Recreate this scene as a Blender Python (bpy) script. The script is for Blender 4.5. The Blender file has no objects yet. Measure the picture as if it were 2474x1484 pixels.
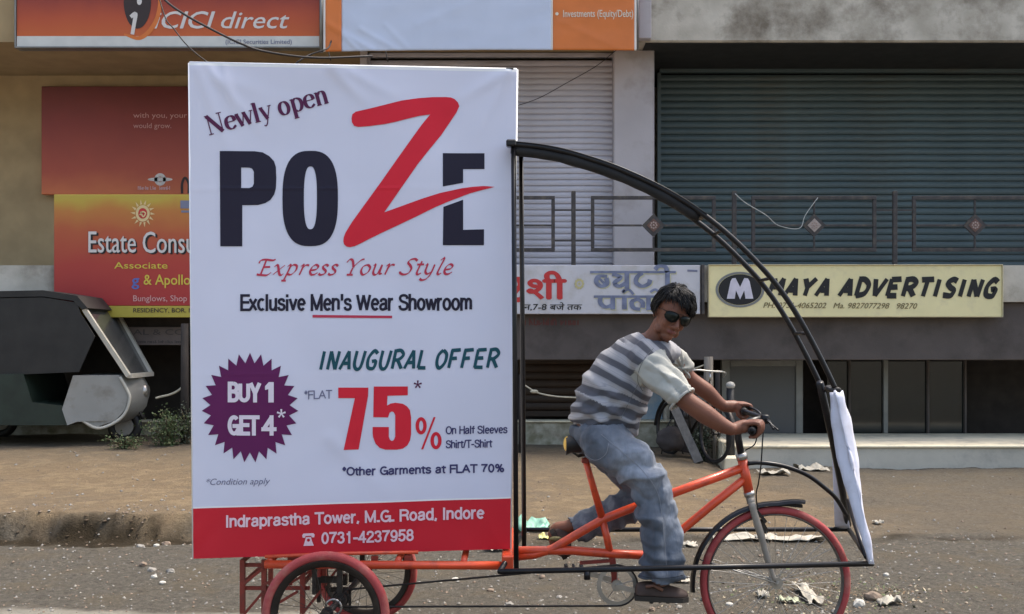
import bpy, bmesh, math, random
from mathutils import Vector, Matrix, noise
from mathutils.geometry import tessellate_polygon
import numpy as np

random.seed(7)
R = math.radians
scene = bpy.context.scene
COL = scene.collection

# ------------------------------------------------------------------ camera, light, exposure
CAM_Z = 1.45          # eye height of the photographer
FPX = 2743.0          # focal length measured in units of a 2473 wide picture
UC, VH = 1236.5, 824.0
cam_d = bpy.data.cameras.new('camera')
cam_d.sensor_width = 36.0
cam_d.lens = 36.0 * FPX / 2473.0
cam_d.shift_y = (VH - 742.0) / 2473.0
cam_d.clip_start = 0.05
cam_d.clip_end = 2500
cam = bpy.data.objects.new('camera', cam_d)
COL.objects.link(cam)
cam.location = (0, 0, CAM_Z)
cam.rotation_euler = (R(90), 0, 0)
scene.camera = cam

SUN_TO = Vector((0.42, 0.20, 0.885)).normalized()      # direction towards the sun: high, right, a little behind the street front
world = bpy.data.worlds.new('World')
scene.world = world
world.use_nodes = True
wn = world.node_tree
wn.nodes.clear()
sky = wn.nodes.new('ShaderNodeTexSky')
sky.sky_type = 'NISHITA'
sky.sun_disc = False
sky.sun_elevation = math.asin(SUN_TO.z)
sky.sun_rotation = math.atan2(SUN_TO.x, SUN_TO.y)
sky.air_density = 1.3
sky.dust_density = 4.5
sky.ozone_density = 1.0
bg = wn.nodes.new('ShaderNodeBackground')
bg.inputs['Strength'].default_value = 0.15
wo = wn.nodes.new('ShaderNodeOutputWorld')
wn.links.new(sky.outputs[0], bg.inputs['Color'])
wn.links.new(bg.outputs[0], wo.inputs['Surface'])
sun_d = bpy.data.lights.new('sun', 'SUN')
sun_d.energy = 2.0
sun_d.angle = R(10)
sun_d.color = (1.0, 0.94, 0.84)
sun = bpy.data.objects.new('sun', sun_d)
COL.objects.link(sun)
sun.rotation_euler = (-SUN_TO).to_track_quat('-Z', 'Y').to_euler()
scene.view_settings.view_transform = 'Standard'
scene.view_settings.look = 'None'
scene.view_settings.exposure = 1.14
scene.view_settings.gamma = 1.0
scene.view_settings.use_curve_mapping = False
scene.render.engine = 'CYCLES'
scene.cycles.max_bounces = 6
scene.cycles.use_denoising = True


def P(u, v, y):
    """point at distance y in front of the camera that is seen at (u, v)"""
    return Vector(((u - UC) * y / FPX, y, CAM_Z - (v - VH) * y / FPX))


def X(u, y): return (u - UC) * y / FPX
def Z(v, y): return CAM_Z - (v - VH) * y / FPX
def srgb(r, g, b):
    f = lambda c: (c / 255 / 12.92) if c / 255 <= 0.04045 else ((c / 255 + 0.055) / 1.055) ** 2.4
    return (f(r), f(g), f(b))


# ------------------------------------------------------------------ materials
def mat(name, col, rough=0.6, metal=0.0, var=0.12, scale=6.0, col2=None, bump=0.0, bscale=60.0, spec=0.4,
        coord='Object', detail=5.0, lo=0.35, hi=0.65, dirt=None, dscale=1.5, dlo=0.5, dhi=0.75, stretch=None, coat=0.0):
    m = bpy.data.materials.new(name)
    m.use_nodes = True
    nt = m.node_tree
    bs = nt.nodes['Principled BSDF']
    bs.inputs['Roughness'].default_value = rough
    bs.inputs['Metallic'].default_value = metal
    bs.inputs['Specular IOR Level'].default_value = spec
    bs.inputs['Coat Weight'].default_value = coat
    if coord == 'World':
        src = nt.nodes.new('ShaderNodeNewGeometry').outputs['Position']
    else:
        src = nt.nodes.new('ShaderNodeTexCoord').outputs['Object']
    if stretch:
        mp = nt.nodes.new('ShaderNodeMapping')
        mp.inputs['Scale'].default_value = stretch
        nt.links.new(src, mp.inputs['Vector'])
        src = mp.outputs[0]
    if col2 is None:
        col2 = tuple(c * (1 - var) for c in col)
        col = tuple(min(1, c * (1 + var)) for c in col)
    nz = nt.nodes.new('ShaderNodeTexNoise')
    nz.inputs['Scale'].default_value = scale
    nz.inputs['Detail'].default_value = detail
    nt.links.new(src, nz.inputs['Vector'])
    rp = nt.nodes.new('ShaderNodeValToRGB')
    rp.color_ramp.elements[0].position = lo
    rp.color_ramp.elements[1].position = hi
    rp.color_ramp.elements[0].color = (*col2, 1)
    rp.color_ramp.elements[1].color = (*col, 1)
    nt.links.new(nz.outputs['Fac'], rp.inputs['Fac'])
    out = rp.outputs['Color']
    if dirt:
        n2 = nt.nodes.new('ShaderNodeTexNoise')
        n2.inputs['Scale'].default_value = dscale
        n2.inputs['Detail'].default_value = 8
        n2.inputs['Roughness'].default_value = 0.65
        nt.links.new(src, n2.inputs['Vector'])
        r2 = nt.nodes.new('ShaderNodeValToRGB')
        r2.color_ramp.elements[0].position = dlo
        r2.color_ramp.elements[1].position = dhi
        nt.links.new(n2.outputs['Fac'], r2.inputs['Fac'])
        mx = nt.nodes.new('ShaderNodeMix')
        mx.data_type = 'RGBA'
        nt.links.new(r2.outputs['Color'], mx.inputs[0])
        nt.links.new(out, mx.inputs[6])
        mx.inputs[7].default_value = (*dirt, 1)
        out = mx.outputs[2]
    nt.links.new(out, bs.inputs['Base Color'])
    if bump:
        n3 = nt.nodes.new('ShaderNodeTexNoise')
        n3.inputs['Scale'].default_value = bscale
        n3.inputs['Detail'].default_value = 6
        nt.links.new(src, n3.inputs['Vector'])
        bp = nt.nodes.new('ShaderNodeBump')
        bp.inputs['Strength'].default_value = bump
        bp.inputs['Distance'].default_value = 0.01
        nt.links.new(n3.outputs['Fac'], bp.inputs['Height'])
        nt.links.new(bp.outputs[0], bs.inputs['Normal'])
    return m


# ------------------------------------------------------------------ object bookkeeping
WPOS = {}


def tag(o, label=None, cat=None, group=None, kind=None):
    if label: o['label'] = label
    if cat: o['category'] = cat
    if group: o['group'] = group
    if kind: o['kind'] = kind
    return o


def thing(name, loc, label, cat, group=None):
    o = bpy.data.objects.new(name, None)
    o.empty_display_size = 0.1
    COL.objects.link(o)
    o.location = loc
    WPOS[o.name] = Vector(loc)
    return tag(o, label, cat, group)


class MB:
    """collects shapes in world space"""
    def __init__(self):
        self.v, self.f, self.mi = [], [], []

    def add(self, vs, fs, mi=0):
        b = len(self.v)
        self.v += [Vector(p) for p in vs]
        self.f += [tuple(i + b for i in f) for f in fs]
        self.mi += [mi] * len(fs)

    def box(self, x0, x1, y0, y1, z0, z1, mi=0):
        vs = [(x0, y0, z0), (x1, y0, z0), (x1, y1, z0), (x0, y1, z0), (x0, y0, z1), (x1, y0, z1), (x1, y1, z1), (x0, y1, z1)]
        self.add(vs, [(0, 3, 2, 1), (4, 5, 6, 7), (0, 1, 5, 4), (1, 2, 6, 5), (2, 3, 7, 6), (3, 0, 4, 7)], mi)

    def cbox(self, x0, x1, y0, y1, z0, z1, b=0.01, mi=0):
        """box with chamfered edges seen from the street"""
        bm = bmesh.new()
        bmesh.ops.create_cube(bm, size=1)
        for w in bm.verts:
            w.co = Vector((x0 if w.co.x < 0 else x1, y0 if w.co.y < 0 else y1, z0 if w.co.z < 0 else z1))
        bmesh.ops.bevel(bm, geom=list(bm.edges), offset=b, segments=1, affect='EDGES', clamp_overlap=True)
        self.add([w.co.copy() for w in bm.verts], [tuple(w.index for w in fc.verts) for fc in bm.faces], mi)
        bm.free()

    def tube(self, pts, r, seg=10, cap=True, closed=False, flat=1.0, updir=None, mi=0):
        pts = [Vector(p) for p in pts]
        n = len(pts)
        rs = r if isinstance(r, (list, tuple)) else [r] * n
        tg = []
        for i in range(n):
            a = pts[i - 1] if (i > 0 or closed) else pts[i]
            b = pts[(i + 1) % n] if (i < n - 1 or closed) else pts[i]
            d = (b - a)
            tg.append(d.normalized() if d.length > 1e-9 else Vector((0, 0, 1)))
        ref = Vector(updir) if updir else Vector((0, 1, 0))
        if abs(tg[0].dot(ref)) > 0.95 and not updir: ref = Vector((1, 0, 0))
        nrm = (ref - tg[0] * ref.dot(tg[0])).normalized()
        vs = []
        for i in range(n):
            nrm = nrm - tg[i] * nrm.dot(tg[i])
            nrm.normalize()
            bn = tg[i].cross(nrm)
            for k in range(seg):
                a = 2 * math.pi * k / seg
                vs.append(pts[i] + nrm * (math.cos(a) * rs[i]) + bn * (math.sin(a) * rs[i] * flat))
        fs = []
        for i in range(n if closed else n - 1):
            j = (i + 1) % n
            for k in range(seg):
                l = (k + 1) % seg
                fs.append((i * seg + k, i * seg + l, j * seg + l, j * seg + k))
        if cap and not closed:
            fs.append(tuple(range(seg - 1, -1, -1)))
            fs.append(tuple((n - 1) * seg + k for k in range(seg)))
        self.add(vs, fs, mi)

    def ell(self, c, rx, ry, rz, rot=None, seg=20, rings=12, mi=0):
        c = Vector(c)
        vs, fs = [], []
        for i in range(rings + 1):
            th = math.pi * i / rings
            for k in range(seg):
                ph = 2 * math.pi * k / seg
                p = Vector((rx * math.sin(th) * math.cos(ph), ry * math.sin(th) * math.sin(ph), rz * math.cos(th)))
                if rot is not None: p = rot @ p
                vs.append(c + p)
        for i in range(rings):
            for k in range(seg):
                l = (k + 1) % seg
                fs.append((i * seg + k, (i + 1) * seg + k, (i + 1) * seg + l, i * seg + l))
        self.add(vs, fs, mi)

    def prism(self, poly, axis, a, b, mi=0):
        """poly: list of 2D points; axis 'y': (x,z) outline extruded from y=a to y=b; 'x': (y,z)"""
        n = len(poly)
        mk = (lambda p, t: (p[0], t, p[1])) if axis == 'y' else ((lambda p, t: (t, p[0], p[1])) if axis == 'x' else (lambda p, t: (p[0], p[1], t)))
        vs = [mk(p, a) for p in poly] + [mk(p, b) for p in poly]
        fs = [(i, (i + 1) % n, n + (i + 1) % n, n + i) for i in range(n)]
        tr = tessellate_polygon([[Vector((p[0], p[1], 0)) for p in poly]])
        fs += [tuple(t) for t in tr] + [tuple(n + i for i in reversed(t)) for t in tr]
        self.add(vs, fs, mi)

    def beam(self, a, b, w, h, mi=0, up=(0, 0, 1)):
        a, b = Vector(a), Vector(b)
        d = (b - a).normalized()
        u = Vector(up)
        if abs(d.dot(u)) > 0.98: u = Vector((0, 1, 0))
        s = d.cross(u).normalized()
        u = s.cross(d)
        vs = [p + s * (sx * w / 2) + u * (sz * h / 2) for p in (a, b) for sx, sz in ((-1, -1), (1, -1), (1, 1), (-1, 1))]
        self.add(vs, [(0, 1, 2, 3), (7, 6, 5, 4), (0, 4, 5, 1), (1, 5, 6, 2), (2, 6, 7, 3), (3, 7, 4, 0)], mi)

    def build(self, name, mats, parent=None, smooth=False, origin=None, fixn=True, label=None, kind=None):
        if not isinstance(mats, (list, tuple)): mats = [mats]
        arr = self.v
        if origin is None:
            xs = [p.x for p in arr]; ys = [p.y for p in arr]; zs = [p.z for p in arr]
            origin = Vector(((min(xs) + max(xs)) / 2, (min(ys) + max(ys)) / 2, min(zs)))
        origin = Vector(origin)
        me = bpy.data.meshes.new(name)
        me.from_pydata([p - origin for p in arr], [], self.f)
        for m in mats: me.materials.append(m)
        if len(mats) > 1: me.polygons.foreach_set('material_index', self.mi)
        if fixn:
            bm = bmesh.new(); bm.from_mesh(me)
            bmesh.ops.recalc_face_normals(bm, faces=bm.faces)
            bm.to_mesh(me); bm.free()
        if smooth: me.polygons.foreach_set('use_smooth', [True] * len(me.polygons))
        me.update()
        o = bpy.data.objects.new(name, me)
        COL.objects.link(o)
        if parent is not None:
            o.parent = parent
            o.location = origin - WPOS[parent.name]
        else:
            o.location = origin
        WPOS[o.name] = origin
        if label: o['label'] = label
        if kind: o['kind'] = kind
        return o


def edges_smooth(o, ang=35):
    me = o.data
    me.polygons.foreach_set('use_smooth', [True] * len(me.polygons))
    try: me.set_sharp_from_angle(angle=R(ang))
    except Exception: pass
    return o


def copy_thing(o, delta, label=None, parent=None):
    c = o.copy(); COL.objects.link(c)
    if parent is not None: c.parent = parent
    else: c.location = o.location + Vector(delta)
    WPOS[c.name] = WPOS.get(o.name, o.location) + Vector(delta)
    if label: c['label'] = label
    for ch in list(o.children):
        if ch.name == c.name: continue
        copy_thing(ch, delta, None, c)
    return c


def share(name, me, loc, parent=None, rot=None, scale=None):
    o = bpy.data.objects.new(name, me); COL.objects.link(o)
    if parent is not None:
        o.parent = parent; o.location = Vector(loc) - WPOS[parent.name]
    else: o.location = loc
    WPOS[o.name] = Vector(loc)
    if rot: o.rotation_euler = rot
    if scale: o.scale = scale
    return o


def remeshed(mb, voxel, smooth_iter=3, mats=None):
    """join the closed shapes of mb into one continuous surface (world-space verts); returns a Mesh"""
    me = bpy.data.meshes.new('tmp')
    me.from_pydata(mb.v, [], mb.f)
    bm = bmesh.new(); bm.from_mesh(me)
    bmesh.ops.remove_doubles(bm, verts=bm.verts, dist=1e-6)
    bmesh.ops.recalc_face_normals(bm, faces=bm.faces)
    bm.to_mesh(me); bm.free()
    o = bpy.data.objects.new('tmp', me); COL.objects.link(o)
    md = o.modifiers.new('r', 'REMESH'); md.mode = 'VOXEL'; md.voxel_size = voxel; md.adaptivity = 0
    if smooth_iter:
        sm = o.modifiers.new('s', 'SMOOTH'); sm.factor = 0.5; sm.iterations = smooth_iter
    dg = bpy.context.evaluated_depsgraph_get()
    out = bpy.data.meshes.new_from_object(o.evaluated_get(dg))
    bpy.data.objects.remove(o); bpy.data.meshes.remove(me)
    return out


def mesh_obj(name, me, mats, parent=None, origin=(0, 0, 0), smooth=True):
    origin = Vector(origin)
    me.name = name
    co = np.empty(len(me.vertices) * 3, dtype=np.float32)
    me.vertices.foreach_get('co', co)
    co = co.reshape(-1, 3) - np.array(origin, dtype=np.float32)
    me.vertices.foreach_set('co', co.ravel())
    me.materials.clear()
    for m in (mats if isinstance(mats, (list, tuple)) else [mats]): me.materials.append(m)
    if smooth: me.polygons.foreach_set('use_smooth', [True] * len(me.polygons))
    me.update()
    o = bpy.data.objects.new(name, me); COL.objects.link(o)
    if parent is not None: o.parent = parent; o.location = origin - WPOS[parent.name]
    else: o.location = origin
    WPOS[o.name] = origin
    return o


def spline(pts, n=6, closed=False):
    pts = [Vector(p) for p in pts]
    if len(pts) < 3 and not closed: return pts
    out = []
    m = len(pts)
    rng = range(m) if closed else range(m - 1)
    for i in rng:
        p1, p2 = pts[i], pts[(i + 1) % m]
        p0 = pts[i - 1] if (i > 0 or closed) else p1 * 2 - p2
        p3 = pts[(i + 2) % m] if (i + 2 < m or closed) else p2 * 2 - p1
        for k in range(n):
            t = k / n
            out.append(0.5 * ((2 * p1) + (p2 - p0) * t + (2 * p0 - 5 * p1 + 4 * p2 - p3) * t * t + (3 * p1 - p0 - 3 * p2 + p3) * t ** 3))
    if not closed: out.append(pts[-1])
    return out
# ------------------------------------------------------------------ lettering (flat print built as thin sheets)
_gc = {}


def text_tris(s, bold=0.0, shear=0.0, res=3):
    key = (s, bold, shear)
    if key in _gc: return _gc[key]
    cu = bpy.data.curves.new('t', 'FONT')
    cu.body = s; cu.size = 1.0; cu.offset = bold; cu.shear = shear; cu.resolution_u = res
    o = bpy.data.objects.new('t', cu); COL.objects.link(o)
    dg = bpy.context.evaluated_depsgraph_get()
    me = bpy.data.meshes.new_from_object(o.evaluated_get(dg))
    vs = [(p.co.x, p.co.y) for p in me.vertices]
    fs = [tuple(p.vertices) for p in me.polygons if p.normal.z > -0.5 or True]
    bpy.data.objects.remove(o); bpy.data.curves.remove(cu); bpy.data.meshes.remove(me)
    _gc[key] = (vs, fs)
    return vs, fs


def cap_h():
    vs, _ = text_tris('H')
    return max(p[1] for p in vs) - min(p[1] for p in vs)


class Surf:
    """a flat board given by a point and two edge directions; px(u,v) finds where a line of sight meets it"""
    def __init__(self, a, b, c, disp=None):
        self.o = Vector(a)
        self.n = (Vector(b) - self.o).cross(Vector(c) - self.o).normalized()
        if self.n.y > 0: self.n = -self.n
        self.disp = disp

    def px(self, u, v, lift=0.0):
        d = Vector(((u - UC) / FPX, 1.0, -(v - VH) / FPX))
        c = Vector((0, 0, CAM_Z))
        t = (self.o - c).dot(self.n) / d.dot(self.n)
        p = c + d * t
        if self.disp: lift += self.disp(u, v)
        return p + self.n * lift


class Print:
    """2D shapes in (u,v) that go on a Surf"""
    def __init__(self): self.v, self.f, self.k = [], [], 0

    def add(self, vs, fs, dz=0.0):
        b = len(self.v)
        self.v += [(p[0], p[1], dz) for p in vs]
        self.f += [tuple(i + b for i in f) for f in fs]

    def poly(self, *loops, dz=0.0):
        tr = tessellate_polygon([[Vector((p[0], p[1], 0)) for p in l] for l in loops])
        allp = [p for l in loops for p in l]
        self.add(allp, [tuple(t) for t in tr], dz)

    def text(self, s, u0, v0, u1, v1, cap, bold=0.0, shear=0.0, dz=0.0):
        if bold and not isinstance(bold, bool):      # heavier weight: the same word printed again a hair to the side
            e = bold * cap * .8
            for i, (a, c) in enumerate(((-1, 0), (1, 0), (0, 1), (0, -1), (0, 0))):
                self.text(s, u0 + e + a * e, v0 + c * e * .7, u1 - e + a * e, v1 + c * e * .7, cap, 0.0, shear, dz + .00015 * i)
            return
        vs, fs = text_tris(s, 0.0, shear)
        if not vs: return
        x0 = min(p[0] for p in vs); x1 = max(p[0] for p in vs)
        ch = cap_h()
        out = []
        for x, y in vs:
            t = (x - x0) / (x1 - x0)
            out.append((u0 + (u1 - u0) * t, v0 + (v1 - v0) * t - y / ch * cap))
        self.add(out, fs, dz)

    def stroke(self, pts, wfun, closed=False, n=5, sp=True):
        """pts in (u,v); wfun(direction angle, t) -> half width"""
        if sp and len(pts) > 2: q = spline([(p[0], p[1], 0) for p in pts], n, closed)
        else: q = [Vector((p[0], p[1], 0)) for p in pts]
        m = len(q)
        L, Rr = [], []
        for i in range(m):
            a = q[i - 1] if (i > 0 or closed) else q[i]
            b = q[(i + 1) % m] if (i < m - 1 or closed) else q[i]
            d = (b - a).normalized()
            w = wfun(math.atan2(-d.y, d.x), i / max(1, m - 1))
            nn = Vector((-d.y, d.x, 0))
            L.append(q[i] + nn * w); Rr.append(q[i] - nn * w)
        vs = [(p.x, p.y) for p in L + Rr]
        rng = range(m) if closed else range(m - 1)
        fs = [(i, (i + 1) % m, m + (i + 1) % m, m + i) for i in rng]
        self.k += 1
        self.add(vs, fs, 0.00012 * (self.k % 9))

    def ellipse(self, c, rx, ry, hole=None, n=28, dz=0.0):
        o = [(c[0] + rx * math.cos(2 * math.pi * i / n), c[1] + ry * math.sin(2 * math.pi * i / n)) for i in range(n)]
        if hole:
            h = [(c[0] + hole[0] * math.cos(2 * math.pi * i / n), c[1] + hole[1] * math.sin(2 * math.pi * i / n)) for i in range(n)]
            self.add(o + h, [(i, (i + 1) % n, n + (i + 1) % n, n + i) for i in range(n)], dz)
        else:
            self.add(o, [tuple(range(n))], dz)

    def star(self, c, r, w, k=5, dz=0.0):
        loop = []
        for i in range(k):
            a = -math.pi / 2 + 2 * math.pi * i / k
            for da, rr in ((-0.22, 1), (0.22, 1)):
                loop.append((c[0] + r * math.cos(a + da * w), c[1] + r * math.sin(a + da * w)))
            b = a + math.pi / k
            loop.append((c[0] + r * 0.22 * math.cos(b), c[1] + r * 0.22 * math.sin(b)))
        self.poly(loop, dz=dz)

    def build(self, name, surf, m, parent, lift=0.004, grid=None, label=None):
        bm = bmesh.new()
        bv = [bm.verts.new(p) for p in self.v]
        for f in self.f:
            try: bm.faces.new([bv[i] for i in f])
            except Exception: pass
        if grid:
            us = [p[0] for p in self.v]; vv = [p[1] for p in self.v]
            g = math.floor(min(us) / grid) * grid
            while g < max(us):
                if g > min(us): bmesh.ops.bisect_plane(bm, geom=bm.verts[:] + bm.edges[:] + bm.faces[:], plane_co=(g, 0, 0), plane_no=(1, 0, 0))
                g += grid
            g = math.floor(min(vv) / grid) * grid
            while g < max(vv):
                if g > min(vv): bmesh.ops.bisect_plane(bm, geom=bm.verts[:] + bm.edges[:] + bm.faces[:], plane_co=(0, g, 0), plane_no=(0, 1, 0))
                g += grid
        for w in bm.verts:
            w.co = surf.px(w.co.x, w.co.y, lift + w.co.z)
        bm.faces.ensure_lookup_table()
        for f in bm.faces:
            f.normal_update()
            if f.normal.dot(surf.n) < 0: f.normal_flip()
        mb = MB()
        bm.verts.index_update()
        mb.add([w.co.copy() for w in bm.verts], [tuple(w.index for w in f.verts) for f in bm.faces])
        bm.free()
        return mb.build(name, m, parent, fixn=False, label=label)


def vert_stress(thin, thick): return lambda a, t: thin + (thick - thin) * abs(math.sin(a)) ** 1.3
def nib(thin, thick, ang): return lambda a, t: thin + (thick - thin) * abs(math.sin(a - ang))


SERIF = {
    'N': (.70, [([(.10, 0), (.10, .66)], 'n'), ([(.07, .66), (.57, .0)], 'b'), ([(.57, 0), (.57, .66)], 'n')], [((0, .66), (.16, .66)), ((.01, 0), (.19, 0)), ((.47, .66), (.67, .66))]),
    'e': (.45, [([(.08, .26), (.40, .26)], ''), ([(.40, .26), (.36, .40), (.24, .455), (.10, .38), (.06, .22), (.10, .07), (.24, 0), (.40, .09)], '')], []),
    'w': (.68, [([(.05, .45), (.20, 0)], ''), ([(.20, 0), (.34, .45)], 'n'), ([(.34, .45), (.49, 0)], ''), ([(.49, 0), (.64, .45)], 'n')], [((0, .45), (.14, .45)), ((.27, .45), (.42, .45)), ((.56, .45), (.70, .45))]),
    'l': (.27, [([(.12, 0), (.12, .68)], '')], [((.02, 0), (.23, 0)), ((.02, .67), (.14, .68))]),
    'y': (.46, [([(.06, .45), (.24, .02)], ''), ([(.42, .45), (.24, .02), (.18, -.13), (.11, -.2), (.05, -.17)], 'n')], [((0, .45), (.15, .45)), ((.34, .45), (.48, .45))]),
    'o': (.50, [('ell', (.24, .225, .17, .225), '')], []),
    'p': (.52, [([(.12, -.22), (.12, .45)], ''), ([(.12, .38), (.25, .455), (.40, .38), (.44, .22), (.38, .06), (.25, -.005), (.12, .07)], '')], [((.03, -.22), (.22, -.22)), ((.02, .44), (.13, .45))]),
    'n': (.54, [([(.12, 0), (.12, .45)], ''), ([(.12, .34), (.24, .45), (.36, .42), (.40, .28), (.40, 0)], '')], [((.03, 0), (.21, 0)), ((.31, 0), (.49, 0)), ((.02, .44), (.13, .45))]),
    ' ': (.25, [], []),
}
SCRIPT = {
    'E': (.52, [[(.22, .64), (.15, .02)], [(.00, .50), (.04, .62), (.18, .66), (.42, .63), (.52, .67)], [(.17, .34), (.40, .35)], [(.02, .03), (.14, .01), (.36, .0), (.48, .12)]]),
    'x': (.42, [[(.02, .34), (.08, .42), (.14, .38), (.24, .06), (.32, .0), (.38, .06)], [(.36, .42), (.04, .02)]]),
    'p': (.44, [[(.04, .36), (.12, .44), (.12, .28), (.02, -.24)], [(-.05, -.24), (.10, -.24)], [(.11, .30), (.22, .43), (.34, .38), (.34, .18), (.22, .02), (.09, .04)]]),
    'r': (.33, [[(.04, .36), (.12, .44), (.11, .30), (.06, 0)], [(.10, .26), (.20, .41), (.31, .41)]]),
    'e': (.35, [[(.08, .19), (.25, .24), (.29, .36), (.20, .43), (.10, .34), (.06, .16), (.12, .02), (.23, .02), (.32, .1)]]),
    's': (.32, [[(.28, .37), (.20, .43), (.11, .38), (.13, .27), (.22, .18), (.22, .06), (.10, 0), (.01, .05)]]),
    'Y': (.46, [[(-.04, .52), (.04, .65), (.14, .60), (.22, .32)], [(.52, .67), (.40, .6), (.22, .32), (.16, .0)], [(.06, 0), (.26, 0)]]),
    'o': (.38, [[(.22, .43), (.08, .34), (.05, .14), (.14, 0), (.28, .1), (.32, .3), (.22, .43)]]),
    'u': (.43, [[(.04, .38), (.10, .43), (.08, .12), (.14, .0), (.24, .06), (.32, .42)], [(.32, .42), (.30, .06), (.38, .05)]]),
    'S': (.44, [[(.44, .58), (.34, .66), (.20, .62), (.15, .50), (.24, .38), (.30, .24), (.24, .06), (.10, .0), (-.02, .05), (-.05, .13)]]),
    't': (.27, [[(.16, .56), (.08, .12), (.12, .0), (.22, .06)], [(.02, .42), (.25, .43)]]),
    'y': (.42, [[(.04, .38), (.10, .43), (.08, .14), (.16, .02), (.28, .1)], [(.34, .42), (.28, .04), (.18, -.18), (.04, -.24), (-.05, -.18)]]),
    'l': (.23, [[(.08, .6), (.19, .68), (.08, .12), (.12, .0), (.2, .05)]]),
    ' ': (.26, []),
}


def serif_line(pr, s, u0, v0, u1, v1, em, thin, thick):
    tot = sum(SERIF[c][0] for c in s)
    L = math.hypot(u1 - u0, v1 - v0)
    dx, dy = (u1 - u0) / L, (v1 - v0) / L
    sx = L / tot
    x = 0
    mp = lambda p: (u0 + dx * (x + p[0]) * sx + dy * p[1] * em, v0 + dy * (x + p[0]) * sx - dx * p[1] * em)
    rot = math.atan2(-dy, dx)
    for c in s:
        w, st, se = SERIF[c]
        for pts, kind in [(a[0], a[-1]) for a in st if a[0] != 'ell']:
            if kind == 'n': wf = lambda a, t: thin * 1.15
            elif kind == 'b': wf = lambda a, t: thick * 1.05
            else: wf = lambda a, t: thin + (thick - thin) * abs(math.sin(a - rot)) ** 1.3
            pr.stroke([mp(p) for p in pts], wf)
        for a in st:
            if a[0] == 'ell':
                cx, cy, rx, ry = a[1]
                pr.stroke([mp((cx + rx * math.cos(q * math.pi / 6), cy + ry * math.sin(q * math.pi / 6))) for q in range(12)],
                          lambda a, t: thin + (thick - thin) * abs(math.sin(a - rot)) ** 1.3, closed=True, n=3)
        for a, b in se: pr.stroke([mp(a), mp(b)], lambda a, t: thin)
        x += w


def script_line(pr, s, u0, v0, u1, v1, em, thin, thick, slant=.2, ang=R(40)):
    tot = sum(SCRIPT[c][0] for c in s)
    L = u1 - u0
    sx = L / tot
    x = 0
    for c in s:
        w, st = SCRIPT[c]
        mp = lambda p: (u0 + (x + p[0] + p[1] * slant) * sx, v0 + (v1 - v0) * (x / tot) - p[1] * em)
        for pts in st: pr.stroke([mp(p) for p in pts], nib(thin, thick, ang))
        x += w


def marks(pr, u0, u1, v, h, rnd, word=(3, 7), w=0.9):
    """a line of print too small to read: letter-sized strokes"""
    u = u0
    while u < u1:
        for _ in range(rnd.randint(*word)):
            if u > u1: break
            hh = h * rnd.choice((1, .7, .7, .7, 1))
            pr.stroke([(u, v), (u, v - hh)], lambda a, t: w, sp=False)
            if rnd.random() < .7: pr.stroke([(u, v - hh * rnd.choice((0.05, .5, .95))), (u + h * .4, v - hh * rnd.choice((.05, .5, .95)))], lambda a, t: w * .8, sp=False)
            if rnd.random() < .5: pr.stroke([(u + h * .42, v), (u + h * .42, v - h * .7)], lambda a, t: w, sp=False)
            u += h * .66
        u += h * .5


# a plain grotesque drawn with strokes: skeletons on a cap height of 1, x height XH
XH = .73


def _arc(cx, cy, rx, ry, a0, a1, n=10):
    return [(cx + rx * math.cos(R(a0 + (a1 - a0) * i / n)), cy + ry * math.sin(R(a0 + (a1 - a0) * i / n))) for i in range(n + 1)]


def _l(*p): return ('L', list(p))
def _c(p): return ('C', p)


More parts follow.
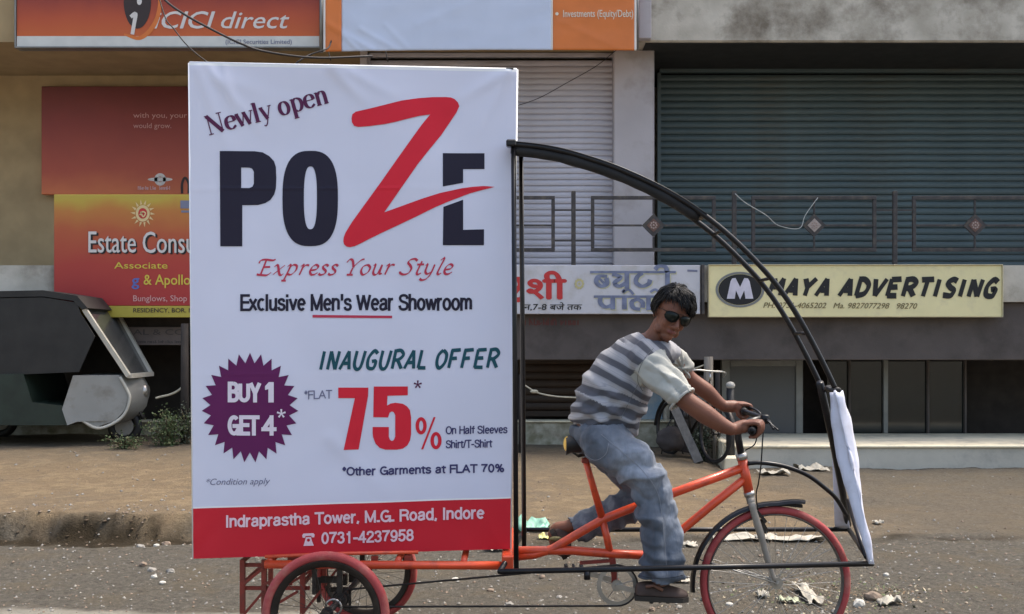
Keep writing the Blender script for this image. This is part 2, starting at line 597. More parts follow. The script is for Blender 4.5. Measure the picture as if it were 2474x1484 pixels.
h_ = XH / 2
SANS = {
    'A': (.74, [_l((0, 0), (.34, 1), (.68, 0)), _l((.13, .34), (.55, .34))]),
    'B': (.66, [_l((.04, 0), (.04, 1)), _c([(.04, 1), (.32, 1)] + _arc(.32, .765, .24, .235, 90, -90) + [(.04, .53)]), _c([(.04, .53), (.34, .53)] + _arc(.34, .265, .27, .265, 90, -90) + [(.04, 0)])]),
    'C': (.70, [_c(_arc(.36, .5, .33, .5, 50, 310, 18))]),
    'D': (.72, [_l((.04, 0), (.04, 1)), _c([(.04, 1), (.28, 1)] + _arc(.28, .5, .36, .5, 90, -90, 14) + [(.04, 0)])]),
    'E': (.60, [_l((.56, 1), (.04, 1)), _l((.04, 1), (.04, 0)), _l((.04, 0), (.57, 0)), _l((.04, .52), (.52, .52))]),
    'F': (.56, [_l((.54, 1), (.04, 1)), _l((.04, 1), (.04, 0)), _l((.04, .52), (.48, .52))]),
    'G': (.76, [_c(_arc(.37, .5, .34, .5, 48, 330, 18)), _l((.70, 0), (.70, .46), (.40, .46))]),
    'H': (.70, [_l((.04, 0), (.04, 1)), _l((.62, 0), (.62, 1)), _l((.04, .52), (.62, .52))]),
    'I': (.22, [_l((.07, 0), (.07, 1))]),
    'L': (.54, [_l((.04, 1), (.04, 0)), _l((.04, 0), (.50, 0))]),
    'M': (.86, [_l((.04, 0), (.04, 1)), _l((.04, 1), (.39, .02)), _l((.39, .02), (.74, 1)), _l((.74, 1), (.74, 0))]),
    'O': (.76, [_c(_arc(.36, .5, .34, .5, 90, 450, 24))]),
    'R': (.70, [_l((.04, 0), (.04, 1)), _c([(.04, 1), (.36, 1)] + _arc(.36, .755, .25, .245, 90, -90) + [(.04, .51)]), _c([(.36, .51), (.54, .42), (.58, .2), (.62, 0)])]),
    'S': (.66, [_c([(.58, .74), (.53, .93), (.32, 1.0), (.10, .92), (.06, .74), (.16, .59), (.36, .52), (.55, .42), (.60, .26), (.52, .07), (.31, 0), (.09, .07), (.02, .28)])]),
    'T': (.62, [_l((0, 1), (.58, 1)), _l((.29, 1), (.29, 0))]),
    'U': (.70, [_c([(.04, 1), (.04, .3)] + _arc(.33, .29, .29, .29, 180, 360, 12) + [(.62, .3), (.62, 1)])]),
    'W': (.98, [_l((0, 1), (.23, 0)), _l((.23, 0), (.46, .98)), _l((.46, .98), (.69, 0)), _l((.69, 0), (.92, 1))]),
    'Y': (.66, [_l((0, 1), (.31, .42)), _l((.62, 1), (.31, .42)), _l((.31, .42), (.31, 0))]),
    'a': (.57, [_c([(.05, .53), (.12, .69), (.26, XH), (.41, .68), (.44, .55), (.44, .14), (.50, .0)]), _c([(.44, .42), (.16, .37), (.03, .22), (.07, .05), (.21, .0), (.36, .06), (.44, .2)])]),
    'b': (.58, [_l((.04, 0), (.04, 1)), _c(_arc(.27, h_, .23, h_, 0, 360, 20))]),
    'c': (.52, [_c(_arc(.26, h_, .23, h_, 48, 312, 16))]),
    'd': (.58, [_l((.48, 0), (.48, 1)), _c(_arc(.26, h_, .23, h_, 0, 360, 20))]),
    'e': (.56, [_c([(.04, h_ + .02), (.49, h_ + .02)][::1]), _c([(.49, h_ + .02)] + _arc(.265, h_, .225, h_, 20, 318, 18))]),
    'f': (.32, [_c([(.30, .98), (.18, .97), (.13, .84), (.13, .6), (.13, 0)]), _l((0, XH - .02), (.28, XH - .02))]),
    'h': (.56, [_l((.04, 0), (.04, 1)), _c([(.04, .46), (.13, .68), (.28, XH), (.42, .66), (.45, .5), (.45, 0)])]),
    'i': (.22, [_l((.07, 0), (.07, XH - .08)), _l((.07, .965), (.07, .985))]),
    'l': (.22, [_l((.07, 0), (.07, 1))]),
    'm': (.86, [_l((.04, 0), (.04, XH)), _c([(.04, .46), (.12, .68), (.24, XH), (.36, .66), (.385, .5), (.385, 0)]), _c([(.385, .46), (.46, .68), (.58, XH), (.70, .66), (.73, .5), (.73, 0)])]),
    'n': (.56, [_l((.04, 0), (.04, XH)), _c([(.04, .46), (.13, .68), (.28, XH), (.42, .66), (.45, .5), (.45, 0)])]),
    'o': (.58, [_c(_arc(.26, h_, .23, h_, 90, 450, 22))]),
    'p': (.58, [_l((.04, -.24), (.04, XH)), _c(_arc(.27, h_, .23, h_, 0, 360, 20))]),
    'r': (.36, [_l((.04, 0), (.04, XH)), _c([(.04, .42), (.10, .64), (.20, .72), (.33, XH)])]),
    's': (.52, [_c([(.43, .54), (.38, .69), (.23, XH), (.08, .67), (.05, .55), (.12, .43), (.26, .38), (.41, .32), (.45, .18), (.38, .04), (.23, 0), (.07, .05), (.02, .20)])]),
    't': (.33, [_c([(.13, .95), (.13, .5), (.13, .14), (.18, .02), (.30, .01)]), _l((0, XH - .02), (.29, XH - .02))]),
    'u': (.56, [_c([(.04, XH), (.04, .23), (.08, .06), (.22, 0), (.37, .06), (.45, .26)]), _l((.45, 0), (.45, XH))]),
    'v': (.52, [_l((0, XH), (.23, 0)), _l((.23, 0), (.46, XH))]),
    'w': (.76, [_l((0, XH), (.18, 0)), _l((.18, 0), (.355, XH - .02)), _l((.355, XH - .02), (.53, 0)), _l((.53, 0), (.71, XH))]),
    'x': (.52, [_l((0, XH), (.45, 0)), _l((0, 0), (.45, XH))]),
    'y': (.52, [_l((0, XH), (.24, .02)), _c([(.47, XH), (.24, 0), (.16, -.2), (.03, -.22)])]),
    '0': (.60, [_c(_arc(.27, .5, .23, .5, 90, 450, 24))]),
    '1': (.60, [_l((.30, 0), (.30, 1)), _c([(.30, 1), (.24, .86), (.08, .80)])]),
    '2': (.60, [_c([(.05, .68), (.10, .92), (.28, 1), (.46, .92), (.50, .72), (.42, .54), (.18, .28), (.05, .02)]), _l((.03, 0), (.52, 0))]),
    '3': (.60, [_c([(.05, .76), (.10, .94), (.27, 1), (.43, .93), (.46, .76), (.40, .60), (.24, .54)]), _c([(.24, .54), (.44, .47), (.50, .28), (.43, .07), (.26, 0), (.09, .06), (.03, .25)])]),
    '4': (.60, [_l((.39, 0), (.39, 1)), _l((.39, 1), (.02, .28)), _l((.0, .27), (.53, .27))]),
    '5': (.60, [_l((.48, 1), (.11, 1)), _l((.11, 1), (.06, .50)), _c([(.06, .48), (.16, .60), (.31, .63), (.46, .52), (.50, .31), (.43, .08), (.26, 0), (.09, .06), (.03, .24)])]),
    '7': (.60, [_l((.03, 1), (.51, 1)), _c([(.51, .98), (.33, .66), (.21, .30), (.18, 0)])]),
    '8': (.60, [_c(_arc(.27, .76, .20, .24, 270, 630, 20)), _c(_arc(.27, .265, .235, .265, 90, 450, 20))]),
    '9': (.60, [_c(_arc(.27, .68, .225, .32, 0, 360, 20)), _c([(.495, .68), (.50, .42), (.42, .10), (.26, 0), (.11, .04), (.05, .2)])]),
    '%': (.92, [_c(_arc(.19, .76, .14, .22, 90, 450, 14)), _c(_arc(.66, .23, .14, .22, 90, 450, 14)), _l((.62, 1), (.24, 0))]),
    "'": (.20, [_l((.08, 1), (.08, .72))]), '.': (.22, [_l((.03, .04), (.13, .04))]), ',': (.22, [_l((.10, .08), (.04, -.14))]),
    '-': (.38, [_l((.04, .38), (.28, .38))]), '/': (.34, [_l((0, -.02), (.26, 1.02))]),
    '*': (.34, [_l((.14, .64), (.14, 1.02)), _l((0, .74), (.28, .92)), _l((.28, .74), (0, .92))]),
    ' ': (.30, []), '(': (.30, [_c([(.2, 1.05), (.04, .7), (.04, .2), (.2, -.15)])]), ')': (.30, [_c([(.02, 1.05), (.18, .7), (.18, .2), (.02, -.15)])]),
}


def sans(pr, s, u0, v0, u1, v1, cap, w, shear=0.0, track=.02):
    """draw s between (u0,v0) and (u1,v1) on the baseline; w is the stroke width, in the same units"""
    track = track + .42 * w / cap - .02
    tot = sum(SANS[c][0] + track for c in s) - track - .10
    L = (u1 - u0)
    L_ = L - w
    x = 0
    k = L_ / tot
    hh = cap - w

    def mp(p):
        X_ = (x + p[0]) * k + w / 2 + (p[1] * cap) * shear
        t = X_ / L
        return (u0 + X_, v0 + (v1 - v0) * t - w / 2 - p[1] * hh)
    for c in s:
        wd, st = SANS[c]
        for kind, pts in st:
            q = [mp(p) for p in pts]
            if kind == 'C':
                closed = len(pts) > 6 and math.hypot(pts[0][0] - pts[-1][0], pts[0][1] - pts[-1][1]) < .001
                if closed: q = q[:-1]
                pr.stroke(q, lambda a, t: w / 2, closed=closed, n=2)
            else:
                for i in range(len(q) - 1):
                    a, b = Vector((*q[i], 0)), Vector((*q[i + 1], 0))
                    d = (b - a).normalized()
                    axis_al = abs(d.x) < .12 or abs(d.y) < .12
                    e0 = e1 = w / 2 if axis_al or True else 0
                    if kind == 'L' and abs(d.x) > .12 and abs(d.y) > .12: e0 = e1 = w * .18
                    a = a - d * e0; b = b + d * e1
                    pr.stroke([(a.x, a.y), (b.x, b.y)], lambda an, t: w / 2, sp=False)
        x += wd + track
# ------------------------------------------------------------------ ground
def sstep(a, b, x):
    t = max(0.0, min(1.0, (x - a) / (b - a)))
    return t * t * (3 - 2 * t)


def fbm(x, y, s, o=4, seed=0.0):
    return noise.fractal(Vector((x * s + seed, y * s - seed, seed * .37)), 0.8, 2.0, o)


BUMPS = [(-0.778, 4.75, .32, .035), (-0.749, 5.85, .32, .010), (1.216, 5.25, .34, -.030)]


def bank_y(x): return 8.24 + .14 * fbm(x, 0, 1.1, 3, 3.1) + .035 * fbm(x, 0, 6.0, 3, 9.3) + .05 * max(0, x + 1)


def gz(x, y):
    far = 1 - sstep(22, 40, max(abs(x), abs(y - 8)))
    hb = .13 * (1 - sstep(-1.6, -.2, x)) + .045 * (1 - sstep(-.2, 2.6, x))
    yb = bank_y(x)
    z = hb * sstep(yb, yb + .12 + .14 * (x > -1.4), y)
    z += (.10 * sstep(9.2, 14, y)) * (1 - sstep(2.0, 2.5, x))
    z -= (.03 if x < -1.4 else .012) * math.exp(-((y - yb + .12) / .12) ** 2)
    sandy = sstep(yb, yb + .2, y) * (1 - sstep(1.5, 4, x))
    z += .007 * (1 - sandy) * max(0, fbm(x, y, 9, 3, 21)) + .022 * fbm(x, y, .9, 4, 1.7) + .010 * fbm(x, y, 5.0, 3, 4.2) * (1 - .4 * sandy) + .005 * fbm(x, y, 17, 2, 7.7)
    for bx, by, br, bh in BUMPS:
        d2 = ((x - bx) ** 2 + (y - by) ** 2) / br ** 2
        if d2 < 9: z = z * (1 - math.exp(-d2)) + bh * math.exp(-d2)
    return z * far


def axis(lo, hi, step, ends):
    c = list(np.arange(lo, hi + 1e-6, step))
    a, b = [], []
    s = step; p = lo
    while p > ends[0]:
        s *= 1.25; p -= s; a.append(p)
    s = step; p = hi
    while p < ends[1]:
        s *= 1.25; p += s; b.append(p)
    return [float(t) for t in list(reversed(a)) + c + b]


gx = axis(-6.6, 6.6, .045, (-900, 900))
gy = axis(4.3, 15, .04, (-900, 900))
gv, gf, sandw = [], [], []
for yy in gy:
    for xx in gx:
        gv.append((xx, yy, gz(xx, yy)))
        yb = bank_y(xx)
        s = sstep(yb - .1, yb + .25, yy + .25 * fbm(xx, yy, 2.2, 3, 5)) * (1 - .75 * sstep(1.9, 3.6, xx + .4 * fbm(xx, yy, 1.5, 3, 8)))
        s *= 1 - .35 * sstep(10.5, 12.5, yy)
        slab = sstep(6.15, 6.05, yy + .03 * fbm(xx, yy, 3, 3, 2)) if xx < -.9 else 0
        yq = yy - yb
        soil_shade = max(0.0, 1 - abs(yq + .03 + .09 * fbm(xx, yy, 2.6, 3, 6) + .05 * fbm(xx, yy, 9, 2, 16)) / .15) * (1.0 if xx < -1.2 else .3)  # dark band along the bank edge: soil plus painted shade
        sandw.append((s, slab, max(0.0, min(1.0, soil_shade * 2.2 * (.75 + .9 * fbm(xx, yy, 4.0, 3, 11))))))
nx = len(gx)
for j in range(len(gy) - 1):
    for i in range(nx - 1):
        a = j * nx + i
        gf.append((a, a + 1, a + nx + 1, a + nx))
gm = bpy.data.meshes.new('ground')
gm.from_pydata(gv, [], gf)
for nm, k in (('sand', 0), ('slab', 1), ('soil_shade', 2)):
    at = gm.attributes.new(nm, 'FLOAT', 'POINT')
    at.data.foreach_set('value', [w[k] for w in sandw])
gm.polygons.foreach_set('use_smooth', [True] * len(gm.polygons))


def ground_material():
    m = bpy.data.materials.new('dirt_road'); m.use_nodes = True
    nt = m.node_tree; bs = nt.nodes['Principled BSDF']
    bs.inputs['Roughness'].default_value = .95
    bs.inputs['Specular IOR Level'].default_value = .15
    pos = nt.nodes.new('ShaderNodeNewGeometry').outputs['Position']

    def nz(scale, det=6, rough=.6):
        n = nt.nodes.new('ShaderNodeTexNoise'); n.inputs['Scale'].default_value = scale
        n.inputs['Detail'].default_value = det; n.inputs['Roughness'].default_value = rough
        nt.links.new(pos, n.inputs['Vector']); return n.outputs['Fac']

    def ramp(src, stops):
        r = nt.nodes.new('ShaderNodeValToRGB')
        while len(r.color_ramp.elements) > 1: r.color_ramp.elements.remove(r.color_ramp.elements[0])
        r.color_ramp.elements[0].position = stops[0][0]; r.color_ramp.elements[0].color = (*stops[0][1], 1)
        for p, c in stops[1:]:
            e = r.color_ramp.elements.new(p); e.color = (*c, 1)
        nt.links.new(src, r.inputs['Fac']); return r.outputs['Color']

    def mix(f, a, b, mode='MIX'):
        x = nt.nodes.new('ShaderNodeMix'); x.data_type = 'RGBA'; x.blend_type = mode
        if isinstance(f, float): x.inputs[0].default_value = f
        else: nt.links.new(f, x.inputs[0])
        for s, i in ((a, 6), (b, 7)):
            if isinstance(s, tuple): x.inputs[i].default_value = (*s, 1)
            else: nt.links.new(s, x.inputs[i])
        return x.outputs[2]
    gravel = mix(nz(1.3), ramp(nz(34, 4, .85), [(.30, (.048, .042, .034)), (.46, (.135, .120, .098)), (.60, (.20, .180, .146)), (.72, (.36, .33, .27))]),
                 ramp(nz(22, 8, .75), [(.30, (.055, .047, .037)), (.5, (.145, .129, .103)), (.70, (.27, .24, .195))]))
    sand = mix(nz(2.2, 5), ramp(nz(30, 4, .7), [(.3, (.19, .138, .088)), (.6, (.31, .228, .14)), (.75, (.39, .30, .19))]),
               ramp(nz(9, 8, .7), [(.3, (.19, .143, .095)), (.7, (.33, .24, .142))]))
    patch = ramp(nz(.9, 7, .7), [(.48, (0, 0, 0)), (.62, (.55, .55, .55))])
    sand = mix(patch, sand, (.185, .155, .12))
    sand = mix(ramp(nz(3.3, 7, .75), [(.50, (0, 0, 0)), (.60, (.7, .7, .7))]), sand, (.37, .275, .165))
    sand = mix(ramp(nz(7.5, 6, .75), [(.58, (0, 0, 0)), (.70, (.5, .5, .5))]), sand, (.15, .112, .072))
    gravel = mix(ramp(nz(1.9, 7, .7), [(.50, (0, 0, 0)), (.62, (.65, .65, .65))]), gravel, mix(nz(40, 3, .8), (.055, .045, .032), (.29, .235, .16)))
    gravel = mix(ramp(nz(75, 2, .9), [(.70, (0, 0, 0)), (.74, (.7, .7, .7))]), gravel, (.42, .39, .33))
    a1 = nt.nodes.new('ShaderNodeAttribute'); a1.attribute_name = 'sand'
    a2 = nt.nodes.new('ShaderNodeAttribute'); a2.attribute_name = 'slab'
    c = mix(a1.outputs['Fac'], gravel, sand)
    c = mix(a2.outputs['Fac'], c, mix(nz(25), (.36, .33, .27), (.46, .42, .35)))
    # bank soil, its colour darkened to hold the shade under the broken edge
    a3 = nt.nodes.new('ShaderNodeAttribute'); a3.attribute_name = 'soil_shade'
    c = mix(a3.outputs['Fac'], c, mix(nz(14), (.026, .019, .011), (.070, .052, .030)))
    nt.links.new(c, bs.inputs['Base Color'])
    bp = nt.nodes.new('ShaderNodeBump'); bp.inputs['Strength'].default_value = 1.0; bp.inputs['Distance'].default_value = .035
    h = nt.nodes.new('ShaderNodeMath'); h.operation = 'ADD'
    nt.links.new(nz(30, 6, .85), h.inputs[0]); nt.links.new(nz(70, 4, .8), h.inputs[1])
    nt.links.new(h.outputs[0], bp.inputs['Height']); nt.links.new(bp.outputs[0], bs.inputs['Normal'])
    return m


gm.materials.append(ground_material())
ground = bpy.data.objects.new('ground', gm); COL.objects.link(ground)
tag(ground, 'dusty road edge of grey gravel with a brown sandy verge behind it', None, None, 'structure')

# ------------------------------------------------------------------ building materials
M = {}
M['plaster'] = mat('stained_plaster', (.55, .50, .42), .9, col2=(.39, .35, .285), scale=2.6, dirt=(.17, .14, .105), dscale=1.4, dlo=.46, dhi=.66, bump=.25, bscale=30, coord='World')
M['lilac_wall'] = mat('lilac_painted_plaster', (.42, .385, .39), .85, var=.06, scale=1.6, dirt=(.24, .20, .165), dscale=1.3, dlo=.50, dhi=.8, bump=.12, coord='World')
M['beam'] = mat('brown_grey_plaster', (.092, .076, .069), .9, var=.1, scale=3, dirt=(.055, .045, .040), dscale=2, bump=.2, coord='World')
M['soffit'] = mat('brown_soffit_plaster', (.36, .26, .14), .9, var=.1, scale=3, bump=.1, coord='World')
M['rightsoffit'] = mat('shaded_soffit_plaster', (.12, .11, .10), .9, var=.1, scale=3, coord='World')  # unused; soffit plaster darkened to carry the canopy's shade
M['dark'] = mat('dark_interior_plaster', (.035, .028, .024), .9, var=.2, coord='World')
M['plinthcap'] = mat('cream_plinth_top', (.80, .70, .50), .8, var=.07, scale=4, dirt=(.38, .34, .27), dscale=3, bump=.1, coord='World')
M['plinth'] = mat('grey_plinth_render', (.52, .48, .40), .85, var=.08, scale=4, dirt=(.26, .24, .21), dscale=2, bump=.2, coord='World')
M['mossy'] = mat('mossy_low_wall', (.40, .37, .29), .9, col2=(.19, .175, .11), scale=9, dirt=(.20, .16, .11), dscale=4, bump=.4, coord='World')
M['lilac_slat'] = mat('lilac_painted_steel', (.44, .42, .455), .5, var=.06, scale=2.5, dirt=(.27, .235, .235), dscale=2, spec=.4, stretch=(.5, 1, 3))
M['teal_slat'] = mat('teal_grey_steel', (.070, .097, .099), .48, var=.16, scale=1.6, dirt=(.075, .078, .066), dscale=1.8, spec=.45, stretch=(.6, 1, 4))
M['brown_slat'] = mat('brown_steel', (.040, .022, .013), .5, var=.2, scale=2, spec=.4)
M['rail'] = mat('weathered_grey_rail_paint', (.048, .042, .042), .6, var=.25, scale=12, dirt=(.12, .10, .075), dscale=9, dlo=.5)
M['cream_frame'] = mat('cream_metal_frame', (.55, .50, .42), .5, var=.08)
M['alum'] = mat('dull_aluminium', (.20, .20, .19), .45, .5, var=.1)
M['glassdark'] = mat('tinted_glass', (.012, .016, .015), .08, var=.2, spec=.7)
M['greypanel'] = mat('grey_shutter_sheet', (.085, .085, .087), .35, var=.08, scale=1.2, spec=.5)

# building: walls, slabs, pillars and every shutter slat are parts of it
b = thing('shop_building', (0, 15.4, 0), 'two storey shop building with raised walkway, grey concrete canopy and closed shutters', 'building')
BX0, BX1 = -13, 13
mb = MB()
mb.box(BX0, BX1, 16.7, 24, 0, 9.6)
mb.build('wall', M['plaster'], b)
# concrete canopy over the walkway (its stained front is the strip at the top right)
mb = MB(); mb.cbox(X(1540, 14.2), BX1, 14.2, 16.7, 5.19, 6.5, .02); mb.build('canopy_slab', M['plaster'], b)
mb = MB(); mb.box(BX0, X(1540, 14.2) - .003, 14.23, 16.7, 5.195, 6.45); mb.build('canopy_slab', M['soffit'], b)
mb = MB(); mb.cbox(X(1542, 14.1), X(1573, 14.1), 14.08, 14.197, 5.20, 6.52, .01); mb.build('downpipe_casing', M['lilac_wall'], b)
mb = MB(); mb.box(X(1560, 14.2), BX1, 14.24, 16.69, 5.178, 5.186); mb.build('soffit_shade_sheet', mat('black_soffit_shade', (.022, .022, .020), .8, var=.2), b)  # added near-black sheet: the deep shade under the canopy put into colour
# back of the recessed left bay
mb = MB(); mb.box(BX0, X(893, 15.0), 16.0, 16.69, 2.36, 5.19); mb.build('wall', M['soffit'], b)
# walkway slab and the fascia wall below it
mb = MB(); mb.box(BX0, BX1, 13.66, 16.69, 1.92, 2.36); mb.build('walkway_slab', M['plaster'], b)
mb = MB(); mb.cbox(X(1240, 13.75), BX1, 13.74, 14.1, 1.219, 1.917, .01); mb.build('fascia_beam', M['beam'], b)
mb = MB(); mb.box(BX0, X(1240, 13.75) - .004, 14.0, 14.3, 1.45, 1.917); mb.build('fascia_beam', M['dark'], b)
# upper wall strip between the two shutters and its dark reveal
mb = MB()
mb.cbox(X(1482, 14.6), X(1580, 14.6), 14.58, 16.69, 2.362, 5.188, .012)
mb.build('pillar', M['lilac_wall'], b)
mb = MB(); mb.box(X(870, 14.62), X(886, 14.62), 14.6, 16.69, 2.362, 5.188); mb.build('pillar', M['lilac_wall'], b)


def slat_mesh(w, pitch, depth, name, m):
    mb = MB()
    prof = [(0, 0), (-depth * .75, pitch * .12), (-depth, pitch * .38), (-depth * .92, pitch * .62), (-depth * .45, pitch * .88), (0, pitch * .985), (.006, pitch * .985), (.006, 0)]
    mb.prism([(p[0], p[1]) for p in prof], 'x', 0, w)
    me = bpy.data.meshes.new(name)
    me.from_pydata([tuple(p) for p in mb.v], [], mb.f)
    bm = bmesh.new(); bm.from_mesh(me); bmesh.ops.recalc_face_normals(bm, faces=bm.faces); bm.to_mesh(me); bm.free()
    me.materials.append(m)
    return me


rsl = random.Random(21)


def shutter(u0, u1, y, z0, z1, pitch, depth, m, parent, label=None):
    x0, x1 = X(u0, y), X(u1, y)
    fr = MB(); fr.cbox(x0 - .02, x1 + .02, y - .05, y + .05, z1 - .05, z1 + .005, .01)
    sh = fr.build('rolling_shutter', m, parent, label=label)
    for a, c in ((x0 - .05, x0 - .002), (x1 + .002, x1 + .05)):
        fr = MB(); fr.box(a, c, y - .04, y + .03, z0, z1 - .052); fr.build('guide_rail', m, sh)
    me = slat_mesh(x1 - x0, pitch, depth, 'slat', m)
    z = z0 + .09
    bb = MB(); bb.cbox(x0, x1, y - .03, y + .01, z0 + .005, z0 + .085, .006); bb.build('bottom_bar', m, sh)
    while z + pitch < z1 - .05:
        share('slat', me, (x0, y + rsl.uniform(-.0025, .0025), z + rsl.uniform(-.001, .001)), sh, (rsl.uniform(-.035, .035), 0, 0))
        z += pitch
    return sh


shutter(895, 1479, 14.75, 2.362, 5.18, .0777, .018, M['lilac_slat'], b, 'pale lilac rolling shutter with thin slats')
shutter(1596, 2480, 15.6, 2.362, 5.18, .0915, .024, M['teal_slat'], b, 'dark teal grey rolling shutter')
sh3 = shutter(1262, 1535, 14.95, .45, 1.86, .10, .012, M['brown_slat'], b, 'dark brown rolling shutter')
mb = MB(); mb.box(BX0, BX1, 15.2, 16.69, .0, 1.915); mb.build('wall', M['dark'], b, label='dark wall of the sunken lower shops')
# lower shop front on the right: grey sheet in an aluminium frame, then dark glazed openings
yF = 14.62
zb, zt = .262, 1.215
mb = MB(); mb.box(X(1762, yF), X(1921, yF), yF, yF + .03, zb, zt - .06); g = mb.build('shop_panel', M['greypanel'], b, label='plain grey panel closing a lower shop')
mb = MB()
for a, c in ((1742, 1762), (1921, 1938)): mb.cbox(X(a, yF), X(c, yF), yF - .03, yF + .06, zb, zt, .005)
mb.cbox(X(1762, yF) + .001, X(1921, yF) - .001, yF - .028, yF + .05, zt - .09, zt - .01, .005)
mb.build('frame', M['alum'], g)
for a, c in ((2000, 2050), (2056, 2132), (2146, 2240), (2246, 2330)):
    mb = MB(); mb.box(X(a, yF), X(c, yF), yF + .05, yF + .058, zb, zt - .03); mb.build('pane', M['glassdark'], b)
for a in (2050, 2134, 2240, 2330):
    mb = MB(); mb.cbox(X(a, yF), X(a + (5 if a != 2134 else 11), yF), yF, yF + .06, zb, zt - .01, .004); mb.build('mullion', M['alum'] if a == 2134 else M['beam'], b)
# behind the rider: frames and a sky blue poster
for bx in ((1592, 1690, 14.88, 14.9, .78, .86), (1606, 1616, 14.86, 14.879, .3, 1.6), (1700, 1712, 14.86, 14.879, .3, 1.6)):
    mb = MB(); mb.box(X(bx[0], 14.9), X(bx[1], 14.9), *bx[2:]); mb.build('frame', M['cream_frame'], b)
mb = MB(); mb.cbox(X(1545, 14.5), X(1600, 14.5), 14.5, 14.52, .44, .86, .004)
po = mb.build('poster_board', mat('sky_blue_poster_print', (.17, .30, .42), .5, var=.3, scale=6, col2=(.35, .38, .40)), None)
tag(po, 'small sky blue poster board leaning at the lower shutter behind the rider', 'poster')
for a, c in ((1602, 1612), (1630, 1636)):
    mb = MB(); mb.cbox(X(a, 14.52), X(c, 14.52), 14.53, 14.57, .3, 1.2, .004); mb.build('door_frame', M['cream_frame'], b)
# plinth on the right (cream top, grey front), lower mossy wall on the left
mb = MB(); mb.cbox(X(1752, 12.9), BX1, 12.9, 14.6, .235, .262, .008); mb.build('plinth_top', M['plinthcap'], b)
mb = MB(); mb.cbox(X(1757, 12.93), BX1, 12.93, 14.55, -.2, .2345, .004); mb.build('plinth', M['plinth'], b)
mb = MB()
mb.cbox(X(1735, 13.2), X(1757, 13.2) - .003, 12.96, 13.9, -.1, .30, .01); mb.build('step_block', M['plinthcap'], b)
mb = MB(); mb.cbox(X(1742, 12.8), X(1790, 12.8), 12.62, 12.89, -.2, .155, .012)
mb.build('step_block', M['plinthcap'], b)
mb = MB(); mb.cbox(BX0, X(1700, 14.3), 14.28, 14.48, -.1, .425, .01); mb.build('low_wall', M['mossy'], b)
mb = MB(); mb.cbox(BX0, X(1700, 14.3), 14.25, 14.5, .428, .45, .006); mb.build('wall_coping', M['plinthcap'], b)

# ------------------------------------------------------------------ railing on the walkway
yR = 13.72
period = (1773 - 1385) * yR / FPX


def railing_unit():
    t = thing('railing_panel', (X(1578, yR), yR, 2.36), 'x', 'railing', 'railing panels along the upper walkway')
    f = MB()
    x0, x1 = X(1427, yR), X(1728, yR)
    zt, zbm, zm = Z(474, yR), Z(608, yR), Z(545, yR)
    w = .042
    xm = X(1578, yR)
    f.cbox(x0, x1, yR - .02, yR + .02, zt - w, zt, .004)
    f.cbox(x0, x1, yR - .02, yR + .02, zbm, zbm + w, .004)
    f.cbox(x0, x0 + w, yR - .019, yR + .019, zbm + w + .001, zt - w - .001, .004)
    f.cbox(x1 - w, x1, yR - .019, yR + .019, zbm + w + .001, zt - w - .001, .004)
    f.build('panel_frame', M['rail'], t)
    d = X(1606, yR) - xm
    for a, c in ((x0 + w, xm - d), (xm + d, x1 - w)):
        q = MB(); q.cbox(a, c, yR - .011, yR + .011, zm - .012, zm + .012, .003); q.build('crossbar', M['rail'], t)
    for a, c in ((zbm + w, zm - d), (zm + d, zt - w)):
        q = MB(); q.cbox(xm - .011, xm + .011, yR - .011, yR + .011, a, c, .003); q.build('upright', M['rail'], t)
    q = MB()
    o = [(xm - d, zm), (xm, zm - d), (xm + d, zm), (xm, zm + d)]
    q.prism(o, 'y', yR - .016, yR + .016)
    di = q.build('diamond', M['rail'], t)
    q = MB()
    k = .60
    q.prism([(xm + (p[0] - xm) * k, zm + (p[1] - zm) * k) for p in o], 'y', yR - .022, yR - .0165)
    q.build('inset', DIAM[0], di)
    q = MB()
    for i in range(8):
        a = i * math.pi / 4
        q.ell((xm + .035 * math.cos(a), yR - .023, zm + .035 * math.sin(a)), .012, .004, .012, seg=8, rings=5)
    q.ell((xm, yR - .023, zm), .014, .006, .014, seg=8, rings=5)
    q.build('rosette', DIAM[1], di)
    xp = X(1773, yR)
    q = MB(); q.cbox(xp - .026, xp + .026, yR - .024, yR + .024, 2.362, Z(462, yR), .006); q.build('post', M['rail'], t)
    for v in (508, 582):
        for a, c in ((x1, xp - .026), (xp + .026, xp + (xp - x1))):
            q = MB(); q.box(a + .001, c - .001, yR - .008, yR + .008, Z(v, yR) - .01, Z(v, yR) + .01); q.build('link_bar', M['rail'], t)
    return t


DIAM = [mat('brown_diamond_inset', (.13, .07, .055), .6, var=.2, scale=20), mat('pale_rosette_paint', (.33, .25, .22), .6, var=.2)]
ru = railing_unit()
labels = {0: 'walkway railing panel with brown diamond, right above the head of the rider',
          1: 'walkway railing panel with pale centred diamond, right of the black arch',
          -1: 'walkway railing panel mostly hidden behind the white poster board',
          2: 'walkway railing panel at the far right end beyond the last post',
          -2: 'walkway railing panel behind the upper left part of the poster board',
          -3: 'walkway railing panel left of the poster board, above the red signs'}
ru['label'] = labels[0]
for k in (1, -1, 2):
    c = copy_thing(ru, (period * k, 0, 0), labels[k])
    if k == 1:
        for ch in c.children_recursive:
            if ch.name.startswith('inset'):
                ch.data = ch.data.copy(); ch.data.materials[0] = mat('pale_diamond_inset', (.34, .28, .25), .6, var=.15, scale=20)
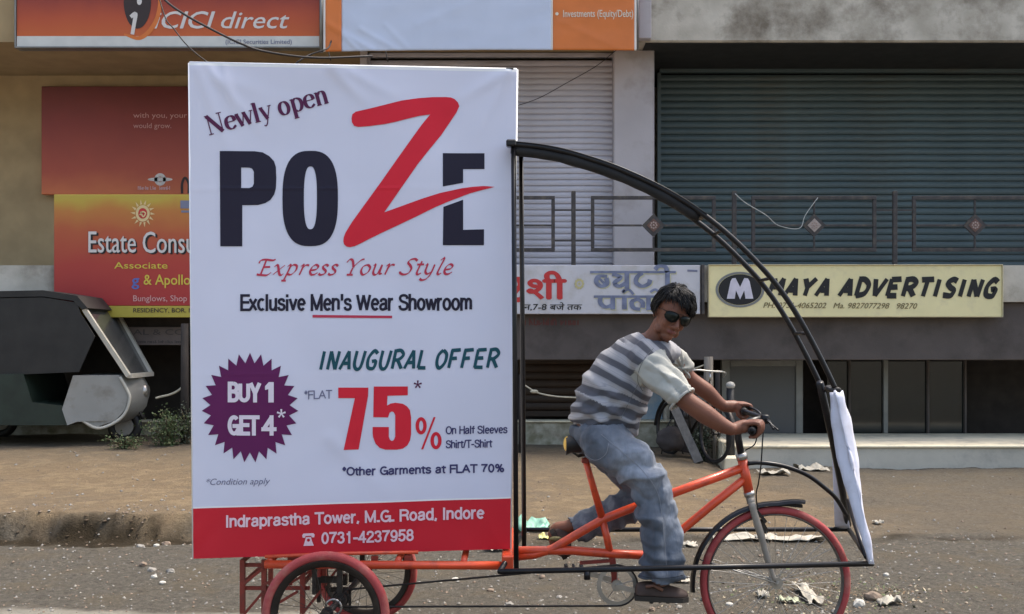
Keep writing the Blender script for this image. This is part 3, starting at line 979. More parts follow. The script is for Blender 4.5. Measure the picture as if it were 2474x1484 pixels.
# twine tied to the rail
mb = MB()
mb.tube(spline([P(1775, 468, 13.68), P(1800, 490, 13.66), P(1850, 520, 13.65), P(1880, 545, 13.66), P(1930, 552, 13.66), P(1945, 520, 13.66), P(1975, 478, 13.68)], 6), .0045, 6)
tag(mb.build('twine', mat('pale_twine', (.45, .45, .42), .8), None, True), 'loose pale twine trailing over the walkway railing', 'string')

# ------------------------------------------------------------------ signs
W_ = mat('off_white_sign_vinyl', (.55, .55, .52), .5, var=.05)


def board(name, u0, v0, u1, v1, y, thick, m, label, cat, frame=None, dv=0, fw=3):
    """sign board seen with corners (u0,v0)-(u1,v1) at distance y; > panel, frame"""
    x0, x1, z1, z0 = X(u0, y), X(u1, y), Z(v0, y), Z(v1, y)
    t = thing(name, ((x0 + x1) / 2, y + thick / 2, z0), label, cat)
    mb = MB(); mb.cbox(x0, x1, y, y + thick, z0, z1, .006); mb.build('panel', m, t)
    if frame:
        w = fw * y / FPX
        mb = MB()
        mb.cbox(x0 - w, x1 + w, y - .02, y + thick + .01, z1 + .001, z1 + w, .004); mb.cbox(x0 - w, x1 + w, y - .02, y + thick + .01, z0 - w, z0 - .001, .004)
        mb.cbox(x0 - w, x0 - .001, y - .02, y + thick + .01, z0, z1, .004); mb.cbox(x1 + .001, x1 + w, y - .02, y + thick + .01, z0, z1, .004)
        mb.build('frame', frame, t)
    s = Surf((x0, y, z0), (x1, y, z0), (x0, y, z1))
    return t, s


def grad_mat(name, stops, axis='Z', rough=.5):
    """printed colour fade; stops in world metres along the axis"""
    m = bpy.data.materials.new(name); m.use_nodes = True
    nt = m.node_tree; bs = nt.nodes['Principled BSDF']; bs.inputs['Roughness'].default_value = rough
    ge = nt.nodes.new('ShaderNodeNewGeometry'); sp = nt.nodes.new('ShaderNodeSeparateXYZ')
    nt.links.new(ge.outputs['Position'], sp.inputs[0])
    mr = nt.nodes.new('ShaderNodeMapRange')
    mr.inputs['From Min'].default_value = stops[0][0]; mr.inputs['From Max'].default_value = stops[-1][0]
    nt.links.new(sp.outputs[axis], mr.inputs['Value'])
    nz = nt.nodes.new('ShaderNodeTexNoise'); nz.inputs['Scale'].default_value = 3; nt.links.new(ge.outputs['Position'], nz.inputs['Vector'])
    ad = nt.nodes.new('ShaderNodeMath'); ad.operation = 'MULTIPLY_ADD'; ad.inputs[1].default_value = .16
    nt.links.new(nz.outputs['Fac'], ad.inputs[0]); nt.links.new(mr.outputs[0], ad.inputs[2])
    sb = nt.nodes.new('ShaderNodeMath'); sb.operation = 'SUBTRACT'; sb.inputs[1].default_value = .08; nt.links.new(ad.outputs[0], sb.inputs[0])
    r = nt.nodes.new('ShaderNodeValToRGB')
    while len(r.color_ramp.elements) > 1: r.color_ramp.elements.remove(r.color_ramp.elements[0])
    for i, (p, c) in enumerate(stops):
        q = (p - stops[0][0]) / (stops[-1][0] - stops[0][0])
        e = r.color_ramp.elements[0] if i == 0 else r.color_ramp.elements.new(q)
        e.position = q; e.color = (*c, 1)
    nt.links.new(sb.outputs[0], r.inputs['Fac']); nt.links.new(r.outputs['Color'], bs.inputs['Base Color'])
    return m


ink = {k: mat(k + '_ink', c, .5, var=.03) for k, c in {
    'white': (.62, .58, .55), 'black': (.012, .011, .012), 'yellow': (.62, .48, .06), 'blue': (.10, .14, .40), 'pink': (.60, .32, .30),
    'cream': (.66, .60, .48), 'maroon': (.12, .015, .02), 'orange': (.60, .16, .03), 'red': (.50, .03, .03), 'slate': (.17, .18, .26), 'sun': (.66, .50, .25),
    'grey': (.20, .20, .19), 'darkbrown': (.035, .02, .018), 'rust': (.10, .025, .02), 'dim': (.075, .062, .06), 'lens': (.28, .27, .24)}.items()}
rnd = random.Random(3)

# 1. top left: orange sign
yS = 14.05
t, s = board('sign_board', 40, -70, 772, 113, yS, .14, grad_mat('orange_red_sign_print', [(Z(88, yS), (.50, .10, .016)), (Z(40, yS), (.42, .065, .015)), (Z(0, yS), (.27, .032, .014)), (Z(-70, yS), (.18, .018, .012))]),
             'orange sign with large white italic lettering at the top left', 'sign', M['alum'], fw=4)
p = Print(); p.poly([(41, 88), (771, 88), (771, 112.5), (41, 112.5)]); p.build('white_strip', s, W_, t)
p = Print(); p.ellipse((332, 4), 33, 66, n=40); p.build('emblem', s, ink['darkbrown'], t)
p = Print(); p.stroke([(300, 84), (340, 92), (374, 58), (386, 6), (372, -50)], lambda a, q: 4.5 * math.sin(math.pi * min(1, q * .9 + .1)) + 1, n=8); p.build('emblem_ring', s, ink['orange'], t, .0055)
p = Print(); p.stroke([(316, 42), (328, 34), (324, 60), (320, 84)], lambda a, q: 4.5, n=5); p.stroke([(328, 34), (320, 84)], lambda a, q: 4.2); p.ellipse((337, 4), 6, 9); p.build('emblem_figure', s, ink['white'], t, .007)
p = Print(); p.text('iCICI', 371, 69, 520, 69, 40, .028, .28); p.text('direct', 534, 69, 699, 69, 40, .012, .28); p.build('lettering', s, ink['white'], t, .005)
p = Print(); p.text('(ICICI Securities Limited)', 545, 107, 705, 107, 10.5, .02, 0); p.build('lettering', s, ink['slate'], t, .009)

# 2. orange and white vinyl banner hung from the canopy
yB = 13.9
bt = thing('vinyl_banner', (X(1158, yB), yB, Z(124, yB)), 'long white vinyl banner with orange ends, hung above the lilac shutter', 'banner')
COLS = [(781, 'w'), (786, 'o'), (825, 'b'), (1331, 'w'), (1335, 'o'), (1532, 'w'), (1537, None)]


def bdisp(u, v):
    d = .0
    for (a, c, e, f, am, w) in ((795, 60, 900, 122, .011, 7), (830, 88, 862, 118, .014, 4), (870, 70, 960, 122, .008, 6), (930, 60, 985, 118, .006, 6), (1335, 60, 1530, 20, .004, 9), (1500, 122, 1330, 40, .004, 8), (1200, -20, 1010, 60, .004, 10)):
        ax, ay = e - a, f - c
        L = math.hypot(ax, ay); tt = max(0, min(1, ((u - a) * ax + (v - c) * ay) / L / L))
        dd = math.hypot(u - a - ax * tt, v - c - ay * tt)
        d += am * math.exp(-(dd / w) ** 2)
    return d + .006 * noise.noise(Vector((u * .02, v * .03, 1.3)))


sB = Surf((0, yB, 4), (1, yB, 4), (0, yB, 5), bdisp)
mm = {'w': mat('white_vinyl_edge', (.66, .62, .58), .45, var=.03), 'o': mat('orange_vinyl', (.62, .17, .035), .45, var=.05, scale=3), 'b': mat('bluish_white_vinyl', (.52, .57, .70), .42, var=.03, scale=2)}
mb = MB()
order = ['w', 'o', 'b']
for (ua, ka), (ub, kb) in zip(COLS[:-1], COLS[1:]):
    nu = max(1, int((ub - ua) / 5)); nv = 40
    vs = []
    bot = lambda u: 125.5 - 3 * (u - 780) / 757 + 1.5 * math.sin((u - 780) / 757 * math.pi) * -2
    for j in range(nv + 1):
        for i in range(nu + 1):
            u = ua + (ub - ua) * i / nu
            vv = -70 + (bot(u) + 70) * j / nv
            vs.append(sB.px(u, vv))
    fs = [(j * (nu + 1) + i, j * (nu + 1) + i + 1, (j + 1) * (nu + 1) + i + 1, (j + 1) * (nu + 1) + i) for j in range(nv) for i in range(nu)]
    mb.add(vs, fs, order.index(ka))
cl = mb.build('cloth', [mm[k] for k in order], bt, True)
md = cl.modifiers.new('thickness', 'SOLIDIFY'); md.thickness = .004
mb = MB(); mb.tube([P(776, -60, 13.93), P(776, 128, 13.93)], .022, 8); mb.build('edge_pole', M['alum'], bt, True)
mb = MB(); mb.tube([P(1540, -60, 13.93), P(1540, 122, 13.93)], .012, 8); mb.build('edge_pole', M['alum'], bt, True)
p = Print(); p.ellipse((1345, 34), 4, 4, n=10); p.text('Investments (Equity/Debt)', 1360, 42, 1529, 42, 17, .012); p.build('lettering', sB, ink['cream'], bt, .006, 10)
for u, v0, v1 in ((793, 126, 147), (931, 124, 150)):
    mb = MB(); mb.tube([P(u, v0, 13.92), P(u + 6, v1, 13.94)], .008, 6); mb.build('tie_cord', M['rail'], bt, True)

# 3. dark red board in the recessed left bay
yD = 15.85
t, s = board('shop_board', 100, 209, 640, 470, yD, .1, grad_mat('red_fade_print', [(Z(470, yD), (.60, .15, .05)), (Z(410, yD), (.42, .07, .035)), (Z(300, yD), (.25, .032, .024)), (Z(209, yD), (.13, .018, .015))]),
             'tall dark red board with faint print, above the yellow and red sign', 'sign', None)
p = Print(); p.text('with you, your need', 322, 285, 500, 285, 12, .0, 0); p.text('would grow.', 322, 310, 414, 310, 12, .0, 0); p.build('lettering', s, ink['pink'], t, .005)
p = Print(); p.ellipse((387, 434), 14, 15, (7, 7)); p.ellipse((387, 434), 30, 5, None); p.build('emblem', s, ink['white'], t, .005)
p = Print(); marks(p, 334, 414, 459, 9, rnd, (8, 9), 1.1); p.build('lettering', s, ink['pink'], t, .005)
p = Print(); p.stroke([(440, 468), (440, 444), (447, 430), (456, 444), (456, 468)], lambda a, q: 3); p.build('figure_print', s, ink['darkbrown'], t, .005)

# 4. yellow and red sign on the walkway edge, left
yT = 13.58
t, s = board('sign_board', 130, 470, 700, 739, yT, .08, grad_mat('yellow_red_fade_print', [(Z(739, yT), (.36, .020, .020)), (Z(640, yT), (.40, .035, .022)), (Z(560, yT), (.42, .085, .025)), (Z(510, yT), (.46, .17, .03)), (Z(480, yT), (.46, .33, .04)), (Z(470, yT), (.45, .33, .05))]),
             'yellow and red sign with a sun emblem and white lettering, left of the poster board', 'sign', None)
p = Print(); p.poly([(131, 737), (699, 737), (699, 766), (131, 766)])
mb = MB(); mb.cbox(X(130, yT), X(700, yT), yT, yT + .079, Z(767, yT), Z(739, yT) - .001, .004); mb.build('yellow_strip', mat('yellow_sign_strip', (.42, .34, .05), .5, var=.05), t)
p = Print()
p.ellipse((345, 516), 17, 20, (11, 13), n=24)
for i in range(14):
    a = i * 2 * math.pi / 14
    p.poly([(345 + 19 * math.cos(a - .13), 516 + 22 * math.sin(a - .13)), (345 + 30 * math.cos(a + .06), 516 + 34 * math.sin(a + .06)), (345 + 19 * math.cos(a + .15), 516 + 22 * math.sin(a + .15))])
p.build('sun_emblem', s, ink['sun'], t, .005)
p = Print(); p.ellipse((345, 516), 10.5, 12.5, n=20); p.build('sun_emblem', s, ink['red'], t, .005)
p = Print(); p.stroke([(338, 520), (345, 512), (352, 516), (346, 524), (340, 512)], lambda a, q: 1.6); p.build('sun_emblem', s, ink['sun'], t, .0085)
p = Print(); p.text('Consultant', 349, 614, 566, 614, 50, .02, 0); p.text('Estate', 218, 613, 332, 613, 50, .02, 0); p.build('lettering', s, ink['black'], t, .0045)
p = Print(); p.text('Estate', 214, 610, 329, 610, 50, .01, 0); p.build('lettering', s, ink['white'], t, .009)
p = Print(); p.text('Consultant', 345, 611, 562, 611, 50, .01, 0); p.build('lettering', s, ink['white'], t, .009)
p = Print(); p.text('Associate', 276, 649, 405, 649, 15, .02, 0); p.text('& Apollo', 347, 688, 460, 688, 24, .02, 0); p.build('lettering', s, ink['yellow'], t, .005)
p = Print(); p.text('g', 318, 690, 337, 690, 26, .04, 0); p.build('lettering', s, ink['blue'], t, .005)
p = Print(); p.text('Bunglows, Shop', 322, 728, 452, 728, 14, .01, 0); p.build('lettering', s, ink['pink'], t, .005)
p = Print(); p.text('RESIDENCY, BOR. MA.', 322, 755, 482, 755, 10, .03, 0); p.build('lettering', s, ink['darkbrown'], t, .0055)
p = Print()
p.poly([(436, 485), (462, 485), (462, 504), (436, 504)]); p.poly([(438, 509), (462, 509), (462, 514), (438, 514)])
p.build('figure_print', s, ink['slate'], t, .005)

# 5. white sign with Devanagari lettering
yH = 13.6
t, s = board('sign_board', 1150, 641, 1691, 759, yH, .055, mat('worn_white_sign_paint', (.54, .525, .55), .55, var=.05, scale=3, dirt=(.42, .39, .36), dscale=5), 'white painted sign with red and blue-grey Devanagari lettering, behind the rider', 'sign', None)
mb = MB(); mb.cbox(X(1694, yH), X(1701, yH), yH - .02, yH + .055, Z(759, yH), Z(640, yH), .004); mb.build('end_strip', M['rail'], t)
p = Print()
p.text('\u0936\u0940', 1271, 722, 1369, 722, 50, .07)
p.build('lettering', s, ink['red'], t, .005)
p = Print(); p.stroke([(1235, 672), (1262, 672)], lambda a, q: 3); p.stroke([(1252, 672), (1256, 690), (1244, 706), (1236, 722), (1256, 724), (1262, 716)], lambda a, q: 6); p.build('lettering', s, ink['red'], t, .005)
p = Print(); p.text('\u0928,7-8 \u092c\u091c\u0947 \u0924\u0915', 1266, 749, 1406, 749, 14, .03, .1); p.build('lettering', s, ink['black'], t, .005)
p = Print()
for i in range(10):
    a = i * math.pi / 5
    p.ellipse((1399 + 9 * math.cos(a), 686 + 10 * math.sin(a)), 3.2, 3.6, n=8, dz=.0001 * i)
p.ellipse((1399, 686), 3, 3, n=8, dz=.0012)
p.build('flower_emblem', s, mat('faded_yellow_ink', (.50, .44, .22), .5), t, .005)


def deva(p, dx, dy):
    w = lambda a, q: 3.8 + 2.0 * abs(math.sin(a))
    th = lambda a, q: 3.0
    S = lambda pts, f=w: p.stroke([(x + dx, y + dy) for x, y in pts], f)
    S([(1425, 658), (1632, 658)], th)
    # half ba, ya with long u, ta with long i
    S([(1466, 668), (1446, 668), (1440, 682), (1452, 692), (1466, 686), (1464, 672)]); S([(1446, 672), (1462, 688)], th)
    S([(1478, 664), (1490, 666), (1498, 672), (1484, 684), (1496, 692), (1512, 684)]); S([(1514, 660), (1514, 698)])
    S([(1508, 700), (1504, 706), (1518, 700), (1530, 712)], th)
    S([(1552, 660), (1540, 668), (1536, 682), (1550, 692), (1566, 686), (1570, 676)]); S([(1570, 706), (1582, 700), (1592, 706)], th)
    S([(1612, 658), (1612, 700)]); S([(1612, 658), (1606, 645), (1590, 644), (1582, 652)], w)
    # second line: pa, a, la, ra
    S([(1434, 717), (1608, 717)], th)
    S([(1450, 718), (1450, 732), (1462, 742), (1478, 738)]); S([(1480, 719), (1480, 748)]); S([(1508, 719), (1508, 748)])
    S([(1546, 748), (1530, 744), (1526, 730), (1540, 724), (1552, 732), (1552, 744)]); S([(1566, 719), (1566, 750)])
    S([(1590, 722), (1602, 730), (1590, 738), (1602, 750)])


p = Print(); deva(p, 2.5, 2); p.build('lettering', s, mat('faded_yellow_shadow_ink', (.48, .46, .30), .5), t, .0045)
p = Print(); deva(p, 0, 0); p.build('lettering', s, mat('blue_grey_ink', (.16, .18, .27), .5, var=.25, scale=10), t, .0065)
p = Print(); p.stroke([(1660, 654), (1684, 655)], lambda a, q: 2.4); p.build('lettering', s, ink['slate'], t, .005)
# faded red painted word on the beam below the sign
sb_ = Surf((0, 13.74, 1.5), (1, 13.74, 1.5), (0, 13.74, 2))
p = Print(); marks(p, 1268, 1390, 786, 17, rnd, (7, 8), 1.8); p.build('painted_word', sb_, ink['rust'], b, .004)

# 6. pale yellow sign, right
t, s = board('sign_board', 1712, 641, 2420, 765, yH, .055, mat('pale_yellow_sign_paint', (.78, .68, .37), .55, var=.04, scale=3, dirt=(.66, .57, .33), dscale=6), 'pale yellow sign with black oval M emblem and black brush lettering', 'sign', mat('pale_yellow_edge', (.62, .55, .36), .5), fw=1.5)
p = Print(); p.ellipse((1787, 700), 59, 43, (53, 38), n=44); p.build('emblem_ring', s, ink['grey'], t, .005)
p = Print(); p.ellipse((1787, 700), 52, 37, n=44); p.build('emblem', s, ink['black'], t, .005)
p = Print(); mm_ = [(1755, 722), (1764, 680), (1768, 673), (1776, 672), (1787, 694), (1797, 672), (1806, 673), (1810, 680), (1819, 722), (1800, 722), (1797, 702), (1787, 724), (1777, 702), (1774, 722)]
p.poly(mm_); p.build('emblem', s, mat('lilac_white_ink', (.60, .56, .63), .5), t, .009)
p = Print()


def brush(p, s_, u0, v0, u1, h, gap, wid, thick, slant):
    G = {'M': [[(0, 0), (.12, 1)], [(.12, 1), (.45, .35)], [(.45, .35), (.85, 1)], [(.85, 1), (.9, 0)]],
         'A': [[(0, 0), (.55, 1.0)], [(.55, 1.0), (.85, 0)], [(.25, .33), (.75, .33)]],
         'Y': [[(.1, 1), (.42, .5)], [(.95, 1), (.42, .5)], [(.42, .5), (.38, 0)]],
         'D': [[(.12, 1), (.1, 0)], [(.0, .98), (.5, .95), (.88, .6), (.7, .15), (.05, 0)]],
         'V': [[(.08, 1), (.35, 0)], [(.35, 0), (.95, 1)]],
         'E': [[(.1, 1), (.08, 0)], [(.1, .97), (.85, 1)], [(.1, .52), (.7, .54)], [(.05, .03), (.8, .02)]],
         'R': [[(.1, 1), (.08, 0)], [(.0, .96), (.55, 1), (.85, .75), (.5, .5), (.1, .48)], [(.4, .5), (.9, 0)]],
         'T': [[(0, .97), (.95, 1)], [(.48, 1), (.42, 0)]], 'I': [[(.3, 1), (.26, 0)]],
         'S': [[(.85, .9), (.5, 1), (.15, .8), (.4, .55), (.75, .35), (.6, .05), (.0, .08)]],
         'N': [[(.08, 0), (.12, 1)], [(.12, 1), (.75, 0)], [(.75, 0), (.85, 1)]],
         'G': [[(.85, .85), (.5, 1), (.1, .6), (.2, .1), (.7, .05), (.8, .42), (.45, .42)]],
         'U': [[(.1, 1), (.08, .3), (.35, 0), (.7, .15), (.85, 1)]],
         'L': [[(.12, 1), (.08, .02)], [(.06, .03), (.75, .03)]],
         'O': [[(.45, 1), (.1, .7), (.1, .25), (.4, 0), (.8, .3), (.82, .75), (.45, 1)]],
         'F': [[(.12, 1), (.08, 0)], [(.05, .96), (.85, 1)], [(.1, .52), (.65, .54)]]}
    wl = [(gap * 1.6 if c == ' ' else (wid * .5 if c == 'I' else wid)) + gap for c in s_]
    k = (u1 - u0) / sum(wl)
    x = u0
    for c, w in zip(s_, wl):
        if c != ' ':
            for st in G[c]:
                p.stroke([(x + (a * (w - gap) + q * slant) * k, v0(x) - q * h) for a, q in st], thick)
        x += w * k
    return p


brush(p, 'MAYA ADVERTISING', 1856, lambda x: 714 + (x - 1860) * .006, 2412, 41, 7, 30, nib(4.4, 7.4, R(60)), 11)
p.build('lettering', s, ink['black'], t, .005)
p = Print(); p.text('PH. 0731-4065202   Ma. 9827077298   98270', 1843, 744, 2215, 746, 13, .015, .3); p.build('lettering', s, mat('brown_ink', (.16, .12, .05), .5), t, .0055)

# 7. dim boards in the shade under the left walkway
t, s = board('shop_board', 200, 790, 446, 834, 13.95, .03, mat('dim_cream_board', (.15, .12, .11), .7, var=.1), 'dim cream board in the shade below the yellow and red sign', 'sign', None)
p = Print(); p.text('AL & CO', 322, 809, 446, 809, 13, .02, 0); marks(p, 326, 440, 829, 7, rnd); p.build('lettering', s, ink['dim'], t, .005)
# ------------------------------------------------------------------ tricycle
M['orange'] = mat('orange_red_enamel', (.66, .070, .020), .4, var=.08, scale=7, dirt=(.30, .045, .025), dscale=16, dlo=.52, dhi=.8, spec=.5, coat=.2)
M['darkred'] = mat('dark_red_frame_paint', (.25, .035, .022), .5, var=.15, scale=9, dirt=(.10, .035, .025), dscale=12)
M['tyrered'] = mat('dusty_red_tyre_rubber', (.36, .055, .055), .75, var=.12, scale=14, dirt=(.42, .20, .15), dscale=8, dlo=.5, dhi=.8, bump=.2, bscale=150)
M['blackpaint'] = mat('black_gloss_frame_paint', (.010, .009, .010), .32, var=.3, scale=9, spec=.32, dirt=(.030, .022, .018), dscale=14, dlo=.55, dhi=.8)
M['blackrubber'] = mat('black_rubber', (.018, .017, .017), .6, var=.2)
M['rimdark'] = mat('dark_rusty_rim', (.035, .028, .024), .45, .5, var=.3, scale=20)
M['chrome'] = mat('dull_chrome', (.45, .43, .40), .35, .85, var=.12, scale=12)
M['forkgrey'] = mat('dusty_grey_fork_paint', (.30, .265, .225), .5, .15, var=.12, scale=12)
M['greasy'] = mat('greasy_dark_steel', (.04, .034, .03), .45, .5, var=.3, scale=30)
M['gold'] = mat('yellow_saddle_trim', (.70, .42, .05), .45, var=.08)

YM = 5.27
tr = thing('cargo_tricycle', (0, YM, 0), 'orange framed cargo tricycle with red tyres and a black canopy frame over the rider', 'tricycle')


def wheel(name, c, Rad, tw, rimmat, hubw, spokes=32, parent=None, rim_in=.03, label=None):
    """wheel in the x-z plane around c; > tyre, rim, hub, spokes"""
    c = Vector(c)
    w = bpy.data.objects.new(name, None); COL.objects.link(w); w.parent = parent; w.location = c - WPOS[parent.name]; WPOS[w.name] = c
    if label: w['label'] = label
    ring = lambda r, y=0, n=72: [c + Vector((r * math.cos(2 * math.pi * i / n), y, r * math.sin(2 * math.pi * i / n))) for i in range(n)]
    mb = MB(); mb.tube(ring(Rad - tw * .5), tw * .5, 14, closed=True, updir=(0, 1, 0))
    mb.build('tyre', M['tyrered'], w, True)
    n = 72
    mb = MB()
    r1, r2 = Rad - tw * .92, Rad - tw * .92 - rim_in
    prof = [(r1, -.015), (r1 - .002, -.017), (r2 + .006, -.011), (r2, -.004), (r2, .004), (r2 + .006, .011), (r1 - .002, .017), (r1, .015)]
    vs, fs = [], []
    m = len(prof)
    for i in range(n):
        a = 2 * math.pi * i / n
        for r, y in prof: vs.append(c + Vector((r * math.cos(a), y, r * math.sin(a))))
    for i in range(n):
        j = (i + 1) % n
        for k in range(m): fs.append((i * m + k, i * m + (k + 1) % m, j * m + (k + 1) % m, j * m + k))
    mb.add(vs, fs); edges_smooth(mb.build('rim', rimmat, w))
    mb = MB()
    mb.tube([c + Vector((0, -hubw, 0)), c + Vector((0, -hubw + .008, 0)), c + Vector((0, -hubw + .009, 0)), c + Vector((0, hubw - .009, 0)), c + Vector((0, hubw - .008, 0)), c + Vector((0, hubw, 0))], [.026, .026, .015, .015, .026, .026], 18)
    mb.tube([c + Vector((0, -hubw - .025, 0)), c + Vector((0, hubw + .025, 0))], .006, 10)
    mb.tube([c + Vector((0, -hubw - .018, 0)), c + Vector((0, -hubw - .008, 0))], .012, 6)
    edges_smooth(mb.build('hub', M['greasy'] if rimmat is M['rimdark'] else M['chrome'], w))
    mb = MB()
    for i in range(spokes):
        a = 2 * math.pi * i / spokes
        s = 1 if i % 2 else -1
        b_ = a + (.38 if (i // 2) % 2 else -.38)
        mb.tube([c + Vector((.024 * math.cos(b_), s * (hubw - .004), .024 * math.sin(b_))), c + Vector((r2 * math.cos(a), s * .003, r2 * math.sin(a)))], .00115, 5, cap=False)
    mb.build('spokes', M['chrome'] if rimmat is not M['rimdark'] else M['greasy'], w, True)
    return w


# wheels
CF = P(1872, 1405, 5.25)
wheel('front_wheel', CF, .3485, .037, mat('dull_steel_rim', (.16, .145, .13), .5, .6, var=.2, scale=20), .04, 36, tr, .009, 'large front wheel with a red tyre and bright spokes')
CN = P(787, 1486, 4.75)
CW = P(885, 1380, 5.85)
wheel('rear_wheel', CN, .267, .040, M['rimdark'], .04, 28, tr, .030, 'near rear wheel, smaller, with a thick dusty red tyre')
wheel('rear_wheel', CW, .262, .038, M['rimdark'], .04, 28, tr, .030, 'far rear wheel seen behind the near one')
# axle with sprocket and brake drum
ax = MB(); ax.tube([CN + Vector((0, .03, 0)), CW + Vector((0, -.03, 0))], .014, 12)
ax.build('rear_axle', M['greasy'], tr, True)
AX = lambda t: CN.lerp(CW, t)


def disc(mb, c, r, w, holes=0, teeth=0, rin=.0, n=40):
    """toothed ring plate around a y axis"""
    c = Vector(c)
    N = teeth * 2 if teeth else n
    out = [(c.x + (r + (.0035 if teeth and i % 2 else 0)) * math.cos(2 * math.pi * i / N), c.z + (r + (.0035 if teeth and i % 2 else 0)) * math.sin(2 * math.pi * i / N)) for i in range(N)]
    if rin:
        inn = [(c.x + rin * math.cos(2 * math.pi * i / N), c.z + rin * math.sin(2 * math.pi * i / N)) for i in range(N)]
        vs = [(p[0], c.y - w / 2, p[1]) for p in out] + [(p[0], c.y - w / 2, p[1]) for p in inn] + [(p[0], c.y + w / 2, p[1]) for p in out] + [(p[0], c.y + w / 2, p[1]) for p in inn]
        fs = []
        for i in range(N):
            j = (i + 1) % N
            fs += [(i, j, N + j, N + i), (2 * N + j, 2 * N + i, 3 * N + i, 3 * N + j), (j, i, 2 * N + i, 2 * N + j), (N + i, N + j, 3 * N + j, 3 * N + i)]
        mb.add(vs, fs)
    else: mb.prism(out, 'y', c.y - w / 2, c.y + w / 2)


mb = MB(); c = AX(.33); disc(mb, c, .036, .004, teeth=18, rin=.018); mb.tube([c + Vector((0, -.03, 0)), c + Vector((0, .03, 0))], .024, 18)
mb.build('rear_sprocket', M['greasy'], tr)
for t in (.30, .88):
    mb = MB(); c = AX(t); mb.tube([c + Vector((0, -.018, 0)), c + Vector((0, .018, 0))], .030, 20)
    mb.box(c.x - .012, c.x + .012, c.y - .010, c.y + .010, c.z + .02, .445)
    edges_smooth(mb.build('axle_bearing', M['greasy'], tr))
mb = MB(); c = AX(.18); mb.tube([c + Vector((.0, -.0, 0)) + Vector((.034 * math.cos(a), -.03, .034 * math.sin(a))) for a in [i * math.pi / 14 for i in range(28)]], .005, 8, closed=True)
mb.build('hub_ring', M['chrome'], tr, True)
# dark clutter of brackets and brake parts above the axle
mb = MB()
for (u, v, y, a, b_, h) in ((800, 1400, 5.2, .10, .02, .03), (760, 1392, 5.1, .02, .03, .16), (826, 1400, 5.4, .05, .04, .05), (852, 1390, 5.55, .035, .05, .06), (818, 1424, 5.3, .09, .02, .02), (770, 1425, 5.5, .02, .02, .12), (845, 1452, 5.25, .012, .012, .10)):
    mb = MB(); q = P(u, v, y); mb.cbox(q.x - a / 2, q.x + a / 2, y - b_ / 2, y + b_ / 2, q.z - h / 2, q.z + h / 2, .003)
    mb.build('axle_bracket', M['greasy'], tr)

# cart chassis rails
ZR = .455
for y, ua, ub in ((5.06, 640, 1238), (5.78, 700, 1236)):
    mb = MB(); mb.tube([(X(ua, y), y, ZR), (X(ub, y), y, ZR - .006)], .019, 12)
    mb.build('chassis_rail', M['orange'], tr, True)
for u in (650, 800, 960, 1120, 1232):
    mb = MB(); x = X(u, 5.06); mb.tube([(x, 5.06, ZR + .012), (x, 5.78, ZR + .012)], .015, 10)
    mb.build('cross_rail', M['orange'], tr, True)
mb = MB(); mb.cbox(X(1212, 5.06), X(1240, 5.06), 5.02, 5.8, ZR - .02, .50, .006); mb.build('front_bolster', M['orange'], tr)
for u in (712, 905, 985):
    for y in (5.1, 5.74):
        mb = MB(); mb.beam((X(u, y), y, ZR + .01), (X(u, y), y, .485), .03, .03); mb.build('board_support', M['darkred'], tr)
mb = MB(); mb.tube([P(640, 1345, 5.0), P(800, 1338, 5.0), P(1010, 1334, 5.0)], .008, 8); mb.build('upper_rod', M['orange'], tr, True)

# hanging rear lattice, two welded sides
for y in (5.15, 5.75):
    x0, x1, x2 = X(586, 5.15), X(638, 5.15), X(731, 5.15)
    zt, z1, z2, zb = Z(1352, 5.15), Z(1366, 5.15), Z(1422, 5.15), Z(1482, 5.15)
    mb = MB()
    for x in (x0, x1, x2): mb.beam((x, y, zt), (x, y, zb), .022, .022)
    for z in (z1, z2): mb.beam((x0, y + .012, z), (x2 + .03, y + .012, z), .016, .016)
    for a, c in (((x0, z2 + .02), (x1, z1 - .01)), ((x0 + .01, zb), (x1, z2 - .01)), ((x1, zb + .01), (x2 - .02, z2 - .01)), ((x1, z2 + .02), (x2 - .02, z1 - .01)), ((x2, zb), (x2 + .09, z2 + .0))):
        mb.beam((a[0], y - .012, a[1]), (c[0], y - .012, c[1]), .010, .012)
    mb.build('rear_lattice', M['darkred'], tr)
mb = MB()
for x in (X(586, 5.15), X(731, 5.15)):
    for z in (Z(1366, 5.15), Z(1422, 5.15)): mb.beam((x, 5.15, z + .02), (x, 5.75, z + .02), .016, .016)
mb.build('rear_lattice', M['darkred'], tr)

# bicycle frame
J = lambda u, v, y=YM: P(u, v, y)
bf = MB()
bf.tube([J(1792, 1108), J(1809, 1192)], .0225, 14); bf.build('head_tube', M['orange'], tr, True)
bf = MB(); bf.tube([J(1795, 1130), J(1640, 1186), J(1530, 1226), J(1458, 1254), J(1400, 1287), J(1335, 1326), J(1290, 1340), J(1240, 1345)], [.0205] * 8, 14); bf.build('top_tube', M['orange'], tr, True)
bf = MB(); bf.tube([J(1800, 1156), J(1722, 1218), J(1650, 1278), J(1572, 1343)], .0195, 14); bf.build('down_tube', M['orange'], tr, True)
bf = MB(); bf.tube([J(1572, 1342), J(1480, 1338), J(1380, 1330), J(1300, 1330), J(1242, 1331)], .0205, 14); bf.build('lower_tube', M['orange'], tr, True)
bf = MB(); bf.tube([J(1455, 1256), J(1466, 1300), J(1474, 1340)], .017, 12)
bf.tube([J(1412, 1106), J(1425, 1150), J(1455, 1254)], [.015, .015, .018], 12); bf.build('seat_tube', M['orange'], tr, True)
bf = MB(); bf.tube([J(1418, 1120), J(1450, 1240)], .006, 8); bf.beam(J(1405, 1112), J(1420, 1114), .05, .02); bf.build('seat_clamp', M['darkred'], tr)
mb = MB()
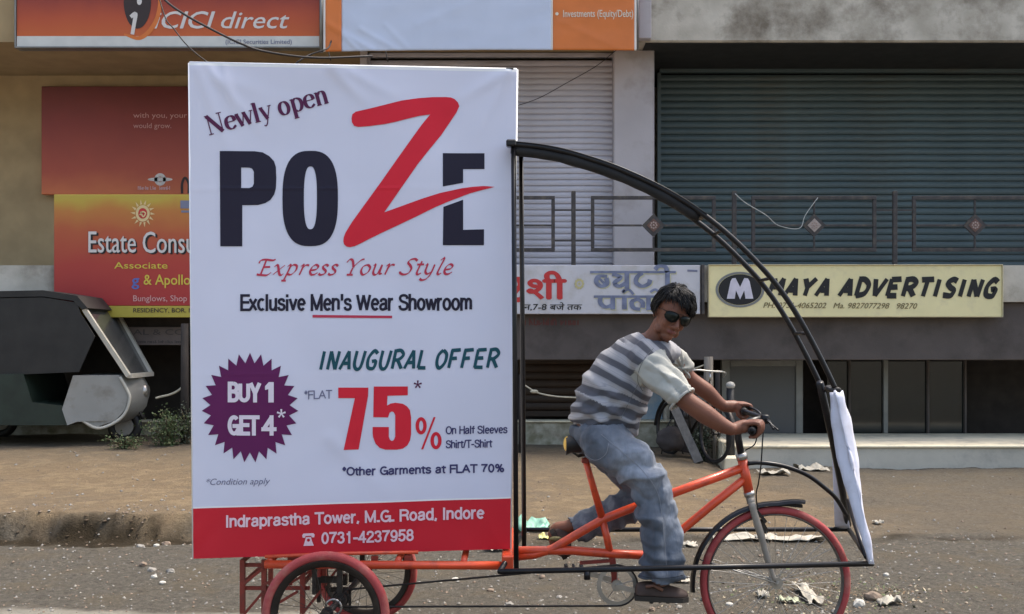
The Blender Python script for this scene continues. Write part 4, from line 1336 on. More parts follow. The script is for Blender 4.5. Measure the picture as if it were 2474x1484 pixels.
mb.beam(J(1400, 1360), J(1480, 1354), .03, .012); mb.beam(J(1478, 1346), J(1486, 1408), .028, .022); mb.tube([J(1488, 1409) + Vector((0, -.035, 0)), J(1488, 1409) + Vector((0, .035, 0))], .02, 14)
mb.build('crank_bracket', M['darkred'], tr)
# crank, chainring, pedals, chain
CC = J(1488, 1409)
mb = MB(); q = CC + Vector((0, -.048, 0)); disc(mb, q, .092, .003, teeth=44, rin=.074)
for i in range(5):
    a = i * 2 * math.pi / 5 + .3
    mb.beam(q + Vector((.02 * math.cos(a), 0, .02 * math.sin(a))), q + Vector((.078 * math.cos(a), 0, .078 * math.sin(a))), .003, .014, up=(0, 1, 0))
mb.tube([q + Vector((0, -.008, 0)), q + Vector((0, .008, 0))], .026, 20); mb.build('chainring', M['chrome'], tr)
PN, PF = P(1590, 1447, 5.14), P(1386, 1371, 5.40)
mb = MB()
mb.beam(CC + Vector((0, -.065, 0)), PN + Vector((0, .045, 0)), .014, .022, up=(0, 0, 1)); mb.beam(CC + Vector((0, .055, 0)), PF + Vector((0, -.045, 0)), .014, .022)
mb.tube([CC + Vector((0, -.072, 0)), CC + Vector((0, .06, 0))], .008, 12); mb.build('crank', M['chrome'], tr)
for q in (PN, PF):
    mb = MB()
    mb.cbox(q.x - .045, q.x - .028, q.y - .045, q.y + .045, q.z - .012, q.z + .01, .003); mb.cbox(q.x + .028, q.x + .045, q.y - .045, q.y + .045, q.z - .012, q.z + .01, .003)
    mb.tube([q + Vector((0, -.05, 0)), q + Vector((0, .06, 0))], .008, 8); mb.box(q.x - .03, q.x + .03, q.y - .043, q.y - .035, q.z - .006, q.z + .004)
    mb.build('pedal', M['blackrubber'], tr)
mb = MB()
c = AX(.33); yc = CC.y - .048
a0 = Vector((c.x, c.y, c.z + .038)); a1 = Vector((CC.x, yc, CC.z + .094)); b0 = Vector((c.x, c.y, c.z - .038)); b1 = Vector((CC.x, yc, CC.z - .094))
arc = [Vector((CC.x + .094 * math.cos(t), yc, CC.z + .094 * math.sin(t))) for t in [R(90 - 12 * i) for i in range(16)]]
arc2 = [Vector((c.x + .038 * math.cos(t), c.y, c.z + .038 * math.sin(t))) for t in [R(270 - 20 * i) for i in range(10)]]
mb.tube(arc + arc2, .0048, 6, closed=True); mb.build('chain', M['greasy'], tr, True)

# saddle
mb = MB()
sd = [(1366, 1072, .078), (1378, 1066, .088), (1400, 1066, .075), (1430, 1062, .045), (1470, 1062, .026), (1492, 1066, .016)]
for i in range(len(sd) - 1):
    pass
vs, fs = [], []
n = 16
for u, v, w in sd:
    c = J(u, v)
    for k in range(n):
        a = 2 * math.pi * k / n
        hgt = .030 if math.sin(a) > 0 else .055 * (1 if w > .06 else .6)
        vs.append(c + Vector((0, w * math.cos(a), hgt * math.sin(a))))
for i in range(len(sd) - 1):
    for k in range(n): fs.append((i * n + k, i * n + (k + 1) % n, (i + 1) * n + (k + 1) % n, (i + 1) * n + k))
fs += [tuple(range(n)), tuple(reversed([(len(sd) - 1) * n + k for k in range(n)]))]
mb.add(vs, fs); sdl = edges_smooth(mb.build('saddle', M['blackrubber'], tr), 50)
mb = MB(); q = J(1371, 1073); mb.ell(q, .020, .075, .036); mb.build('saddle_back', M['gold'], sdl, True)
mb = MB()
for s in (-1, 1): mb.tube([J(1372, 1084) + Vector((0, .05 * s, 0)), J(1396, 1102) + Vector((0, .03 * s, 0)), J(1440, 1092) + Vector((0, .02 * s, 0))], .004, 6)
mb.build('saddle_spring', M['greasy'], sdl, True)

# fork, mudguard, handlebar, brakes
mb = MB()
for s in (-1, 1):
    yy = YM + .052 * s
    mb.tube(spline([P(1815, 1214, yy), P(1828, 1262, yy), P(1843, 1310, yy), P(1856, 1358, yy), P(1872, 1405, yy)], 4), [.0175] * 8 + [.014] * 5 + [.011] * 4, 12)
mb.tube([P(1815, 1212, YM - .055), P(1815, 1212, YM + .055)], .019, 12); mb.tube([J(1809, 1190), J(1815, 1216)], .021, 12)
mb.build('fork', M['forkgrey'], tr, True)
mb = MB(); mb.tube([J(1789, 1096), J(1793, 1110)], .026, 14); mb.build('headset', M['chrome'], tr, True)
mb = MB(); mb.tube([J(1808, 1188), J(1811, 1198)], .026, 14); mb.build('headset', M['chrome'], tr, True)
mb = MB()
vs, fs = [], []
m = 40
for i in range(m + 1):
    a = R(70 + (187 - 70) * i / m)
    rr = .3485 + .018 + .034 * max(0, (i / m - .35)) + (.03 * max(0, .16 - i / m) / .16)
    for k, (dy, dr) in enumerate(((-.028, -.012), (-.022, 0), (0, .006), (.022, 0), (.028, -.012), (.021, -.004), (0, .002), (-.021, -.004))):
        vs.append(CF + Vector(((rr + dr) * math.cos(a), dy, (rr + dr) * math.sin(a))))
for i in range(m):
    for k in range(8): fs.append((i * 8 + k, i * 8 + (k + 1) % 8, (i + 1) * 8 + (k + 1) % 8, (i + 1) * 8 + k))
fs += [tuple(range(8)), tuple(reversed([m * 8 + k for k in range(8)]))]
mb.add(vs, fs); edges_smooth(mb.build('mudguard', M['blackpaint'], tr), 40)
mb = MB(); mb.prism([(X(a, YM), Z(c, YM)) for a, c in ((1822, 1219), (1850, 1213), (1900, 1213), (1936, 1218), (1936, 1226), (1895, 1222), (1850, 1222), (1822, 1227))], 'y', YM - .02, YM + .02); mb.build('mudguard_bracket', M['blackpaint'], tr)
for s in (-1, 1):
    mb = MB(); mb.tube([P(1690, 1352, YM + .026 * s), CF + Vector((0, .045 * s, 0))], .003, 6)
    mb.build('mudguard_stay', M['chrome'], tr, True)
mb = MB()
for s in (-1, 1): mb.beam(P(1836, 1258, YM + .045 * s), P(1852, 1286, YM + .02 * s), .012, .02)
mb.beam(P(1828, 1235, YM - .06), P(1850, 1262, YM - .05), .006, .014); mb.beam(P(1828, 1262, YM - .05), P(1848, 1286, YM - .05), .01, .02)
mb.build('brake_caliper', M['greasy'], tr)
mb = MB(); mb.tube([J(1791, 1104), J(1783, 1060), J(1782, 1040), J(1800, 1022), J(1840, 1012)], [.0165, .0165, .017, .017, .018], 14); mb.build('stem', M['blackpaint'], tr, True)
HB = [P(1786, 989, 5.56), P(1800, 995, 5.46), P(1838, 1008, 5.34), P(1845, 1013, 5.2), P(1828, 1032, 5.08), P(1815, 1042, 4.985)]
hb = spline(HB, 6)
mb = MB(); mb.tube(hb, .0125, 12); hbo = mb.build('handlebar', M['blackpaint'], tr, True)
mb = MB(); mb.tube(hb[:7], .0175, 14); mb.build('grip', M['blackrubber'], hbo, True)
mb = MB(); mb.tube(hb[-8:], .0175, 14); mb.build('grip', M['blackrubber'], hbo, True)
mb = MB()
mb.tube(spline([P(1848, 1012, 5.16), P(1858, 1018, 5.13), P(1864, 1030, 5.07), P(1868, 1036, 5.02)], 4), .006, 8)
mb.tube(spline([P(1852, 1016, 5.1), P(1868, 1030, 5.08), P(1880, 1040, 5.05)], 3), .0045, 6)
mb.cbox(X(1838, 5.17), X(1856, 5.17), 5.15, 5.19, Z(1024, 5.17), Z(1002, 5.17), .005)
mb.build('brake_lever', M['blackpaint'], hbo, True)
mb = MB()
mb.tube(spline([P(1838, 1002, 5.36), P(1828, 992, 5.40), P(1812, 985, 5.47), P(1800, 984, 5.54)], 4), .006, 8)
mb.build('brake_lever', M['blackpaint'], hbo, True)
mb = MB(); mb.tube(spline([P(1846, 1016, 5.17), P(1842, 1060, 5.15), P(1838, 1120, 5.15), P(1832, 1165, 5.17), P(1826, 1195, 5.2), P(1830, 1232, 5.21)], 6), .0032, 6)
mb.tube(spline([P(1808, 1044, 5.15), P(1826, 1052, 5.12), P(1822, 1074, 5.14), P(1800, 1088, 5.18)], 5), .003, 6)
mb.build('brake_cable', M['blackpaint'], tr, True)

# black canopy frame
YA, YB_ = 5.05, 5.28
prof = [(1236, 348), (1300, 355), (1360, 366), (1420, 383), (1480, 403), (1540, 428), (1600, 457), (1660, 492), (1720, 535), (1770, 577), (1820, 626), (1862, 672), (1900, 722), (1935, 778), (1965, 833), (1993, 888), (2020, 945)]
near = spline([P(u, v, YA) for u, v in prof], 4)
far = [Vector((q.x, YB_, q.z)) for q in near]
cf = MB(); cf.tube(near, .0125, 12); c1 = cf.build('canopy_arch', M['blackpaint'], tr, True)
cf = MB(); cf.tube(far, .0125, 12); cf.build('canopy_arch', M['blackpaint'], tr, True)
# black sheet stretched between the arches over the first stretch, torn off at the joint
k0 = int(len(near) * .50)
vs, fs = [], []
for i in range(k0):
    vs += [near[i] + Vector((0, -.013, .008)), near[i].lerp(far[i], .5) + Vector((0, 0, -.004)), far[i] + Vector((0, .013, .008))]
for i in range(k0 - 1):
    for k in (0, 1): fs.append((i * 3 + k, i * 3 + k + 1, (i + 1) * 3 + k + 1, (i + 1) * 3 + k))
b0 = len(vs)
cf = MB(); cf.add(vs, fs)
sh = cf.build('canopy_sheet', M['blackpaint'], tr, True, fixn=False); mdd = sh.modifiers.new('t', 'SOLIDIFY'); mdd.thickness = .004
for i in (0, 12, 24, 34, 44, 54, len(near) - 1):
    cf = MB(); cf.tube([near[i], far[i]], .008, 8); cf.build('canopy_rung', M['blackpaint'], tr, True)
# the rolled up black sheet lashed under the near arch
cf = MB(); k1 = int(len(near) * .49)
rr_ = [.020 + .004 * noise.noise(Vector((i * .35, 0, 2))) for i in range(k1)]; rr_[0] = .012; rr_[-1] = .012
cf.tube([near[i] + Vector((-.004, .012, -.026)) for i in range(k1)], rr_, 10, flat=1.25); cf.build('rolled_sheet', mat('matt_black_sheet', (.010, .009, .009), .7, var=.3), tr, True)
cf = MB(); cf.cbox(near[0].x - .025, near[0].x + .02, YA - .03, YA + .02, near[0].z - .014, near[0].z + .016, .006); cf.build('arch_end_cap', M['blackpaint'], tr)
cf = MB(); cf.tube([P(1240, 352, YA), P(1243, 800, 5.04), P(1247, 1375, 4.98)], .0115, 10)
cf.build('canopy_post', M['blackpaint'], tr, True)
cf = MB(); cf.tube([P(1258, 372, YB_), P(1262, 800, 5.34), P(1266, 1340, 5.45)], .0118, 10); cf.build('canopy_post', M['blackpaint'], tr, True)
NT, FT = near[-1], far[-1]
NF, FF = P(2105, 1362, 4.86), P(2050, 1279, 5.82)
cf = MB(); cf.tube([NT, P(2055, 1120, 4.96), NF], .0125, 10); cf.build('canopy_front_leg', M['blackpaint'], tr, True)
cf = MB(); cf.tube([P(2048, 1210, 5.55), P(2066, 1270, 5.3), P(2092, 1345, 4.9)], .011, 10); cf.build('canopy_strut', M['blackpaint'], tr, True)
cf = MB(); cf.tube([P(1980, 925, 5.18), P(2010, 1060, 5.4), P(2035, 1190, 5.62), P(2048, 1268, 5.8)], .017, 10)
cf.build('canopy_front_leg', M['blackpaint'], tr, True)
ZB = NF.z
for a_, b_ in ((P(1207, 1381, 4.86), NF), (P(1268, 1280, 5.82), FF), (P(1207, 1381, 4.86), P(1268, 1280, 5.82)), (NF, FF)):
    cf = MB(); cf.tube([a_, b_], .012, 10); cf.build('canopy_bottom_rail', M['blackpaint'], tr, True)
cf = MB(); cf.tube([P(1418, 1380, 4.86), P(1418, 1400, 4.86)], .014, 8); cf.build('rail_bolt', M['blackpaint'], tr, True)
cf = MB(); cf.tube(spline([P(1806, 1120, 5.26), P(1830, 1118, 5.26), P(1865, 1121, 5.26), P(1905, 1130, 5.27), P(1950, 1148, 5.27), P(1990, 1177, 5.28), P(2020, 1205, 5.3), P(2044, 1245, 5.36)], 5), .0105, 10); cf.build('canopy_strut', M['blackpaint'], tr, True)
# white cloth wrapped on the front legs
cloth_w = mat('white_canopy_cloth', (.60, .60, .68), .75, var=.05, scale=8, dirt=(.45, .43, .46), dscale=6, bump=.15, bscale=40)
vs, fs = [], []
m, w = 26, 10
for i in range(m + 1):
    t_ = i / m
    a = P(2034 + (2108 - 2034) * t_ + 6 * math.sin(t_ * math.pi), 944 + (1362 - 944) * t_, 5.00 - .20 * t_)
    cc = P(2001 + (2090 - 2001) * t_ ** 1.05 - 8 * math.sin(t_ * math.pi), 948 + (1356 - 948) * t_, 5.02 - .19 * t_)
    for k in range(w + 1):
        s_ = k / w
        q = a.lerp(cc, s_) + Vector((.010 * math.sin(s_ * 9 + t_ * 6) + .01 * noise.noise(Vector((s_ * 4, t_ * 9, 2))), -.03 * math.sin(s_ * math.pi), 0))
        if i == 0: q.z += .02 * noise.noise(Vector((s_ * 9, 0, 5)))
        vs.append(q)
for i in range(m):
    for k in range(w): fs.append((i * (w + 1) + k, i * (w + 1) + k + 1, (i + 1) * (w + 1) + k + 1, (i + 1) * (w + 1) + k))
cf = MB(); cf.add(vs, fs); o = cf.build('front_cloth', cloth_w, tr, True, fixn=False, label='off white cloth wrapped down the sloping front of the canopy frame'); md = o.modifiers.new('t', 'SOLIDIFY'); md.thickness = .006
vs, fs = [], []
for i in range(m + 1):
    t_ = i / m
    a = P(2012 + 40 * t_, 1040 + 238 * t_, 5.40 + .38 * t_); cc = P(2008 + 8 * t_, 1060 + 215 * t_, 5.62 + .2 * t_)
    vs += [a, a.lerp(cc, .5) + Vector((0, .01, 0)), cc]
for i in range(m):
    for k in (0, 1): fs.append((i * 3 + k, i * 3 + k + 1, (i + 1) * 3 + k + 1, (i + 1) * 3 + k))
cf = MB(); cf.add(vs, fs); o = cf.build('front_cloth', cloth_w, tr, True, fixn=False); md = o.modifiers.new('t', 'SOLIDIFY'); md.thickness = .004
# rag tied where the cloth begins
cf = MB(); cf.ell(P(2004, 938, 5.12), .022, .05, .014); cf.tube(spline([P(1996, 936, 5.1), P(2012, 944, 5.04), P(2024, 940, 5.03), P(2030, 948, 5.05)], 3), .009, 8); cf.build('tie_rag', M['blackrubber'], tr, True)

# ------------------------------------------------------------------ poster board on the cart
A_, B_, C_ = P(457, 152, 4.985), P(1248, 168, 5.10), P(467, 1350, 5.03)
CRE = [(478, 165, 560, 380, .0045, 14), (500, 160, 640, 330, .004, 12), (540, 158, 575, 300, .003, 9), (800, 165, 890, 255, .005, 13), (815, 160, 960, 235, .003, 12), (1225, 175, 1090, 250, .004, 14), (1230, 180, 1150, 330, .003, 12),
       (520, 190, 700, 240, .002, 18), (800, 1060, 950, 1210, .0025, 18), (470, 1300, 560, 1180, .002, 20)]


def cdisp(u, v):
    d = 0
    em = max(0.0, min(1.0, (u - 462) / 60, (1240 - u) / 60, (v - 160) / 60, (1340 - v) / 60))
    for a, c, e, f, am, w in CRE:
        ax_, ay_ = e - a, f - c
        L2 = ax_ * ax_ + ay_ * ay_
        tt = max(0, min(1, ((u - a) * ax_ + (v - c) * ay_) / L2))
        dd = math.hypot(u - a - ax_ * tt, v - c - ay_ * tt)
        if dd < 3 * w: d += 1.9 * am * math.exp(-(dd / w) ** 2) * (1 - .85 * tt)
    d += .0016 * math.exp(-((v - 456) / 3.2) ** 2) + .0010 * math.exp(-((v - 905) / 3) ** 2) - .0008 * math.exp(-((u - 858) / 3.5) ** 2)
    d += em * .014 * noise.noise(Vector((u * .0045, v * .0026, 3.3))) + em * .004 * noise.noise(Vector((u * .010, v * .007, 5.1))) + .0012 * noise.noise(Vector((u * .02, v * .012, 8.3)))
    return d


sP = Surf(A_, B_, C_, cdisp)
pb = thing('poster_board', (X(850, 5.3), 5.3, .485), 'tall white shop opening poster board with a red footer, standing on the tricycle cart', 'billboard')
vin = mat('bluish_white_flex_print', (.655, .655, .77), .42, var=.018, scale=1.5, spec=.4)
redp = mat('crimson_flex_print', (.56, .016, .030), .5, var=.04, scale=3, spec=.25)
whe = mat('white_flex_edge', (.80, .79, .80), .5, var=.03)
TL, TR, BL, BR = (457, 152), (1248, 168), (467, 1350), (1232, 1326)
LT, RT = (466.2, 1229), (1233.5, 1204)
L2, R2 = (465.5, 1225), (1234, 1200)


def lerp2(a, c, t): return (a[0] + (c[0] - a[0]) * t, a[1] + (c[1] - a[1]) * t)


def patch(mb, tl, tr_, bl, br, nu, nv, mi):
    vs = []
    for j in range(nv + 1):
        l, r = lerp2(tl, bl, j / nv), lerp2(tr_, br, j / nv)
        for i in range(nu + 1):
            q = lerp2(l, r, i / nu); vs.append(sP.px(q[0], q[1]))
    mb.add(vs, [(j * (nu + 1) + i, (j + 1) * (nu + 1) + i, (j + 1) * (nu + 1) + i + 1, j * (nu + 1) + i + 1) for j in range(nv) for i in range(nu)], mi)


mb = MB()
TLi, TRi = lerp2(TL, BL, .0055), lerp2(TR, BR, .0055)
patch(mb, TLi, TRi, L2, R2, 110, 150, 0)
patch(mb, LT, RT, BL, BR, 110, 18, 1)
patch(mb, L2, R2, LT, RT, 110, 1, 2)
patch(mb, TL, TR, TLi, TRi, 110, 1, 2)
pn = mb.build('front_cloth', [vin, redp, whe], pb, True, fixn=False, origin=(X(850, 5.05), 5.05, .485))
# box body behind the cloth (side, top and back cloths of the two sided board)
cs = [sP.px(*q, lift=-.0035) for q in (TL, TR, BR, BL)]
for q in cs: pass
dpt = .56
mb = MB()
vs = cs + [Vector((q.x * 1.0, q.y + dpt, q.z)) for q in cs]
mb.add(vs, [(0, 4, 5, 1), (1, 5, 6, 2), (2, 6, 7, 3), (3, 7, 4, 0), (4, 7, 6, 5)])
mb.build('box_body', whe, pb)
mb = MB()
for a, c in ((0, 1), (1, 2), (3, 0)):
    q = (cs[a] + Vector((0, .004, 0)), cs[c] + Vector((0, .004, 0))); mb.tube([q[0], q[1]], .007, 8)
mb.build('edge_piping', whe, pb, True)
mb = MB(); q = sP.px(1238, 170); mb.cbox(q.x - .03, q.x + .004, q.y - .004, q.y + .03, q.z + .002, q.z + .010, .003); mb.build('corner_bracket', M['blackrubber'], pb)

PI_ = {k: mat(k + '_print_ink', c, .5, var=.03, spec=.22) for k, c in {'navy': (.018, .015, .032), 'crimson': (.66, .020, .040), 'plum': (.095, .016, .065), 'purple': (.115, .012, .085), 'teal': (.012, .075, .10),
       'rose': (.50, .04, .08), 'indigo': (.05, .045, .13), 'white': (.74, .66, .74), 'slate': (.16, .16, .25), 'pinkwhite': (.78, .56, .62)}.items()}


def put(name, ink_, fill, label=None, lift=.0020):
    p = Print(); fill(p)
    return p.build(name, sP, PI_[ink_], pn, lift, 7.0, label)


put('lettering', 'plum', lambda p: serif_line(p, 'Newly open', 505, 327, 797, 247, 69, 1.2, 4.5), 'slanting maroon words Newly open')


def letters_po(p):
    p.poly([(530.8, 365.4), (615, 365.4), (634, 368), (649.8, 377), (661, 389), (665.7, 403), (667, 430), (666, 456), (662, 470), (653, 483), (640, 491), (623.4, 495.5), (585, 496), (585, 595.5), (532.2, 595.5)],
           [(582.4, 405), (602, 405), (609, 408), (612.8, 415), (612.8, 443.5), (609.5, 451), (602, 454.5), (582.4, 454.5)])

    def se(cx, cy, rx, ry, ex, n=56):
        o = []
        for i in range(n):
            a = 2 * math.pi * i / n
            c_, s_ = math.cos(a), math.sin(a)
            o.append((cx + rx * math.copysign(abs(c_) ** (2 / ex), c_), cy + ry * math.copysign(abs(s_) ** (2 / ex), s_)))
        return o
    p.poly(se(749, 479.5, 67, 115.5, 2.7), se(749.5, 478, 15.8, 76, 2.6))
    p.poly([(1069.5, 370.7), (1170, 370.7), (1170, 409), (1118.4, 409), (1118.4, 442), (1069.5, 451.4)])
    p.poly([(1070.8, 500.3), (1118.4, 483), (1118.4, 555.8), (1168.8, 554.5), (1168.6, 592.9), (1069.5, 592.9)])


put('lettering', 'navy', letters_po, 'big dark navy letters P O and E')
Zp = [(848.7, 285.6), (851, 276), (859, 270), (893, 263), (930.7, 253.9), (970, 244), (1010, 238), (1045, 235.3), (1076, 235), (1089, 236), (1098, 240), (1106, 248), (1109, 257), (1102.5, 272), (1065.5, 327), (1037, 362), (1010, 396), (980, 439), (957, 472), (928, 513.5), (955, 504), (983.5, 493.7), (1022, 480), (1062.9, 467), (1090, 461), (1115.8, 455.5), (1140, 452), (1168.6, 450), (1195, 452), (1175, 457), (1155.4, 462), (1134, 468), (1115.8, 475), (1082, 488), (1049.6, 502), (1003, 525), (957, 546.6), (924, 562), (891, 578), (872, 588), (856.6, 595), (845, 597.5), (837, 596), (831, 591), (829, 583), (830, 574), (834, 563), (850, 537), (869.8, 509.6), (895, 475), (920, 440.8), (960, 384), (996.7, 332.4), (1020, 300), (1039, 277), (1012, 281), (983.5, 288), (957, 295), (930.7, 300.5), (891, 305.4), (864.5, 307), (855, 304), (850, 296)]
put('lettering', 'crimson', lambda p: p.poly(Zp), 'tall red brush stroke letter Z whose tail crosses the E', .0026)
put('lettering', 'rose', lambda p: script_line(p, 'Express Your Style', 618, 665, 1092, 663, 57, .75, 3.3), 'red chancery script tag line under the big name')
put('lettering', 'navy', lambda p: sans(p, "Exclusive Men's Wear Showroom", 579, 752, 1141, 751, 41, 6.4), 'dark condensed line about the menswear showroom')
put('underline', 'rose', lambda p: p.poly([(755, 761), (947, 763), (947, 769), (755, 767.5)]))
put('lettering', 'teal', lambda p: brush(p, 'INAUGURAL OFFER', 771, lambda x: 893 - (x - 771) * .012, 1206, 44, 4.5, 27, nib(3.2, 4.6, R(60)), 9), 'dark teal slanted brush capitals')


def burst(p):
    n = 27; l = []
    for i in range(n):
        a = -math.pi / 2 + 2 * math.pi * i / n
        l.append((604 + 117 * math.cos(a), 985 + 132.5 * math.sin(a)))
        a += math.pi / n
        l.append((604 + 96 * math.cos(a), 985 + 108 * math.sin(a)))
    p.poly(l)


put('starburst', 'purple', burst, 'purple many pointed starburst')
put('lettering', 'white', lambda p: (sans(p, 'BUY', 549, 972, 630, 972, 50, 9.6, track=.05), p.poly([(641, 933), (650, 923), (662, 923), (662, 972), (649, 972), (649, 940), (641, 942)])), 'upper white line inside the starburst', .0040)
put('lettering', 'white', lambda p: (sans(p, 'GET', 549, 1052, 626, 1052, 49, 9.6, track=.05), sans(p, '4', 632, 1052, 667, 1052, 49, 9.6), p.star((680, 999), 11, 1, dz=.0)), 'lower white line inside the starburst', .0040)
F75 = lambda p: (p.poly([(817, 936.5), (889.7, 936.5), (889, 957), (866, 1086), (830, 1087.2), (857, 962), (817, 962)]),
                 p.poly([(902.9, 933.8), (984.9, 933.8), (984.9, 955), (936, 956.3), (934.6, 980), (943, 975), (955, 973), (973, 975.5), (983, 982), (990, 991), (992.8, 1008), (992.8, 1050), (990, 1065), (984, 1076), (973, 1084), (958, 1086.5), (930.7, 1086.5), (917, 1082), (907, 1072), (901, 1056), (900, 1045), (900, 1031.6), (939, 1031.6), (939, 1055.4), (942, 1063), (946.5, 1065.5), (951, 1063), (954.5, 1055), (954.5, 1003), (951, 996), (946.5, 994), (941, 997), (937.3, 1008.5), (901.6, 1007.8)]))
put('lettering', 'crimson', F75, 'big red number 75')
put('lettering', 'crimson', lambda p: (p.ellipse((1017, 1029), 13.5, 21, (5, 12.5)), p.ellipse((1053, 1065), 13.5, 21, (5, 12.5)), p.poly([(1047, 1008), (1052, 1008), (1022, 1086), (1017, 1086)])), 'red percent sign')
put('asterisk', 'plum', lambda p: p.star((1009, 929), 10, 1))
put('lettering', 'slate', lambda p: sans(p, '*FLAT', 735, 965, 801, 963, 21, 2.6), 'small grey word before the red number')
put('lettering', 'indigo', lambda p: sans(p, 'On Half Sleeves', 1076, 1050, 1225, 1047, 20, 3.0), 'upper small dark blue line beside the percent sign')
put('lettering', 'indigo', lambda p: sans(p, 'Shirt/T-Shirt', 1076, 1084, 1188, 1081, 20, 3.0), 'lower small dark blue line beside the percent sign')
put('lettering', 'indigo', lambda p: sans(p, '*Other Garments at FLAT 70%', 826, 1150, 1218, 1141, 21.5, 4.0), 'dark blue line above the red footer')
put('lettering', 'slate', lambda p: p.text('*Condition apply', 498, 1172, 653, 1169, 15, 0, .3), 'faint grey italic line')
put('lettering', 'pinkwhite', lambda p: sans(p, 'Indraprastha Tower, M.G. Road, Indore', 544, 1275, 1169, 1253, 30, 5.2), 'white address line on the red footer')
put('lettering', 'pinkwhite', lambda p: sans(p, '0731-4237958', 775, 1315, 999, 1307, 29, 5.0), 'white telephone number on the red footer')


def phone(p):
    u, v = 745, 1302
    p.poly([(u - 15, v - 9), (u - 12, v - 13), (u + 12, v - 14), (u + 15, v - 10), (u + 14, v - 4), (u + 8, v - 4), (u + 7, v - 8), (u - 7, v - 7), (u - 8, v - 3), (u - 14, v - 3)])
    p.poly([(u - 6, v - 4), (u + 6, v - 5), (u + 9, v + 6), (u + 13, v + 16), (u - 12, v + 17), (u - 9, v + 6)], [(u + 4, v + 3), (u + 2.8, v + 5.8), (u, v + 7), (u - 2.8, v + 5.8), (u - 4, v + 3), (u - 2.8, v + .2), (u, v - 1), (u + 2.8, v + .2)])


put('telephone_symbol', 'pinkwhite', phone, 'white telephone symbol')
# ------------------------------------------------------------------ rider
skin = mat('brown_skin', (.175, .070, .042), .5, var=.10, scale=14, spec=.3, dirt=(.115, .045, .028), dscale=9, dlo=.5, dhi=.8)
lipm = mat('dark_lip_skin', (.20, .065, .055), .45, var=.1)
hairm = mat('black_hair', (.0045, .004, .004), .55, var=.3, spec=.16)
denim = mat('faded_blue_denim', (.130, .150, .186), .85, col2=(.072, .085, .108), scale=8, lo=.36, hi=.64, stretch=(1.4, 1.4, .5), dirt=(.28, .30, .335), dscale=4, dlo=.55, dhi=.8, bump=.25, bscale=120)
shoem = mat('dusty_brown_leather', (.060, .036, .028), .65, var=.25, scale=20)
solem = mat('dark_sole_rubber', (.035, .028, .022), .7)
glass = mat('dark_sunglass_lens', (.007, .010, .008), .28, spec=.22)
wiref = mat('dark_sunglass_wire', (.03, .02, .015), .3, .6)


def chain(mb, pts, rs, seg=16, sub=4, flat=None, up=(0, 1, 0)):
    """rounded limb through joints; rs radii; flat ratio of the second radius"""
    q = spline(pts, sub)
    m = len(q)
    rr = []
    for i in range(m):
        t = i / (m - 1) * (len(rs) - 1); a = int(min(t, len(rs) - 2)); rr.append(rs[a] + (rs[a + 1] - rs[a]) * (t - a))
    d0, d1 = (q[0] - q[1]).normalized(), (q[-1] - q[-2]).normalized()
    q = [q[0] + d0 * rr[0] * .75, q[0] + d0 * rr[0] * .45] + q + [q[-1] + d1 * rr[-1] * .45, q[-1] + d1 * rr[-1] * .75]
    rr = [rr[0] * .45, rr[0] * .85] + rr + [rr[-1] * .85, rr[-1] * .45]
    mb.tube(q, rr, seg, updir=up, flat=flat or 1.0)


pel = P(1442, 1048, 5.27)
nearSh, farSh = P(1568, 868, 5.12), P(1600, 850, 5.43)
nE, nW = P(1650, 962, 5.04), P(1768, 1038, 5.02)
fE, fW = P(1664, 915, 5.50), P(1748, 982, 5.50)
nHip, nK, nA = P(1446, 1062, 5.17), P(1578, 1188, 5.10), P(1596, 1398, 5.13)
fHip, fK, fA = P(1450, 1062, 5.37), P(1556, 1208, 5.43), P(1368, 1274, 5.42)
HC = P(1618, 763, 5.22)
F_ = Vector((.24, -.92, -.33)).normalized()
U_ = Vector((.30, .02, .95)); U_ = (U_ - F_ * U_.dot(F_)).normalized()
R_ = F_.cross(U_).normalized()          # person's right
HS = .97
HM = Matrix((R_, F_, U_)).transposed()


def H(r, f, u): return HC + (R_ * r + F_ * f + U_ * u) * HS


body = MB()
chain(body, [pel, P(1462, 985, 5.27), P(1490, 925, 5.27), P(1530, 872, 5.27), P(1562, 838, 5.27)], [.105, .11, .115, .115, .07], 20)
chain(body, [nearSh, P(1583, 850, 5.27), farSh], [.05, .055, .05])
chain(body, [P(1562, 842, 5.28), P(1588, 812, 5.26), H(0, -.02, -.05)], [.062, .054, .052], 18)
# skull, jaw, face
body.ell(H(0, -.005, .035), .074 * HS, .094 * HS, .088 * HS, HM, 28, 18)
body.ell(H(0, .022, -.030), .060 * HS, .066 * HS, .078 * HS, HM, 28, 18)
body.ell(H(0, .050, -.086), .032 * HS, .034 * HS, .026 * HS, HM, 18, 12)      # chin
for s in (-1, 1):
    body.ell(H(.034 * s, .062, -.022), .024, .020, .026, HM, 16, 10)            # cheeks
    body.ell(H(.030 * s, .076, .038), .026, .013, .009, HM, 16, 10)             # brow
    body.ell(H(.073 * s, -.008, -.002), .009, .017, .030, HM, 14, 10)           # ears
    body.ell(H(.014 * s, .095, -.030), .010, .010, .008, HM, 12, 8)             # nostrils
    body.ell(H(.045 * s, .030, -.066), .018, .03, .024, HM, 12, 8)              # jaw corners
chain(body, [H(0, .078, .030), H(0, .094, .0), H(0, .108, -.024)], [.008, .010, .0125], 12)
body.ell(H(0, .102, -.030), .012, .012, .010, HM, 14, 10)
body.ell(H(0, .076, -.056), .026, .018, .012, HM, 16, 10)


def finger(mb, pts, rs): chain(mb, pts, rs, 10, 3)


